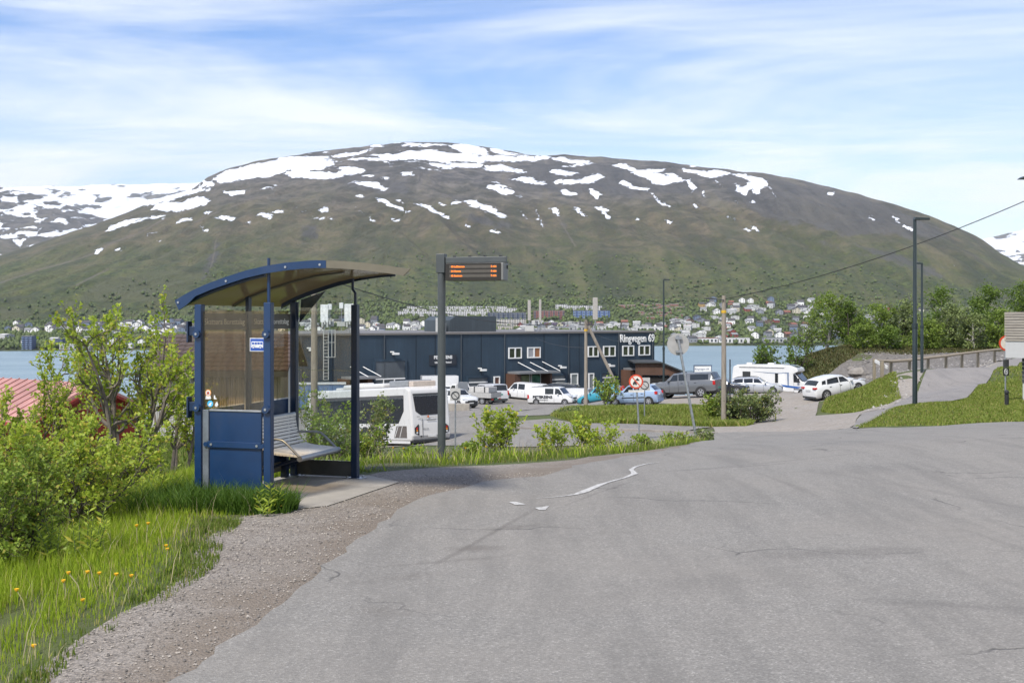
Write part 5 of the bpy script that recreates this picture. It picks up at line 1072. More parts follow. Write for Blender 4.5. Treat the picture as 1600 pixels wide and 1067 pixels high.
for r_ in range(rows_):
    for c in range(cols_):
        if tmesh is None:
            b = MB(); b.add([(-tw/2, 0, .02), (-tw/4, 0, .055), (tw/4, 0, .055), (tw/2, 0, .02), (-tw/2, L_/rows_ * 1.1, 0), (-tw/4, L_/rows_ * 1.1, .03), (tw/4, L_/rows_ * 1.1, .03), (tw/2, L_/rows_ * 1.1, 0), (-tw/2, 0, -.01), (tw/2, 0, -.01)],
                [(0, 1, 5, 4), (1, 2, 6, 5), (2, 3, 7, 6), (0, 8, 9, 3, 2, 1)]); o = b.build('tile', M_TILE, rf); tmesh = o.data
        else: o = link('tile', tmesh, rf)
        y0 = -.45 + math.cos(ang) * L_ * r_ / rows_; z0 = eave - .055 + math.sin(ang) * L_ * r_ / rows_
        o.location = (-W_/2 - .3 + tw * (c + .5), y0, z0); o.rotation_euler = (ang + rnd.uniform(-.01, .01), 0, 0)
b = MB(); b.box(-W_/2 - .3, W_/2 + .3, -.56, -.46, eave - .26, eave - .06); b.build('gutter', M_DGREY, gs)
# low blue containers and a green heap at the yard's edge, seen through the shelter
p = G(488, 112); t = thing('blue_container', 'low blue steel container with ribs beside the navy building', 'container', p, .15); z = EYE - (601 - HY) * 112 / F - p.z
b = MB(); b.box(-3.6, 3.2, 0, 2.4, 0, z); b.build('body', pm('container_blue', (.10, .16, .27), .5, dirt=.3), t)
for i in range(16): b = MB(); b.box(-3.6 + i * .45, -3.5 + i * .45, -.07, -.003, .1, z - .1); b.build('rib', pm('container_blue', (.10, .16, .27), .5), t)
b = MB(); b.box(-3.65, 3.25, -.08, 2.45, z + .002, z + .1); b.build('rim', M_LGREY, t)
# concrete block by the small square sign
p = G(711, 98); b = MB(); b.box(-1.25, 1.25, -.4, .4, -.1, .62); o = b.build('concrete_block', M_CONC, bevel=.03); o.location = p; tag(o, 'pale concrete barrier block in front of the dark car', 'concrete block')
# stones on the gravel bank
rs = np.random.default_rng(12)
def stone(r_, seed):
    bm = bmesh.new(); bmesh.ops.create_icosphere(bm, subdivisions=2, radius=r_); q = np.random.default_rng(seed)
    for v in bm.verts: v.co *= 1 + q.uniform(-.16, .16); v.co.z *= .7
    me = bpy.data.meshes.new('boulder'); bm.to_mesh(me); bm.free(); me.materials.append(pm('boulder_grey', (.21, .19, .165), .9, var=.25, scale=3, bump=.3)); return me
for i, (px, Y, r_, lab) in enumerate([(1341, 112, 1.0, 'large pale boulder lying midway on the gravel bank'), (1317, 110, .45, 'small pale boulder low on the gravel bank, towards the white hatchback'), (1358, 106, .38, 'small boulder on the gravel bank near the rail end'), (1330, 116, .4, 'small boulder high on the gravel bank above the large one')]):
    o = link('boulder', stone(r_, i)); o.location = G(px, Y, r_ * .3); tag(o, lab, 'boulder')
def scatter_stones(name, poly, n, lo, hi, mat_, seed, lab):
    r = np.random.default_rng(seed); P_ = np.array(poly); out = []; 
    while len(out) < n:
        x = r.uniform(P_[:, 0].min(), P_[:, 0].max(), 4000); y = r.uniform(P_[:, 1].min(), P_[:, 1].max(), 4000); k = inside(poly, x, y); out += list(zip(x[k], y[k]))
    o_ = np.array(out[:n]); z = H(o_[:, 0], o_[:, 1]); s = lo + (hi - lo) * r.random(n) ** 2.5
    base = np.array([(1,0,0),(-1,0,0),(0,1,0),(0,-1,0),(0,0,.8),(.5,.5,.55)]); tri = np.array([(0,2,5),(2,4,5),(4,0,5),(2,1,4),(1,3,4),(3,0,4)])
    q = base[None] * r.uniform(.6, 1.25, (n, 6, 1)) * s[:, None, None]; a = r.uniform(0, 6.28, n); ca, sa = np.cos(a)[:, None], np.sin(a)[:, None]
    V = np.stack([q[..., 0] * ca - q[..., 1] * sa + o_[:, 0:1], q[..., 0] * sa + q[..., 1] * ca + o_[:, 1:2], q[..., 2] + z[:, None] + .006 + .0006 * o_[:, 1:2]], -1).reshape(-1, 3)
    T = (tri[None] + (np.arange(n) * 6)[:, None, None]).reshape(-1, 3); o = np_mesh(name, V, [T], mat_); tag(o, lab, 'gravel', kind='stuff')
def rand_mat(name, a, b2):
    m, nt = nodes(name); r = nd(nt, 'ShaderNodeNewGeometry').outputs['Random Per Island']; finish(nt, mixc(nt, r, a, b2), .9); return m
M_PEB = rand_mat('pebble', (.09, .08, .07), (.36, .32, .27))
scatter_stones('gravel', [(-2.9, 4.4)] + PX(GRASS_EDGE) + [(-2.0, 10.3), (-1.2, 11.6), (-1.0, 12.9), (.4, 13.6), (1.2, 14.4), (.3, 12.2), (-.55, 10.6), (-.95, 8.6), (-1.15, 7.3), (-1.35, 6), (-1.6, 4.4)], 10000, .003, .012, M_PEB, 3, 'loose gravel stones on the verge')
scatter_stones('gravel', PX([(1270,108),(1330,93),(1372,81),(1440,84),(1500,92),(1566,104),(1570,117),(1450,117.5),(1400,119),(1345,122),(1290,114)]), 1700, .03, .20, rand_mat('pit_stone', (.09, .085, .08), (.27, .25, .23)), 4, 'loose stones on the gravel bank')
scatter_stones('gravel', PX([(1340,57),(1385,57.5),(1418,62.5),(1450,74.5),(1520,87.5),(1560,98.5),(1550,103),(1440,83),(1395,75),(1370,63)]), 600, .03, .12, rand_mat('shoulder_stone', (.17, .16, .145), (.36, .34, .31)), 6, 'pale stones along the path shoulder')
# ---------------------------------------------------------------- vehicles: local x forward, y to the vehicle's left, z up
M_TYRE = pm('tyre_rubber', (.022, .022, .022), .85); M_RIM = pm('alloy_rim', (.45, .45, .46), .35, .7); M_GLASSD = pm('car_glass', (.018, .021, .023), .06, Specular_IOR_Level=.5)
M_TAIL = pm('tail_lamp_red', (.42, .012, .01), .25); M_HEADL = pm('head_lamp', (.52, .54, .56), .12, Specular_IOR_Level=.8); M_PLATE = pm('plate_green', (.01, .22, .15), .5); M_PLATEW = pm('plate_white_dull', (.55, .55, .53), .5); M_AMBER = pm('amber_lamp', (.6, .2, .02), .3)
def paint_mat(name, c, metal=0.0): return pm(name, c, .28, metal, var=.04, scale=1.2, Coat_Weight=.6, Coat_Roughness=.08)
P_WHITE = paint_mat('paint_white', (.60, .60, .59)); P_SILVER = paint_mat('paint_silver', (.42, .43, .44), .3); P_GREY = paint_mat('paint_grey', (.12, .125, .13), .15); P_BLACK = paint_mat('paint_black', (.018, .019, .021)); P_LBLUE = paint_mat('paint_light_blue', (.27, .36, .50), .1); P_TEAL = paint_mat('paint_turquoise', (.03, .25, .33)); P_DARK = paint_mat('paint_dark', (.03, .032, .036))
_wh = {}
def wheel(parent, x, y, r, w):
    key = (round(r, 2), round(w, 2))
    if key not in _wh:
        b = MB(); b.tube([(0, -w/2, 0), (0, -w/2 + .03, 0), (0, w/2 - .03, 0), (0, w/2, 0)], [r * .88, r, r, r * .88], 24); o = b.build('wheel', M_TYRE, smooth=True); ty = o.data; bpy.data.objects.remove(o)
        b = MB(); b.tube([(0, -w/2 - .006, 0), (0, w/2 + .006, 0)], r * .64, 20, 0)
        for s in (-1, 1):
            for k in range(5):
                a = 2 * math.pi * k / 5; M = Matrix.Rotation(a, 4, 'Y'); b.box(-.05, .05, s * (w/2 + .007) if s > 0 else -w/2 - .012, s * (w/2 + .012) if s > 0 else -w/2 - .007, .1, r * .55, 1, M)
        o = b.build('rim', [M_RIM, M_BLACK]); ri = o.data; bpy.data.objects.remove(o); _wh[key] = (ty, ri)
    t = link('wheel', _wh[key][0], parent); t.location = (x, y, r); link('rim', _wh[key][1], t); return t
# profiles: fraction from the nose, belt height, top height (fractions of height), half width factor
PROFS = {
 'hatch': [(0,.34,.40,.80),(.02,.42,.46,.90),(.07,.50,.525,.96),(.22,.58,.60,1),(.27,.60,.63,1),(.34,.61,.78,1),(.43,.62,.955,1),(.55,.63,1.0,1),(.72,.65,.985,1),(.86,.67,.935,.99),(.955,.66,.70,.95),(.985,.52,.56,.92),(1,.40,.44,.86)],
 'wagon': [(0,.34,.42,.80),(.02,.44,.48,.90),(.07,.52,.55,.96),(.24,.60,.62,1),(.29,.62,.66,1),(.35,.63,.80,1),(.43,.64,.965,1),(.55,.65,1.0,1),(.80,.66,.985,1),(.91,.67,.94,.98),(.97,.66,.74,.95),(.99,.50,.55,.93),(1,.40,.44,.88)],
 'suv': [(0,.36,.46,.84),(.02,.50,.53,.92),(.07,.57,.60,.97),(.24,.63,.65,1),(.28,.64,.68,1),(.33,.65,.82,1),(.40,.65,.965,1),(.55,.66,1.0,1),(.85,.67,.98,1),(.94,.67,.92,.98),(.98,.64,.70,.96),(1,.44,.48,.90)],
 'van': [(0,.30,.36,.82),(.02,.40,.44,.92),(.06,.47,.50,.97),(.15,.535,.56,1),(.18,.55,.60,1),(.23,.56,.76,1),(.295,.565,.955,1),(.36,.57,.995,1),(.6,.57,1.0,1),(.92,.57,.99,1),(.965,.57,.95,.99),(.99,.55,.62,.97),(1,.40,.44,.93)],
 'pickup': [(0,.42,.52,.86),(.02,.53,.57,.94),(.06,.60,.62,.98),(.22,.655,.67,1),(.255,.66,.70,1),(.31,.665,.84,1),(.37,.665,.97,1),(.48,.67,1.0,1),(.60,.67,.99,1),(.80,.67,.985,1),(.93,.67,.97,1),(.975,.67,.72,.98),(1,.66,.67,.97)]}
class Car:
    def __init__(s, name, label, cat, px, Y, hd, kind, L, W, Ht, mat_, wr=.32, zb=.20, wf=(.17, .80), tumble=.84, group='parked cars and vans', lower=None, pitch=0.0):
        p = G(px, Y, .03); hx, hy = math.cos(R(hd)), math.sin(R(hd)); za, zb_ = h1(p.x + hx * 1.5, p.y + hy * 1.5), h1(p.x - hx * 1.5, p.y - hy * 1.5)
        s.t = thing(name, label, cat, (p.x, p.y, (za + zb_) / 2 + .04), group=group); s.t.rotation_euler = Matrix.Rotation(R(hd), 3, 'Z').to_4x4().to_euler(); s.t.rotation_euler = (Matrix.Rotation(R(hd), 3, 'Z') @ Matrix.Rotation(-math.atan2(za - zb_, 3.0), 3, 'Y')).to_euler()
        s.L, s.W, s.Ht, s.zb, s.tb = L, W, Ht, zb, tumble; s.pr = np.array(PROFS[kind]); s.mat = mat_
        fs = sorted(set(list(s.pr[:, 0]) + [f + d for f in s.pr[:, 0] for d in ()])); b = MB(); NS = 14; sec = []
        for f in fs:
            be, tp, wf_ = s.at(f); w = W/2 * wf_; ro = s.roofw(f); x = s.x(f); z0 = zb + (.05 if f in (0, 1) else 0)
            half = [(w * .86, z0), (w * .97, z0 + .10), (w, z0 + (be - z0) * .45), (w * .985, be - .03), (w * .965, be)]
            if tp - be > .12: half += [(ro, tp - .035), (ro * .86, tp - .008), (0, tp)]
            else: half += [(w * .93, be + (tp - be) * .6), (w * .75, tp), (0, tp + .012)]
            sec.append([(x, y, z) for y, z in half] + [(x, -y, z) for y, z in half[::-1][1:]])
        n = len(sec[0])
        for q in sec: b.v += q
        for i in range(len(sec) - 1):
            for k in range(n): b.f.append([i*n + k, i*n + (k+1) % n, (i+1)*n + (k+1) % n, (i+1)*n + k]); b.m.append(1 if lower and (k in (0, n - 2)) else 0)
        b.f += [list(range(n)), [(len(sec) - 1)*n + k for k in range(n)]]; b.m += [0, 0]
        b.m = [(1 if (lower and k % n in (0, n - 2) and k < n * (len(sec) - 1)) else 0) for k in range(len(b.f))]
        b.build('body', [mat_, lower or M_BLACK], s.t, smooth=True)
        u = MB(); u.box(-L/2 + .15, L/2 - .15, -W/2 * .82, W/2 * .82, zb - .07, zb + .12); u.build('underbody', M_BLACK, s.t)
        for f in wf:
            for sg in (-1, 1):
                a = MB(); yy = W/2 * s.at(f)[2]; a.tube([(s.x(f), sg * (yy - .12), wr), (s.x(f), sg * (yy + .006), wr)], wr + .055, 22); a.build('wheel_arch', lower or M_BLACK, s.t)
                wheel(s.t, s.x(f), sg * (yy - .085), wr, .21)
    def x(s, f): return s.L / 2 - f * s.L
    def at(s, f): return [float(np.interp(f, s.pr[:, 0], s.pr[:, i])) * (s.Ht if i < 3 else 1) for i in (1, 2, 3)]
    def roofw(s, f): be, tp, w = s.at(f); k = np.clip((tp - be) / (s.Ht * .33), 0, 1); return s.W/2 * w * (.965 - (.965 - s.tb) * k)
    def side(s, f, t, sg, off=.010):
        be, tp, w = s.at(f); y0 = s.W/2 * w * .965; y1 = s.roofw(f); return (s.x(f), sg * (y0 + (y1 - y0) * t + off), be + (tp - .035 - be) * t)
    def window(s, f0, f1, g0, g1, t0=.06, t1=.9, sides=(1, -1), mat_=None, name='window'):
        for sg in sides:
            b = MB(); n = 6; q = [s.side(f0 + (f1 - f0) * i / n, t0, sg) for i in range(n + 1)] + [s.side(g0 + (g1 - g0) * i / n, t1, sg) for i in range(n + 1)]
            b.add(q, [(i, i + 1, n + 2 + i, n + 1 + i) for i in range(n)]); b.build(name, mat_ or M_GLASSD, s.t)
    def screen(s, f0, f1, name, wd=.90, off=.012):
        b = MB(); n, m = 4, 6; q = []
        for i in range(n + 1):
            f = f0 + (f1 - f0) * i / n; be, tp, w = s.at(f); ro = s.roofw(f) * wd
            q += [(s.x(f) + (off if f < .5 else -off), ro * (2 * k / m - 1), tp + off - .03 * (abs(2 * k / m - 1) ** 3)) for k in range(m + 1)]
        b.add(q, [(i*(m+1) + k, i*(m+1) + k + 1, (i+1)*(m+1) + k + 1, (i+1)*(m+1) + k) for i in range(n) for k in range(m)]); b.build(name, M_GLASSD, s.t, smooth=True)
    def lamps(s, hz=.56, hw=.34, hh=.13, tz=.60, tw=.13, th=.36, tail_x=.0):
        for sg in (-1, 1):
            f = .045; be, tp, w = s.at(f); b = MB(); y1 = s.W/2 * w; z = s.Ht * hz
            b.prism([(s.x(.012) - .02, z - hh/2), (s.x(.012) + .015, z + hh * .1), (s.x(.05), z + hh * .55), (s.x(.10), z + hh * .6), (s.x(.10), z + hh * .1)], min(sg * (y1 - hw), sg * (y1 + .012)), max(sg * (y1 - hw), sg * (y1 + .012)), 'y'); b.build('headlight', M_HEADL, s.t)
            f = .975; be, tp, w = s.at(f); y1 = s.W/2 * w; z = s.Ht * tz; b = MB(); b.box(-s.L/2 + tail_x, -s.L/2 + tail_x + .20, min(sg * (y1 - tw), sg * (y1 + .014)), max(sg * (y1 - tw), sg * (y1 + .014)), z - th/2, z + th/2); b.build('tail_light', M_TAIL, s.t, bevel=.015)
            be, tp, w = s.at(.30); b = MB(); b.box(s.x(.31) - .05, s.x(.31) + .10, min(sg * (s.W/2 - .02), sg * (s.W/2 + .16)), max(sg * (s.W/2 - .02), sg * (s.W/2 + .16)), be + .01, be + .14); b.build('mirror', s.mat, s.t, bevel=.03)
            for f in (.50, .70): be = s.at(f)[0]; b = MB(); b.box(s.x(f) - .10, s.x(f) + .06, min(sg * (s.W/2 * .98), sg * (s.W/2 + .012)), max(sg * (s.W/2 * .98), sg * (s.W/2 + .012)), be - .17, be - .135); b.build('door_handle', M_DGREY, s.t)
    def seams(s, fr):
        for sg in (-1, 1):
            for f in fr: be, tp, w = s.at(f); b = MB(); y = s.W/2 * w; b.box(s.x(f) - .008, s.x(f) + .008, min(sg * (y - .03), sg * (y + .004)), max(sg * (y - .03), sg * (y + .004)), s.zb + .14, be - .03); b.build('door_seam', M_BLACK, s.t)
    def plate(s, mat_, rear=True, z=.42, front=True):
        b = MB(); 
        if rear: b.box(-s.L/2 - .022, -s.L/2 + .02, -.26, .26, s.Ht * z - .055, s.Ht * z + .055); b.build('number_plate', mat_, s.t)
        b = MB(); b.box(s.L/2 - .02, s.L/2 + .02, -.26, .26, s.Ht * .28 - .055, s.Ht * .28 + .055); b.build('number_plate', mat_, s.t)
    def bumper(s, mat_, hf=.16, hr=.16, grille=True):
        b = MB(); w = s.W/2 * .80; b.box(s.L/2 - .12, s.L/2 + .012, -w, w, s.zb + .02, s.zb + .02 + hf); b.build('bumper', mat_, s.t, bevel=.02)
        b = MB(); w = s.W/2 * .86; b.box(-s.L/2 - .012, -s.L/2 + .12, -w, w, s.zb + .02, s.zb + .02 + hr); b.build('bumper', mat_, s.t, bevel=.02)
        if grille: b = MB(); b.box(s.L/2 - .05, s.L/2 + .008, -s.W * .24, s.W * .24, s.Ht * .335, s.Ht * .42); b.build('grille', M_BLACK, s.t)
    def rails(s, f0, f1, mat_):
        for sg in (-1, 1): b = MB(); b.tube([(s.x(f0 + (f1 - f0) * i / 8), sg * s.roofw(f0 + (f1 - f0) * i / 8) * .93, s.at(f0 + (f1 - f0) * i / 8)[1] + (.0 if i in (0, 8) else .045)) for i in range(9)], .018, 6); b.build('roof_rail', mat_, s.t)
# white panel van by the canopy
c = Car('parked_van', 'white crew van with dark side window, parked by the glazed canopy', 'van', 820, 131, 155, 'van', 5.2, 1.92, 1.97, P_WHITE, .34, wf=(.17, .77), tumble=.86)
c.window(.205, .385, .275, .375, .08, .86); c.window(.405, .56, .405, .56, .08, .84); c.screen(.19, .285, 'windscreen'); c.screen(.967, .987, 'rear_window', .86); c.lamps(.45, .30, .14, .47, .12, .42); c.seams((.20, .395, .57)); c.plate(M_PLATEW); c.bumper(M_DGREY, .2, .2)
# lettered van by the access road
c = Car('parked_van', 'white van with dark lettering on its side at the yard edge', 'van', 864, 119.5, -24, 'van', 4.95, 1.92, 1.90, P_WHITE, .33, wf=(.16, .80), tumble=.87, lower=M_DGREY)
c.window(.20, .38, .27, .37, .08, .86); c.window(.41, .60, .41, .60, .10, .84); c.screen(.19, .285, 'windscreen'); c.screen(.967, .987, 'rear_window', .86); c.lamps(.50, .34, .16, .47, .12, .4); c.seams((.20, .395, .61)); c.plate(M_PLATE); c.bumper(M_DGREY, .22, .2)
text('lettering', 'PETERSENS', .40, M_BLACK, c.t, (-.75, -.985, .86), (R(90), 0, 0), .006, sx=1.12, bold=.014); text('lettering', 'bilskadeverksted', .16, M_DGREY, c.t, (-.7, -.985, .57), (R(90), 0, 0), .006)
c.rails(.42, .9, M_DGREY)
# silver-white mid van seen from behind
c = Car('parked_van', 'pale passenger van seen from behind with green number plate', 'van', 765, 121, 118, 'van', 5.1, 1.93, 1.92, paint_mat('paint_pale_silver', (.58, .585, .59), .1), .34, wf=(.17, .78), tumble=.86)
c.window(.205, .385, .275, .375, .08, .86); c.window(.405, .62, .405, .62, .08, .84); c.screen(.962, .987, 'rear_window', .9, .02); c.screen(.19, .285, 'windscreen'); c.lamps(.45, .30, .14, .52, .13, .5); c.plate(M_PLATE, z=.45); c.bumper(M_DGREY, .2, .22)
# white low panel van, rear towards the pole
c = Car('parked_van', 'white panel van with red tail lamp parked behind the lettered van', 'van', 892, 123, 157, 'van', 4.8, 1.86, 1.86, P_WHITE, .32, wf=(.17, .79), tumble=.88)
c.window(.205, .385, .275, .375, .08, .86); c.screen(.962, .987, 'rear_window', .88, .02); c.screen(.19, .285, 'windscreen'); c.lamps(.45, .3, .14, .45, .12, .5); c.plate(M_PLATE, z=.42); c.bumper(M_DGREY, .2, .2)
# dark van with roof bars
c = Car('parked_van', 'black people carrier with roof bars behind the lettered van', 'van', 872, 133, 160, 'van', 5.0, 1.9, 1.95, P_DARK, .34, wf=(.17, .78), tumble=.86)
c.window(.205, .385, .275, .375, .08, .86); c.window(.405, .58, .405, .58, .08, .84); c.window(.60, .9, .60, .88, .08, .84); c.screen(.962, .987, 'rear_window', .9, .02); c.screen(.19, .285, 'windscreen'); c.lamps(.45, .3, .14, .5, .12, .45); c.rails(.38, .93, M_LGREY)
# turquoise car
c = Car('parked_car', 'bright turquoise car half hidden by the A-frame pole', 'car', 941, 106, 168, 'hatch', 4.3, 1.78, 1.5, P_TEAL, .32, zb=.18)
c.window(.345, .52, .43, .52, .1, .86); c.window(.54, .76, .54, .76, .1, .86); c.screen(.285, .42, 'windscreen'); c.screen(.875, .95, 'rear_window', .88); c.lamps(); c.bumper(M_DGREY, .14, .14); c.plate(M_PLATEW)
# light blue hatchback
c = Car('parked_car', 'light blue small hatchback parked behind the red ringed sign', 'car', 993, 82, 156, 'hatch', 3.75, 1.66, 1.50, P_LBLUE, .29, zb=.19, wf=(.17, .83))
c.window(.335, .53, .425, .53, .1, .86); c.window(.55, .78, .55, .77, .1, .86); c.screen(.275, .42, 'windscreen'); c.screen(.875, .95, 'rear_window', .9, .015); c.lamps(.53, .3, .14, .57, .14, .20); c.seams((.33, .54)); c.bumper(pm('trim_blue', (.20, .30, .48), .4), .2, .2, False); c.plate(M_PLATEW, z=.5)
for sg in (-1, 1): b = MB(); b.box(-.95, .72, min(sg * .825, sg * .838), max(sg * .825, sg * .838), .53, .60); b.build('side_strip', M_BLACK, c.t)
# grey pickup with canopy
c = Car('pickup_truck', 'dark grey double cab pickup with hardtop canopy and green number plate', 'pickup truck', 1073, 88.5, 152, 'pickup', 5.3, 1.95, 1.93, P_GREY, .40, zb=.38, wf=(.165, .78), tumble=.86, lower=M_BLACK)
c.window(.315, .44, .375, .44, .08, .86); c.window(.455, .585, .455, .575, .08, .86); c.window(.63, .90, .63, .90, .10, .82); c.screen(.262, .365, 'windscreen'); c.screen(.934, .974, 'rear_window', .88, .02); c.lamps(.60, .34, .14, .56, .12, .30); c.seams((.31, .447, .60)); c.plate(M_PLATE, z=.36); c.bumper(M_BLACK, .2, .2); c.rails(.38, .58, M_BLACK)
b = MB(); b.box(-2.655, -2.5, -.80, .80, .62, 1.27); b.build('tailgate', P_GREY, c.t, bevel=.02)
for sg in (-1, 1): b = MB(); b.box(-.9, 1.0, min(sg * .93, sg * 1.06), max(sg * .93, sg * 1.06), .38, .45); b.build('side_step', M_BLACK, c.t)
# black car behind pickup, black car by the concrete block
c = Car('parked_car', 'black estate car between the grey pickup and the wooden lamp pole', 'car', 1126, 93, -22, 'wagon', 4.5, 1.8, 1.42, P_BLACK, .32, zb=.17)
c.window(.35, .52, .43, .52); c.window(.54, .74, .54, .74); c.screen(.30, .42, 'windscreen'); c.lamps(.54, .36, .12); c.bumper(M_BLACK); c.plate(M_PLATEW)
c = Car('parked_car', 'dark car with pale bonnet behind the concrete block', 'car', 712, 107, -48, 'suv', 4.6, 1.85, 1.68, P_WHITE, .34, lower=M_BLACK)
c.window(.335, .52, .40, .52); c.window(.54, .76, .54, .76); c.screen(.285, .395, 'windscreen'); c.lamps(.50, .36, .12); c.bumper(M_BLACK, .42, .3); c.plate(M_PLATEW)
c = Car('parked_car', 'second dark windowed white car right behind the display post', 'car', 700, 119, 150, 'suv', 4.6, 1.85, 1.7, P_WHITE, .34)
c.window(.335, .52, .40, .52); c.window(.54, .76, .54, .76); c.screen(.285, .395, 'windscreen'); c.screen(.94, .978, 'rear_window', .9, .02); c.lamps(); c.bumper(M_BLACK); c.plate(M_PLATE)
# silver estate, white hatchback
c = Car('parked_car', 'silver estate car parked nose right in front of the motorhome', 'car', 1181, 99, -17, 'wagon', 4.5, 1.74, 1.47, P_SILVER, .315, zb=.17)
c.window(.35, .515, .43, .515, .1, .86); c.window(.535, .70, .535, .70, .1, .86); c.window(.72, .89, .72, .88, .1, .86); c.screen(.30, .42, 'windscreen'); c.lamps(.54, .34, .13, .6, .12, .3); c.seams((.34, .525, .71)); c.bumper(M_DGREY, .08, .1); c.plate(M_PLATEW); c.rails(.45, .88, M_DGREY)
c = Car('parked_car', 'white hatchback partly behind the grassy bank by the gravel', 'car', 1305, 80.5, 20, 'hatch', 4.25, 1.76, 1.49, P_WHITE, .325, zb=.17, wf=(.18, .80))
c.window(.34, .515, .43, .515, .1, .84); c.window(.535, .76, .535, .74, .1, .84); c.window(.78, .86, .77, .84, .2, .8); c.screen(.28, .42, 'windscreen'); c.screen(.875, .95, 'rear_window', .88, .015); c.lamps(.54, .3, .12, .60, .3, .12); c.seams((.33, .525)); c.bumper(M_DGREY, .1, .14); c.plate(M_PLATEW, z=.5)
# flatbed truck
p = G(742, 116); tr = thing('flatbed_truck', 'white dropside truck with a crate standing beside the pale van', 'truck', p, R(150), group=None)
b = MB(); b.prism([(1.6, .45), (2.75, .45), (2.85, .95), (2.65, 1.15), (2.2, 1.95), (1.6, 1.98)], -.92, .92, 'y'); b.build('cab', P_WHITE, tr, bevel=.05)
for sg in (-1, 1): b = MB(); b.prism([(1.75, 1.18), (2.5, 1.18), (2.15, 1.82), (1.75, 1.82)], sg * .93 - .006, sg * .93 + .006, 'y'); b.build('window', M_GLASSD, tr)
b = MB(); b.prism([(2.665, 1.17), (2.24, 1.9), (2.26, 1.91), (2.685, 1.18)], -.8, .8, 'y'); b.build('windscreen', M_GLASSD, tr)
b = MB(); b.box(-2.4, 1.5, -.4, .4, .45, .68); b.build('chassis', M_BLACK, tr)
b = MB(); b.box(-2.5, 1.5, -1.0, 1.0, .70, .80); [b.box(-2.5, 1.5, y - .025, y + .025, .80, 1.2) for y in (-.97, .97)]; b.box(-2.5, -2.45, -.94, .94, .80, 1.2); b.build('dropside_bed', pm('bed_aluminium', (.42, .41, .39), .5, .3), tr)
b = MB(); b.box(1.42, 1.5, -.95, .95, 1.2, 2.05); [b.box(x - .04, x + .04, -.9, .9, 2.05, 2.12) for x in (1.46,)]; b.build('headboard', M_LGREY, tr)
b = MB(); b.box(-2.1, .2, -.8, .8, 1.2, 1.75); b.build('tool_box', pm('box_grey', (.45, .44, .42), .5), tr, bevel=.02)
b = MB(); [b.box(x, x + .12, -.84, .84, 1.2, 1.78) for x in (-1.7, -.5)]; b.build('strap', M_DGREY, tr)
for sg in (-1, 1):
    for x in (2.1, -1.4): wheel(tr, x, sg * .80, .35, .24)
    b = MB(); b.box(-2.53, -2.45, sg * .7 - .15, sg * .7 + .15, .5, .62); b.build('tail_light', M_TAIL, tr)
b = MB(); b.box(-2.53, -2.5, -.25, .25, .48, .60); b.build('number_plate', M_PLATE, tr)
# white box lorry behind the bus
p = G(697, 121); lr = thing('box_lorry', 'white box lorry behind the bus roof, near the display post', 'truck', p, R(10)); b = MB(); b.box(-2.6, 1.2, -1, 1, .7, 2.7); b.build('cargo_box', P_WHITE, lr, bevel=.04)
b = MB(); b.prism([(1.22, .4), (2.5, .4), (2.6, 1.1), (2.2, 1.95), (1.22, 2.0)], -.95, .95, 'y'); b.build('cab', P_WHITE, lr, bevel=.05)
for sg in (-1, 1): b = MB(); b.prism([(1.4, 1.2), (2.45, 1.15), (2.1, 1.82), (1.4, 1.85)], sg * .955 - .006, sg * .955 + .006, 'y'); b.build('window', M_GLASSD, lr); [wheel(lr, x, sg * .84, .36, .24) for x in (1.9, -1.6)]
b = MB(); b.box(-2.5, 2.2, -.5, .5, .4, .68); b.build('chassis', M_BLACK, lr)
# motorhome
p = G(1211, 105.5); mh = thing('motorhome', 'white motorhome with blue swoosh stripes behind the silver estate car', 'motorhome', (p.x, p.y, p.z + .03), R(-30))
b = MB(); body = [(-3.65, .45), (2.05, .45), (2.05, 1.1), (2.0, 2.05), (2.45, 2.28), (2.35, 2.56), (1.7, 2.80), (.6, 2.86), (-3.2, 2.80), (-3.6, 2.62), (-3.72, 1.6)]; b.prism(body, -1.13, 1.13, 'y'); b.build('living_body', P_WHITE, mh, bevel=.06)
b = MB(); b.prism([(1.95, .38), (3.45, .38), (3.55, .62), (3.5, 1.02), (3.25, 1.25), (2.72, 1.40), (2.08, 2.12), (1.95, 2.12)], -1.0, 1.0, 'y'); b.build('cab', P_WHITE, mh, bevel=.07)
b = MB(); b.prism([(2.76, 1.42), (2.16, 2.12), (2.20, 2.14), (2.80, 1.44)], -.88, .88, 'y'); b.build('windscreen', M_GLASSD, mh)
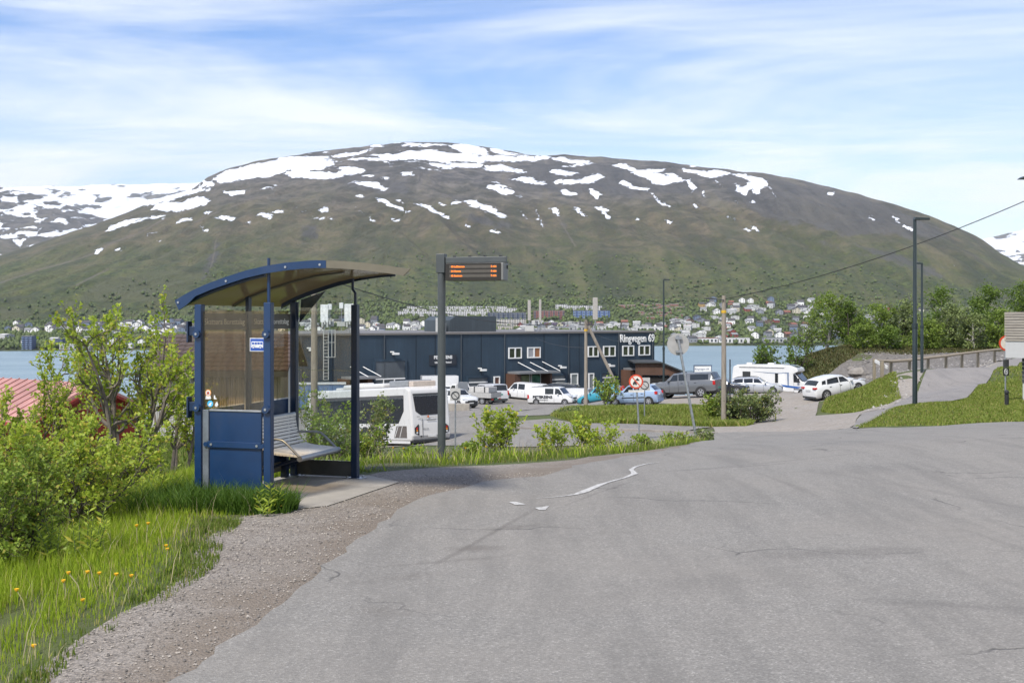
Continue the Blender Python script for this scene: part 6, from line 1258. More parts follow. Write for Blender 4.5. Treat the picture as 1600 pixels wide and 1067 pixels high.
for sg in (-1, 1):
    b = MB(); b.prism([(2.0, 1.32), (2.62, 1.30), (2.2, 1.98), (2.0, 2.0)], sg * 1.005 - .008, sg * 1.005 + .008, 'y'); b.build('window', M_GLASSD, mh)
    b = MB(); b.box(-2.7, -1.95, sg * 1.13 - .03, sg * 1.13 + .03, 1.65, 2.2); b.build('window', M_GLASSD, mh, bevel=.02)
    b = MB(); b.box(.35, .62, sg * 1.13 - .03, sg * 1.13 + .03, 1.25, 2.1); b.build('window', M_GLASSD, mh)
    b = MB(); b.box(.72, 1.30, sg * 1.135 - .008, sg * 1.135 + .008, .55, 2.15); b.build('habitation_door', pm('door_pale', (.66, .66, .65), .4), mh)
    b = MB(); b.prism([(-.9, 1.32), (.6, 1.12), (1.9, .98), (2.9, .90), (2.4, .78), (1.4, .86), (.3, 1.05)], sg * 1.142 - .008, sg * 1.142 + .008, 'y') if sg else None; o = b.build('blue_stripe', pm('stripe_blue', (.02, .09, .30), .4), mh)
    b = MB(); b.prism([(-1.8, 2.22), (-.4, 2.10), (.6, 2.05), (1.45, 2.1), (1.5, 1.0), (1.62, 1.0), (1.62, 2.2), (.6, 2.12), (-.4, 2.16)], sg * 1.142 - .007, sg * 1.142 + .007, 'y'); b.build('grey_stripe', pm('stripe_slate', (.16, .20, .28), .4), mh)
    for x in (2.78, -2.0): a = MB(); a.tube([(x, sg * 1.0 - (.12 * sg if abs(x) > 2.5 else .0), .34), (x, sg * (1.01 if x > 0 else 1.14), .34)], .40, 20); a.build('wheel_arch', M_BLACK, mh); wheel(mh, x, sg * (.92 if x > 0 else 1.04), .34, .22)
    b = MB(); b.prism([(3.2, 1.0), (3.47, .82), (3.5, .95), (3.28, 1.18)], sg * .86 - .13, sg * .86 + .135, 'y'); b.build('headlight', M_HEADL, mh)
    b = MB(); b.box(2.35, 2.55, min(sg * 1.02, sg * 1.28), max(sg * 1.02, sg * 1.28), 1.35, 1.68); b.build('mirror', M_BLACK, mh, bevel=.03)
b = MB(); b.box(3.46, 3.56, -.5, .5, .62, .92); b.build('grille', M_BLACK, mh); b = MB(); b.box(3.5, 3.58, -.28, .28, .46, .58); b.build('number_plate', M_PLATEW, mh)
b = MB(); b.tube([(-3.0, -1.16, 2.66), (1.2, -1.16, 2.66)], .07, 8); b.build('awning', pm('awning_grey', (.60, .60, .59), .4), mh)
b = MB(); b.box(-2.6, -2.1, -.3, .3, 2.8, 2.98); b.box(-.6, 0, -.3, .3, 2.83, 2.98); b.build('roof_hatch', P_WHITE, mh, bevel=.03); b = MB(); b.prism([(1.5, 2.85), (2.25, 2.64), (2.27, 2.66), (1.52, 2.88)], -.5, .5, 'y'); b.build('skylight', M_GLASSD, mh)
# ---------------------------------------------------------------- coach; its rear stands towards the camera, the nose points downhill to the left
q = Vector((-5.30, 61.7, 0)); hdg = R(128); L, W, Ht = 12.2, 2.52, 3.25
ctr = q + Vector((math.cos(hdg), math.sin(hdg), 0)) * L/2 + Vector((math.sin(hdg), -math.cos(hdg), 0)) * (-W/2)
zr_ = -5.17; bu = thing('coach', 'white coach with black glazed side parked below the verge', 'bus', (q.x, q.y, zr_)); bu.rotation_euler = (Matrix.Rotation(hdg, 3, 'Z') @ Matrix.Rotation(R(4.2), 3, 'Y')).to_euler()
# local frame: x forward from the rear, left side (y=0) towards the camera, body spans y -W..0
P_BUS = paint_mat('coach_white', (.56, .545, .52)); M_BGL = pm('coach_glass', (.012, .010, .010), .06, Specular_IOR_Level=.35)
M_RGL = M_BGL
b = MB(); b.prism([(.12, .32), (L - .2, .32), (L, .9), (L - .05, 1.5), (L - .55, Ht - .12), (L - .9, Ht), (.55, Ht), (.18, Ht - .16), (.02, 1.2), (.0, .6)], -W, 0, 'y'); b.build('body', P_BUS, bu, bevel=.10)
b = MB(); b.prism([(1.35, 1.28), (L - .9, 1.28), (L - .9, 2.62), (.75, 2.62), (.78, 1.95)], -.012, .014, 'y'); b.build('side_glazing', M_BGL, bu)
for x in (2.1, 3.7, 5.3, 6.9, 8.5, 10.1): b = MB(); b.box(x - .05, x + .05, .0145, .02, 1.3, 2.6); b.build('window_pillar', M_BLACK, bu)
b = MB(); b.box(.75, L - .9, -.01, .03, 2.64, 2.80); b.build('upper_band', pm('band_dark_grey', (.06, .055, .055), .4), bu)
b = MB(); b.prism([(.55, .50), (1.85, .50), (1.55, 1.14), (.55, 1.14)], -.01, .016, 'y'); gr_ = b.build('engine_grille', pm('grille_taupe', (.10, .085, .075), .6), bu)
for k in range(2): b = MB(); b.bar((.95 + k * .42, .018, 1.12), (1.25 + k * .5, .018, .52), .05, .012, up=(0, 1, 0)); b.build('grille_bar', P_BUS, gr_)
b = MB(); b.box(.25, L - .4, -.02, .028, .18, .33); b.build('skirt', P_BUS, bu, bevel=.02)
for x in (3.6, 4.9, 9.4): wheel(bu, x, -.16, .50, .30); a = MB(); a.tube([(x, -.2, .5), (x, .018, .5)], .60, 24); a.build('wheel_arch', M_BLACK, bu)
b = MB(); b.box(3.4, 7.9, -W + .35, -.35, Ht + .002, Ht + .26); b.build('roof_fairing', P_BUS, bu, bevel=.10); b = MB(); b.box(1.0, 2.9, -W + .45, -.45, Ht + .002, Ht + .36); b.build('air_unit', pm('air_unit_grey', (.22, .23, .24), .5), bu, bevel=.06); b = MB(); b.box(.55, .98, -W + .5, -.5, Ht - .02, Ht + .30); b.build('air_unit_end', pm('air_unit_beige', (.45, .38, .32), .5), bu, bevel=.05)
for x in (6.4, 8.9): b = MB(); b.box(x, x + .8, -1.6, -.9, Ht + .002, Ht + (.34 if x < 7.9 else .12)); b.build('roof_hatch', P_BUS, bu, bevel=.03)
# rear face details (x just below 0)
sl = lambda z: .01 + max(0, (z - 1.2)) * .092
b = MB(); pts_ = [(-.22, 2.72), (-.30, 1.92), (-.62, 1.70), (-W + .62, 1.70), (-W + .30, 1.92), (-W + .22, 2.72)]
b.add([(sl(z) - .02, y, z) for y, z in pts_] + [(sl(z) + .05, y, z) for y, z in pts_], [tuple(range(6)), tuple(range(11, 5, -1))] + [(i, (i+1) % 6, (i+1) % 6 + 6, i + 6) for i in range(6)]); b.build('rear_window', M_RGL, bu)
b = MB(); b.box(.10, .2, -W + .25, -.2, 2.75, 2.87); b.build('rear_brow', M_DGREY, bu, bevel=.02)
for y0 in (-.42, -W + .12):
    b = MB(); s_ = 1 if y0 > -1 else -1; yy = [-.16, -.42] if s_ > 0 else [-W + .16, -W + .42]
    pl = [(yy[0], .95), (yy[0], 1.02), (yy[1], 1.22), (yy[1], .62), (yy[0], .74)]; b.add([(-.022, y, z) for y, z in pl] + [(.06, y, z) for y, z in pl], [tuple(range(5)), tuple(range(9, 4, -1))] + [(i, (i+1) % 5, (i+1) % 5 + 5, i + 5) for i in range(5)]); tl_ = b.build('tail_lamp', M_BLACK, bu)
    for z, m in ((1.0, M_TAIL), (.88, M_AMBER), (.76, M_PLATEW)): c = MB(); c.disc((-.022, (yy[0] + yy[1]) / 2, z), (-1, 0, 0), .055, 14, .012); c.build('lamp', m, tl_)
b = MB(); b.box(-.028, .0, -W/2 - .26, -W/2 + .26, .50, .61); b.build('number_plate', M_PLATEW, bu)
b = MB(); b.box(-.016, .0, -1.55, -.95, 1.40, 1.43); b.box(-.016, .0, -W + .5, -.5, 1.55, 1.565); b.box(-.014, 0, -.68, -.66, .5, 1.5); b.box(-.014, 0, -W + .66, -W + .68, .5, 1.5); b.build('hatch_seam', M_DGREY, bu)
b = MB(); b.prism([(-1.0, 1.66), (-1.0, 1.58), (-1.05, 1.53), (-1.10, 1.58), (-1.10, 1.66)], -.016, .0, 'x'); b.build('crest', pm('crest_orange', (.55, .14, .04), .5), bu)
text('lettering', 'VOLVO', .085, M_DGREY, bu, (-.02, -.85, .95), (R(90), 0, R(-90)), .004, sx=1.4); text('lettering', '9900', .08, M_DGREY, bu, (-.02, -.40, 1.62), (R(90), 0, R(-90)), .004, sx=1.1)
b = MB(); b.box(.02, .5, -W + .1, -.1, .22, .34); b.build('rear_bumper', M_BLACK, bu)
b = MB(); b.disc((-.012, -.55, .56), (-1, 0, 0), .05, 12, .01); b.build('tow_eye', M_DGREY, bu)
# ---------------------------------------------------------------- plants
L_SPRING = leaf_mat('spring_leaf', (.28, .38, .035), (.47, .55, .075), (.55, .48, .08), .54)
L_MID = leaf_mat('shrub_leaf', (.17, .25, .03), (.30, .39, .06), (.30, .27, .05), .42)
L_SILVER = leaf_mat('willow_leaf', (.14, .19, .055), (.26, .31, .12), (.30, .28, .06), .4)
L_BIRCH = leaf_mat('birch_leaf', (.14, .21, .032), (.27, .35, .065), None, .5)
L_DARK = leaf_mat('dark_tree_leaf', (.10, .165, .025), (.20, .28, .05), None, .5)
L_OLIVE = leaf_mat('sallow_leaf', (.14, .18, .055), (.26, .31, .11), None, .36)
M_BARK = pm('grey_bark', (.15, .125, .10), .85, var=.3, scale=12); M_BARKD = pm('dark_bark', (.06, .048, .038), .85, var=.3, scale=12); M_BIRCHB = pm('birch_bark', (.30, .28, .25), .8, var=.35, scale=8)
def leaves_mesh(name, P_, D, S, mat_, r, parent=None, wide=.42, curl=.18):
    "diamond leaves at P_, pointing D, size S"
    n = len(P_); D = D / np.maximum(np.linalg.norm(D, axis=1, keepdims=True), 1e-6)
    up = r.normal(size=(n, 3)) * .75 + np.array([0, 0, 1.0]); sd = np.cross(D, up); sd /= np.maximum(np.linalg.norm(sd, axis=1, keepdims=True), 1e-6); nn = np.cross(sd, D)
    s = S[:, None]; mid = P_ + D * s * .45
    V = np.stack([P_, mid + sd * s * wide + nn * s * curl, P_ + D * s, mid - sd * s * wide + nn * s * curl], 1).reshape(-1, 3)
    i = np.arange(n)[:, None] * 4; T = np.concatenate([i + np.array([0, 1, 2]), i + np.array([0, 2, 3])], 1).reshape(-1, 3)
    o = np_mesh(name, V, [T], mat_, parent); o['kind'] = 'stuff' if parent else None
    return o
def plant(label, cat, loc, h, w, stems, n_leaf, leaf, lmat, bmat, seed, kind='shrub', group=None, name=None, r0=.02, lean=.55, low=.25, twist=.35, depth=1.0, clump=.6):
    rr = np.random.default_rng(seed); t = thing(name or kind, label, cat, loc, 0, group); b = MB(); tips = []; segs = []
    def limb(p, d, L, rad, lev):
        n = 6 if lev < 2 else 3; pts = [p.copy()]; rads = [rad]; q = p.copy(); d = d.copy()
        for i in range(n):
            d = d + rr.normal(size=3) * twist * (.35 if lev == 0 else .6) + np.array([0, 0, .16 if lev == 0 else .10]); d /= np.linalg.norm(d)
            q = q + d * L / n; pts.append(q.copy()); rads.append(rad * (1 - .78 * (i + 1) / n) + .0008)
            f = (i + 1) / n
            if lev == 0 and f > low or lev == 1 and i > 0:
                for _ in range(rr.integers(1, 4 if lev == 0 else 3)):
                    a = rr.normal(size=3); a -= d * a.dot(d); a /= np.linalg.norm(a) + 1e-6; nd_ = d * .55 + a * rr.uniform(.5, 1.0); nd_[2] += .15
                    limb(q, nd_ / np.linalg.norm(nd_), L * rr.uniform(.30, .52) * (1.15 - .5 * f if lev == 0 else .8), rads[-1] * .7, lev + 1)
        b.tube([tuple(x) for x in pts], rads, 6 if lev == 0 else (4 if lev == 1 else 3), caps=False)
        if lev >= 1:
            for k in range(1, len(pts)): segs.append((pts[k-1], pts[k], d.copy()))
        else: segs.append((pts[-2], pts[-1], d.copy()))
    for k in range(stems):
        a = 2 * math.pi * (k + rr.random()) / stems; sp = lean * rr.uniform(.25, 1) if stems > 1 else lean * .15
        d = np.array([math.cos(a) * sp, math.sin(a) * sp * depth, 1.0]); d /= np.linalg.norm(d)
        limb(np.array([math.cos(a), math.sin(a), 0]) * (.06 * w * (stems > 1)), d, rr.uniform(.72, 1.0), r0, 0)
    seg = np.array([(s[0], s[1]) for s in segs]); dr = np.array([s[2] for s in segs]); good = rr.permutation(len(seg))[:max(8, int(len(seg) * clump))]; idx = good[rr.integers(0, len(good), n_leaf)]; f = rr.random(n_leaf)[:, None] ** .6
    P_ = seg[idx, 0] * (1 - f) + seg[idx, 1] * f; D = dr[idx] * .5 + rr.normal(size=(n_leaf, 3)) * .75 + np.array([0, 0, .12])
    if kind == 'tree':
        nc = 46; zz = rr.uniform(.05, 1.0, nc); top = seg[:, 1, 2].max(); rad = np.sin(np.pi * np.clip(zz * .86 + .10, 0, 1)) ** .7 * np.sqrt(rr.random(nc)); aa = rr.uniform(0, 6.28, nc); wd_ = np.percentile(np.abs(seg[:, 1, :2]), 92)
        cc = np.stack([np.cos(aa) * rad * wd_, np.sin(aa) * rad * wd_, zz * top], -1); ci = rr.integers(0, nc, n_leaf); use = rr.random(n_leaf) < .62
        P_[use] = (cc[ci] + rr.normal(size=(n_leaf, 3)) * np.array([.14 * wd_, .14 * wd_, .05 * top]))[use]; P_[:, 2] = np.maximum(P_[:, 2], .03)
    # fit the grown form to its real height and width
    ext = np.percentile(P_[:, 2], 99.3); wx = (np.percentile(P_[:, 0], 98) - np.percentile(P_[:, 0], 2)); wy = (np.percentile(P_[:, 1], 98) - np.percentile(P_[:, 1], 2)); sx, sz = w / wx, h / ext; sy = w * depth / wy
    sc = np.array([sx, sy, sz]); P_ = P_ * sc; b.v = [(x * sx, y * sy, z * sz - .03) for x, y, z in b.v]
    if kind != 'tree' and stems > 1:        # keep stem thickness real where the form was stretched
        pass
    P_ = P_ + rr.normal(size=P_.shape) * leaf * .5
    b.build('trunk' if kind == 'tree' else 'stem', bmat, t, smooth=True); leaves_mesh('crown' if kind == 'tree' else 'foliage', P_, D, leaf * rr.uniform(.65, 1.3, n_leaf), lmat, rr, t)
    return t
def at_px(px, Y): return G(px, Y)
def pl(label, cat, px, Y, ytop, wpx, **k):
    p = G(px, Y); h = (EYE - (ytop - HY) * Y / F) - p.z; return plant(label, cat, p, h, wpx * Y / F, **k)
# tall bushes on the bank by the shelter
pl('tallest willow bush on the bank with bare grey stems, in front of the white shed', 'bush', 195, 15.5, 480, 190, stems=6, n_leaf=5600, leaf=.050, lmat=L_SPRING, bmat=M_BARK, seed=3, kind='shrub', r0=.026, low=.35, lean=.75)
pl('spreading willow bush in front of the pink roof at the picture edge', 'bush', 58, 16.5, 536, 230, stems=6, n_leaf=5600, leaf=.050, lmat=L_SPRING, bmat=M_BARK, seed=8, kind='shrub', r0=.022, low=.35, lean=1.0)
pl('slim willow bush close to the shelter, beside the board shed', 'bush', 270, 17.5, 572, 92, stems=5, n_leaf=3200, leaf=.050, lmat=L_SPRING, bmat=M_BARK, seed=12, kind='shrub', r0=.026, low=.4, lean=.6)
pl('bright leafy bush on the grass bank below the red house', 'bush', 100, 10.2, 655, 205, stems=9, n_leaf=7200, leaf=.037, lmat=L_SPRING, bmat=M_BARKD, seed=21, kind='shrub', r0=.012, low=.15, lean=.8)
pl('leafy bush between the bright bush and the tallest willow', 'bush', 190, 12.4, 668, 120, stems=8, n_leaf=3600, leaf=.038, lmat=L_SPRING, bmat=M_BARKD, seed=25, kind='shrub', r0=.012, low=.15, lean=.7)
pl('dark stemmed bush low on the bank at the picture edge', 'bush', 18, 8.3, 702, 190, stems=10, n_leaf=6200, leaf=.032, lmat=L_MID, bmat=M_BARKD, seed=29, kind='shrub', r0=.011, low=.1, lean=.8)
pl('low bush in front of the red house wall, behind the bright bush', 'bush', 20, 12.5, 668, 170, stems=8, n_leaf=4800, leaf=.040, lmat=L_SPRING, bmat=M_BARKD, seed=33, kind='shrub', r0=.011, low=.1, lean=.9)
# bushes on the verge behind the shelter and along the road
VB = [('willow bush behind the clear shelter pane, before the wooden pole', 497, 21, 602, 80, 3600, .042, L_MID), ('willow bush behind the far shelter post', 548, 20.5, 632, 48, 1500, .05, L_MID), ('pale willow bush between the shelter and the coach rear', 586, 19.5, 622, 54, 2200, .042, L_SILVER),
      ('bright upright sapling bush next to the display post', 778, 19.5, 638, 58, 1500, .055, L_SPRING), ('loose low bush in the verge, first beyond the upright sapling', 862, 20, 660, 50, 800, .05, L_SPRING), ('narrow sapling in the verge before the kerb', 912, 20.5, 646, 26, 500, .055, L_SPRING),
      ('loose bush in the verge, just beyond the narrow sapling', 938, 20.5, 660, 54, 900, .05, L_SPRING), ('low leafy plant at the display post foot', 735, 18.3, 692, 40, 500, .045, L_MID), ('low leafy plant before the red ringed sign', 1003, 22, 679, 36, 450, .045, L_MID), ('small leafy plant at the foot of the leaning sign', 1104, 29, 672, 22, 400, .06, L_OLIVE), ('low leafy plant before the leaning sign', 1052, 25, 676, 40, 450, .05, L_MID), ('low broad bush between the coach and the verge grass', 640, 18.5, 699, 36, 400, .045, L_MID), ('thin bush beside the far shelter post foot', 575, 17.5, 668, 44, 900, .045, L_MID), ('low bush behind the bench end, seen through the pane', 520, 17.5, 655, 60, 1300, .045, L_MID)]
for i, (lab, px, Y, yt, w, n, lf, m) in enumerate(VB): pl(lab, 'bush', px, Y, yt, w, stems=4 if w < 60 else 6, n_leaf=n, leaf=lf, lmat=m, bmat=M_BARK, seed=50 + i, kind='shrub', r0=.010, low=.15, lean=.5 if w < 45 else .75)
pl('round grey green bush beside the wooden lamp pole', 'bush', 1166, 63.5, 612, 80, stems=14, n_leaf=6500, leaf=.11, lmat=L_SILVER, bmat=M_BARKD, seed=90, kind='shrub', r0=.02, low=.05, lean=.9)
pl('small conical bush between the leaning sign and the lamp pole', 'bush', 1113, 66, 618, 26, stems=5, n_leaf=1500, leaf=.13, lmat=L_MID, bmat=M_BARKD, seed=91, kind='shrub', r0=.02, low=.05, lean=.35)
pl('sapling bush growing beside the A-frame strut', 'bush', 948, 80, 590, 36, stems=4, n_leaf=900, leaf=.15, lmat=L_MID, bmat=M_BARKD, seed=92, kind='shrub', r0=.02, low=.1, lean=.5)
pl('low bush under the A-frame pole on the bank corner', 'bush', 895, 72, 640, 40, stems=5, n_leaf=900, leaf=.13, lmat=L_OLIVE, bmat=M_BARKD, seed=93, kind='shrub', r0=.02, low=.1, lean=.7)
# trees on the hill
HT = [('airy birch on the hill, first tree beyond the motorhome roof', 1291, 132, 460, 82, 3600, L_BIRCH), ('dense birch on the hill, second tree beyond the motorhome', 1327, 130, 470, 58, 3200, L_DARK), ('young birch on the hill right of the short pole', 1372, 128, 476, 62, 2800, L_BIRCH), ('pale birch on the hill behind the tall street lamp', 1412, 129, 470, 62, 2900, L_OLIVE),
      ('dark topped tree on the hill just beyond the two lamps', 1470, 132, 450, 56, 3000, L_DARK), ('light birch on the hill, under the dark topped tree', 1490, 124, 478, 62, 3000, L_OLIVE), ('dense bright green tree on the hill near the house corner', 1541, 134, 447, 70, 4200, L_DARK), ('tree rising behind the slatted parapet', 1594, 134, 444, 62, 3200, L_DARK),
      ('low birch at the hill foot left of the short pole', 1349, 124, 508, 50, 1800, L_BIRCH), ('low birch between the two street lamps on the hill', 1450, 122, 502, 56, 2200, L_BIRCH), ('low birch before the dense bright tree', 1523, 121, 492, 56, 2400, L_OLIVE), ('low birch beside the house corner', 1563, 119, 486, 52, 2400, L_BIRCH), ('low birch below the light birch on the hill', 1392, 122, 512, 44, 1700, L_DARK), ('thin sapling at the left slope of the hill', 1262, 134, 512, 40, 700, L_OLIVE)]
for i, (lab, px, Y, yt, w, n, m) in enumerate(HT): pl(lab, 'tree', px, Y, yt, w * .76, stems=1, n_leaf=int(n * 1.05), leaf=.22, lmat=m, bmat=M_BIRCHB if i % 2 == 0 else M_BARKD, seed=120 + i, kind='tree', r0=.016, low=.08, lean=.45, twist=.16)
pl('broad sallow shrub above the motorhome by the water', 'bush', 1216, 122, 527, 82, stems=7, n_leaf=1800, leaf=.26, lmat=L_DARK, bmat=M_BARKD, seed=150, kind='shrub', r0=.03, low=.15, lean=.8)
# ---------------------------------------------------------------- grass
def rand_in(poly, n, r):
    P_ = np.array(poly); out = np.empty((0, 2))
    while len(out) < n:
        q = np.stack([r.uniform(P_[:, 0].min(), P_[:, 0].max(), n), r.uniform(P_[:, 1].min(), P_[:, 1].max(), n)], -1); out = np.vstack([out, q[inside(poly, q[:, 0], q[:, 1])]])
    return out[:n]
def grass(label, poly, n, hfun, wid, mat_, seed, patchy=.0, lean=.35, name='grass', near_edge=None):
    r = np.random.default_rng(seed); q = rand_in(poly, n, r)
    if patchy: k = fbm(q[:, 0] * 1.3, q[:, 1] * 1.3, 4, seed) + r.uniform(-.12, .12, n) > patchy; q = q[k]
    if near_edge is not None: d = seg_dist(near_edge, q[:, 0], q[:, 1], False); q = q[r.random(len(q)) < np.clip(d / .45 + .12, 0, 1)]
    n = len(q); z = H(q[:, 0], q[:, 1]); h = hfun(q[:, 0], q[:, 1], r) * r.uniform(.55, 1.15, n); a = r.uniform(0, 6.283, n); b_ = r.uniform(0, 6.283, n); ln = lean * h * r.uniform(.2, 1.3, n)
    w = wid * r.uniform(.6, 1.2, n); sx, sy = np.cos(a) * w, np.sin(a) * w; dx, dy = np.cos(b_) * ln, np.sin(b_) * ln; x, y = q[:, 0], q[:, 1]
    V = np.stack([np.stack([x - sx, y - sy, z - .01], -1), np.stack([x + sx, y + sy, z - .01], -1), np.stack([x + sx * .8 + dx * .35, y + sy * .8 + dy * .35, z + h * .55], -1), np.stack([x - sx * .8 + dx * .35, y - sy * .8 + dy * .35, z + h * .55], -1), np.stack([x + dx, y + dy, z + h], -1)], 1).reshape(-1, 3)
    i = np.arange(n)[:, None] * 5; Q = i + np.array([0, 1, 2, 3]); T = i + np.array([3, 2, 4])
    o = np_mesh(name, V, [Q, T], mat_); return tag(o, label, 'grass', kind='stuff')
G_BRIGHT = leaf_mat('grass_bright', (.21, .31, .016), (.40, .50, .04), (.50, .44, .14), .46, .6)
G_KNOLL = leaf_mat('grass_knoll', (.14, .19, .022), (.26, .31, .055), (.36, .30, .11), .38, .6)
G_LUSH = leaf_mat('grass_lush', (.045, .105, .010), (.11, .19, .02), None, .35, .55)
G_MID = leaf_mat('grass_mid', (.085, .135, .014), (.18, .235, .035), (.28, .25, .09), .35, .6)
G_HEATH = leaf_mat('heath_tuft', (.055, .065, .018), (.12, .115, .035), (.14, .10, .045), .25, .7)
_ge = PX(GRASS_EDGE) ; _gw = [(-2.8, 4.6)] + _ge
NEAR = [(-2.7, 4.4)] + PX([(p_ + 12, y_) for p_, y_ in GRASS_EDGE]) + [(-2.85, 11.4), (-2.55, 13.2), (-4.0, 17), (-7.5, 17), (-8, 12), (-5.5, 7), (-3.8, 4.4)]
def h_near(x, y, r):
    d = seg_dist(_gw, x, y, False); return .045 + .20 * np.clip((d - .15) / 1.4, 0, 1) * (.55 + .9 * fbm(x * 1.5, y * 1.5, 3, 2))
grass('bright green roadside grass on the bank', NEAR, 150000, h_near, .0030, G_BRIGHT, 1, patchy=.30, near_edge=_gw)
grass('thin short grass creeping onto the gravel', [(-2.72, 4.4)] + PX([(p_ + 40, y_) for p_, y_ in GRASS_EDGE[:7]]) + PX([(p_ - 30, y_) for p_, y_ in GRASS_EDGE[:7]])[::-1] + [(-2.9, 4.4)], 9000, lambda x, y, r: .035 + .03 * r.random(len(x)), .004, G_MID, 2, patchy=.50)
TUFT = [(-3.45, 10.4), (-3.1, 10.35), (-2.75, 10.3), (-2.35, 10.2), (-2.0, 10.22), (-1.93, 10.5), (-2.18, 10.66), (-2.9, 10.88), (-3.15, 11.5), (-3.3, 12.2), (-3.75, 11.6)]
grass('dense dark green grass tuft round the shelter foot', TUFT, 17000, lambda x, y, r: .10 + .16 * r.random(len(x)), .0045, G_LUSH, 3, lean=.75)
VERGE = PX([(452,13.1),(560,13.0),(640,13.8),(760,14.9),(900,16.4),(1000,18.9),(1070,22.5),(1103,27),(1114,31),(1100,35.5),(1040,33),(950,27),(850,25),(740,25),(600,23),(480,20),(440,15)])
grass('green verge grass between the road and the lower street', VERGE, 70000, lambda x, y, r: .03 + .10 * fbm(x * 1.1, y * 1.1, 3, 7) * np.clip((y - 12) / 5, .3, 1.3), .0045, G_MID, 4, patchy=.45)
grass('yellow green weeds along the verge', VERGE, 9000, lambda x, y, r: .10 + .14 * r.random(len(x)), .008, G_BRIGHT, 5, patchy=.56, lean=.8)
KNOLL = PX([(1333,46.2),(1400,41.2),(1450,38.8),(1520,35.2),(1600,31.5),(1760,28.5),(1760,46),(1600,58),(1542,66),(1514,54.8),(1470,52.8),(1428,52.6),(1400,51),(1374,49.2)])
grass('mown green grass on the knoll by the lamp', KNOLL, 60000, lambda x, y, r: .05 + .07 * fbm(x * .5, y * .5, 3, 3), .016, G_KNOLL, 6, lean=.7)
PATHSIDE = PX([(1514,55),(1542,66.5),(1567,75.5),(1594,95),(1640,100),(1700,70),(1600,57)])
grass('green grass beyond the bollard beside the path', PATHSIDE, 16000, lambda x, y, r: .06 + .14 * fbm(x * .5, y * .5, 3, 3), .022, G_KNOLL, 14, lean=.7, patchy=.3)
BANK = PX([(860,71.5),(900,65.5),(1000,62),(1060,60.2),(1120,58.2),(1166,57),(1178,61),(1150,67),(1140,71),(1090,75.6),(1000,76.2),(955,78),(905,78.5),(878,75)])
grass('tall green herbs on the bank behind the kerb', BANK, 42000, lambda x, y, r: .10 + .42 * fbm(x * .35, y * .35, 3, 5) , .030, G_KNOLL, 7, lean=.7)
BANK2 = PX([(1283,65),(1330,59.5),(1385,60),(1408,64),(1402,72),(1398,75),(1374,79),(1338,82),(1322,77),(1290,70)])
grass('green grass on the bank beside the path', BANK2, 26000, lambda x, y, r: .08 + .16 * fbm(x * .5, y * .5, 3, 6), .026, G_KNOLL, 8, lean=.6, patchy=.33)
HILL = PX([(1218,120),(1280,114),(1310,118.5),(1345,122),(1400,119),(1450,117.5),(1575,117),(1640,120),(1640,140),(1450,142),(1340,142),(1270,138),(1235,134)])
grass('brown green heath on the hill top', HILL, 38000, lambda x, y, r: .15 + .35 * fbm(x * .2, y * .2, 3, 6), .06, G_HEATH, 9, lean=.9)
r_ = np.random.default_rng(77); q = rand_in(PX([(1330,127),(1400,123),(1570,120.5),(1640,121),(1640,138),(1340,138)]), 4500, r_); z = H(q[:, 0], q[:, 1])
tag(leaves_mesh('undergrowth', np.column_stack([q, z + .1 + 1.3 * r_.random(4500) ** 1.4 * (.35 + fbm(q[:, 0] * .25, q[:, 1] * .25, 3, 2))]), r_.normal(size=(4500, 3)) + np.array([0, 0, .5]), r_.uniform(.18, .36, 4500), L_BIRCH, r_), 'leafy undergrowth below the hill trees', 'undergrowth', kind='stuff')
G_DRY = leaf_mat('dry_stalk', (.34, .27, .15), (.52, .44, .28), None, .3, .8)
grass('dry stalks standing in the roadside grass', NEAR, 2600, lambda x, y, r: .10 + .22 * r.random(len(x)), .0022, G_DRY, 31, lean=.5, patchy=.45)
grass('dry stalks standing in the verge grass', VERGE, 1800, lambda x, y, r: .10 + .22 * r.random(len(x)), .004, G_DRY, 32, lean=.5, patchy=.4)
SLOPE = PX([(-150,9),(60,8.4),(150,10),(230,13),(330,18),(470,19),(470,38),(200,38),(-100,30)])
grass('rough yellow green grass below the bank by the shed', SLOPE, 36000, lambda x, y, r: .12 + .25 * fbm(x * .5, y * .5, 3, 4), .014, G_MID, 10, lean=.6)
# broad leaved weeds in clumps: stalks with long leaves
def weed(label, px, Y, n, hgt, spread, seed, mat_=L_MID, group=None):
    r = np.random.default_rng(seed); p = G(px, Y); t = thing('weed_clump', label, 'plant', p, 0, group); b = MB(); P_, D, S = [], [], []
    for k in range(n):
        a, rad = r.uniform(0, 6.28), spread * math.sqrt(r.random()); x, y = rad * math.cos(a), rad * math.sin(a); h = hgt * r.uniform(.6, 1.0); lx, ly = x * .35 + r.normal() * .04, y * .35 + r.normal() * .04; dz = h1(p.x + x, p.y + y) - p.z
        b.tube([(x, y, dz - .02), (x + lx * .4, y + ly * .4, dz + h * .5), (x + lx, y + ly, dz + h)], [.004, .0035, .002], 4, caps=False)
        for j in range(int(14 * h / .3) + 5):
            f = .15 + .85 * (j / (14 * h / .3 + 5)); aa = j * 2.4 + r.random() * .5; P_.append((x + lx * f, y + ly * f, dz + h * f)); D.append((math.cos(aa), math.sin(aa), .65 - .2 * (1 - f))); S.append(r.uniform(.07, .115) * (1.05 - .45 * f))
    b.build('stalk', pm('weed_stalk', (.10, .14, .04), .7), t); leaves_mesh('foliage', np.array(P_), np.array(D), np.array(S), mat_, r, t, wide=.13, curl=.05)
weed('tall leafy weed against the near shelter post', 428, 10.25, 4, .34, .07, 1, L_SPRING); weed('small leafy weed before the shelter panel on the tuft', 413, 10.1, 3, .2, .05, 2, L_SPRING)
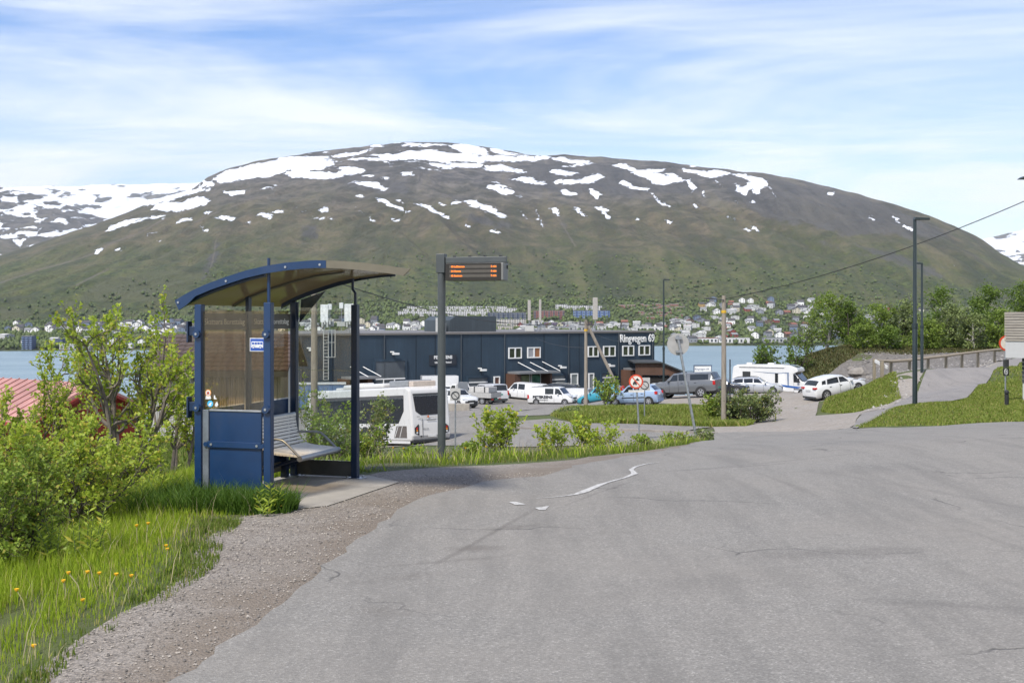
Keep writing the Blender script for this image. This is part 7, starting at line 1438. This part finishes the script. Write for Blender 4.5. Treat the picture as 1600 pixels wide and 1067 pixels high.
weed('tall weed clump on the bank below the dark bush', 112, 8.3, 16, .42, .22, 3, L_SPRING); weed('weed clump on the bank beside the shelter tuft', 205, 11.0, 26, .38, .40, 4, L_SPRING); weed('weed clump behind the bright leafy bush', 160, 11.6, 22, .42, .40, 5, L_SPRING); weed('yellowed weed at the cover strip of the shelter', 330, 10.6, 3, .14, .05, 6, L_SPRING)
# dandelions
M_STALK = pm('dandelion_stalk', (.36, .33, .16), .7); M_PETAL = pm('dandelion_yellow', (.78, .46, .01), .7)
def dandelion(label, px, py, hgt, lean, group, Y=None):
    Y = Y or 3150 / (py - HY); p = G(px, Y); t = thing('dandelion', label, 'flower', p, 0, group); b = MB(); tip = Vector((lean, -.01, hgt)); b.tube([(0, 0, -.01), (lean * .3, 0, hgt * .55), tip], .0032, 5, caps=False); b.build('stalk', M_STALK, t)
    c = MB(); 
    for k in range(16): a = 2 * math.pi * k / 16; e = tip + Vector((math.cos(a) * .012, math.sin(a) * .012, .004 + .006 * (k % 2))); s = Vector((-math.sin(a), math.cos(a), 0)) * .0042; c.add([tip, e - s, e + Vector((math.cos(a), math.sin(a), 0)) * .003, e + s], [(0, 1, 2, 3)])
    c.tube([tip - Vector((0, 0, .008)), tip, tip + Vector((0, 0, .008))], [.005, .010, .007], 8); c.build('flower_head', M_PETAL, t)
DN = [('dandelion leaning on the grass bank, highest one up near the weeds', 176, 850, .20, -.10), ('tall dandelion pair member near the gravel edge, the one nearer the bushes', 214, 855, .17, .0), ('tall dandelion pair member near the gravel edge, the one nearer the gravel', 228, 858, .19, .02), ('bright dandelion bloom beside the gravel by the grey stone', 258, 868, .05, .01), ('second bright bloom touching the gravel edge', 262, 872, .04, 0), ('dandelion at the lower grass, lowest bloom beside the gravel corner', 54, 1012, .05, 0), ('dandelion on tall bent stalk in the row across the grass, towards the bushes', 40, 950, .15, -.05), ('dandelion in the row across the grass with two stalks', 100, 938, .13, .0), ('dandelion in the row across the grass, bent over', 128, 938, .17, -.08), ('dandelion in the middle of the row across the grass', 140, 930, .14, -.01), ('upright dandelion in the row across the grass', 156, 928, .12, .0), ('dandelion leaning towards the gravel in the row', 170, 938, .15, .05), ('lone low dandelion between the row and the gravel', 206, 920, .06, .0), ('low dandelion under the row of stalks', 130, 952, .06, .0)]
for i, (lab, px, py, h_, l_) in enumerate(DN): dandelion(lab, px, py, h_, l_, 'dandelions in the grass bank')
for i, (px, Y, lab) in enumerate([(757, 15.6, 'dandelion by the upright sapling in the verge'), (725, 15.0, 'dandelion at the display post foot in the verge'), (628, 14.6, 'dandelion in the verge before the coach'), (612, 14.8, 'second dandelion in the verge before the coach, nearer the shelter'), (845, 16.6, 'dandelion in the verge before the loose bushes')]):
    dandelion(lab, px, 0, .2, .02, 'dandelions in the roadside verge', Y)
# ---------------------------------------------------------------- air
def haze():
    b = MB(); b.box(-9000, 9000, -80, 13000, -60, 1500); m, nt = nodes('haze_air')
    v = nd(nt, 'ShaderNodeVolumePrincipled', {'Color': (.84, .92, 1.0, 1), 'Density': 3.7e-5, 'Anisotropy': .25})
    nt.links.new(v.outputs[0], nd(nt, 'ShaderNodeOutputMaterial').inputs['Volume'])
    o = b.build('haze', m); tag(o, 'thin blue summer haze over the fjord', 'haze', kind='stuff')
haze()
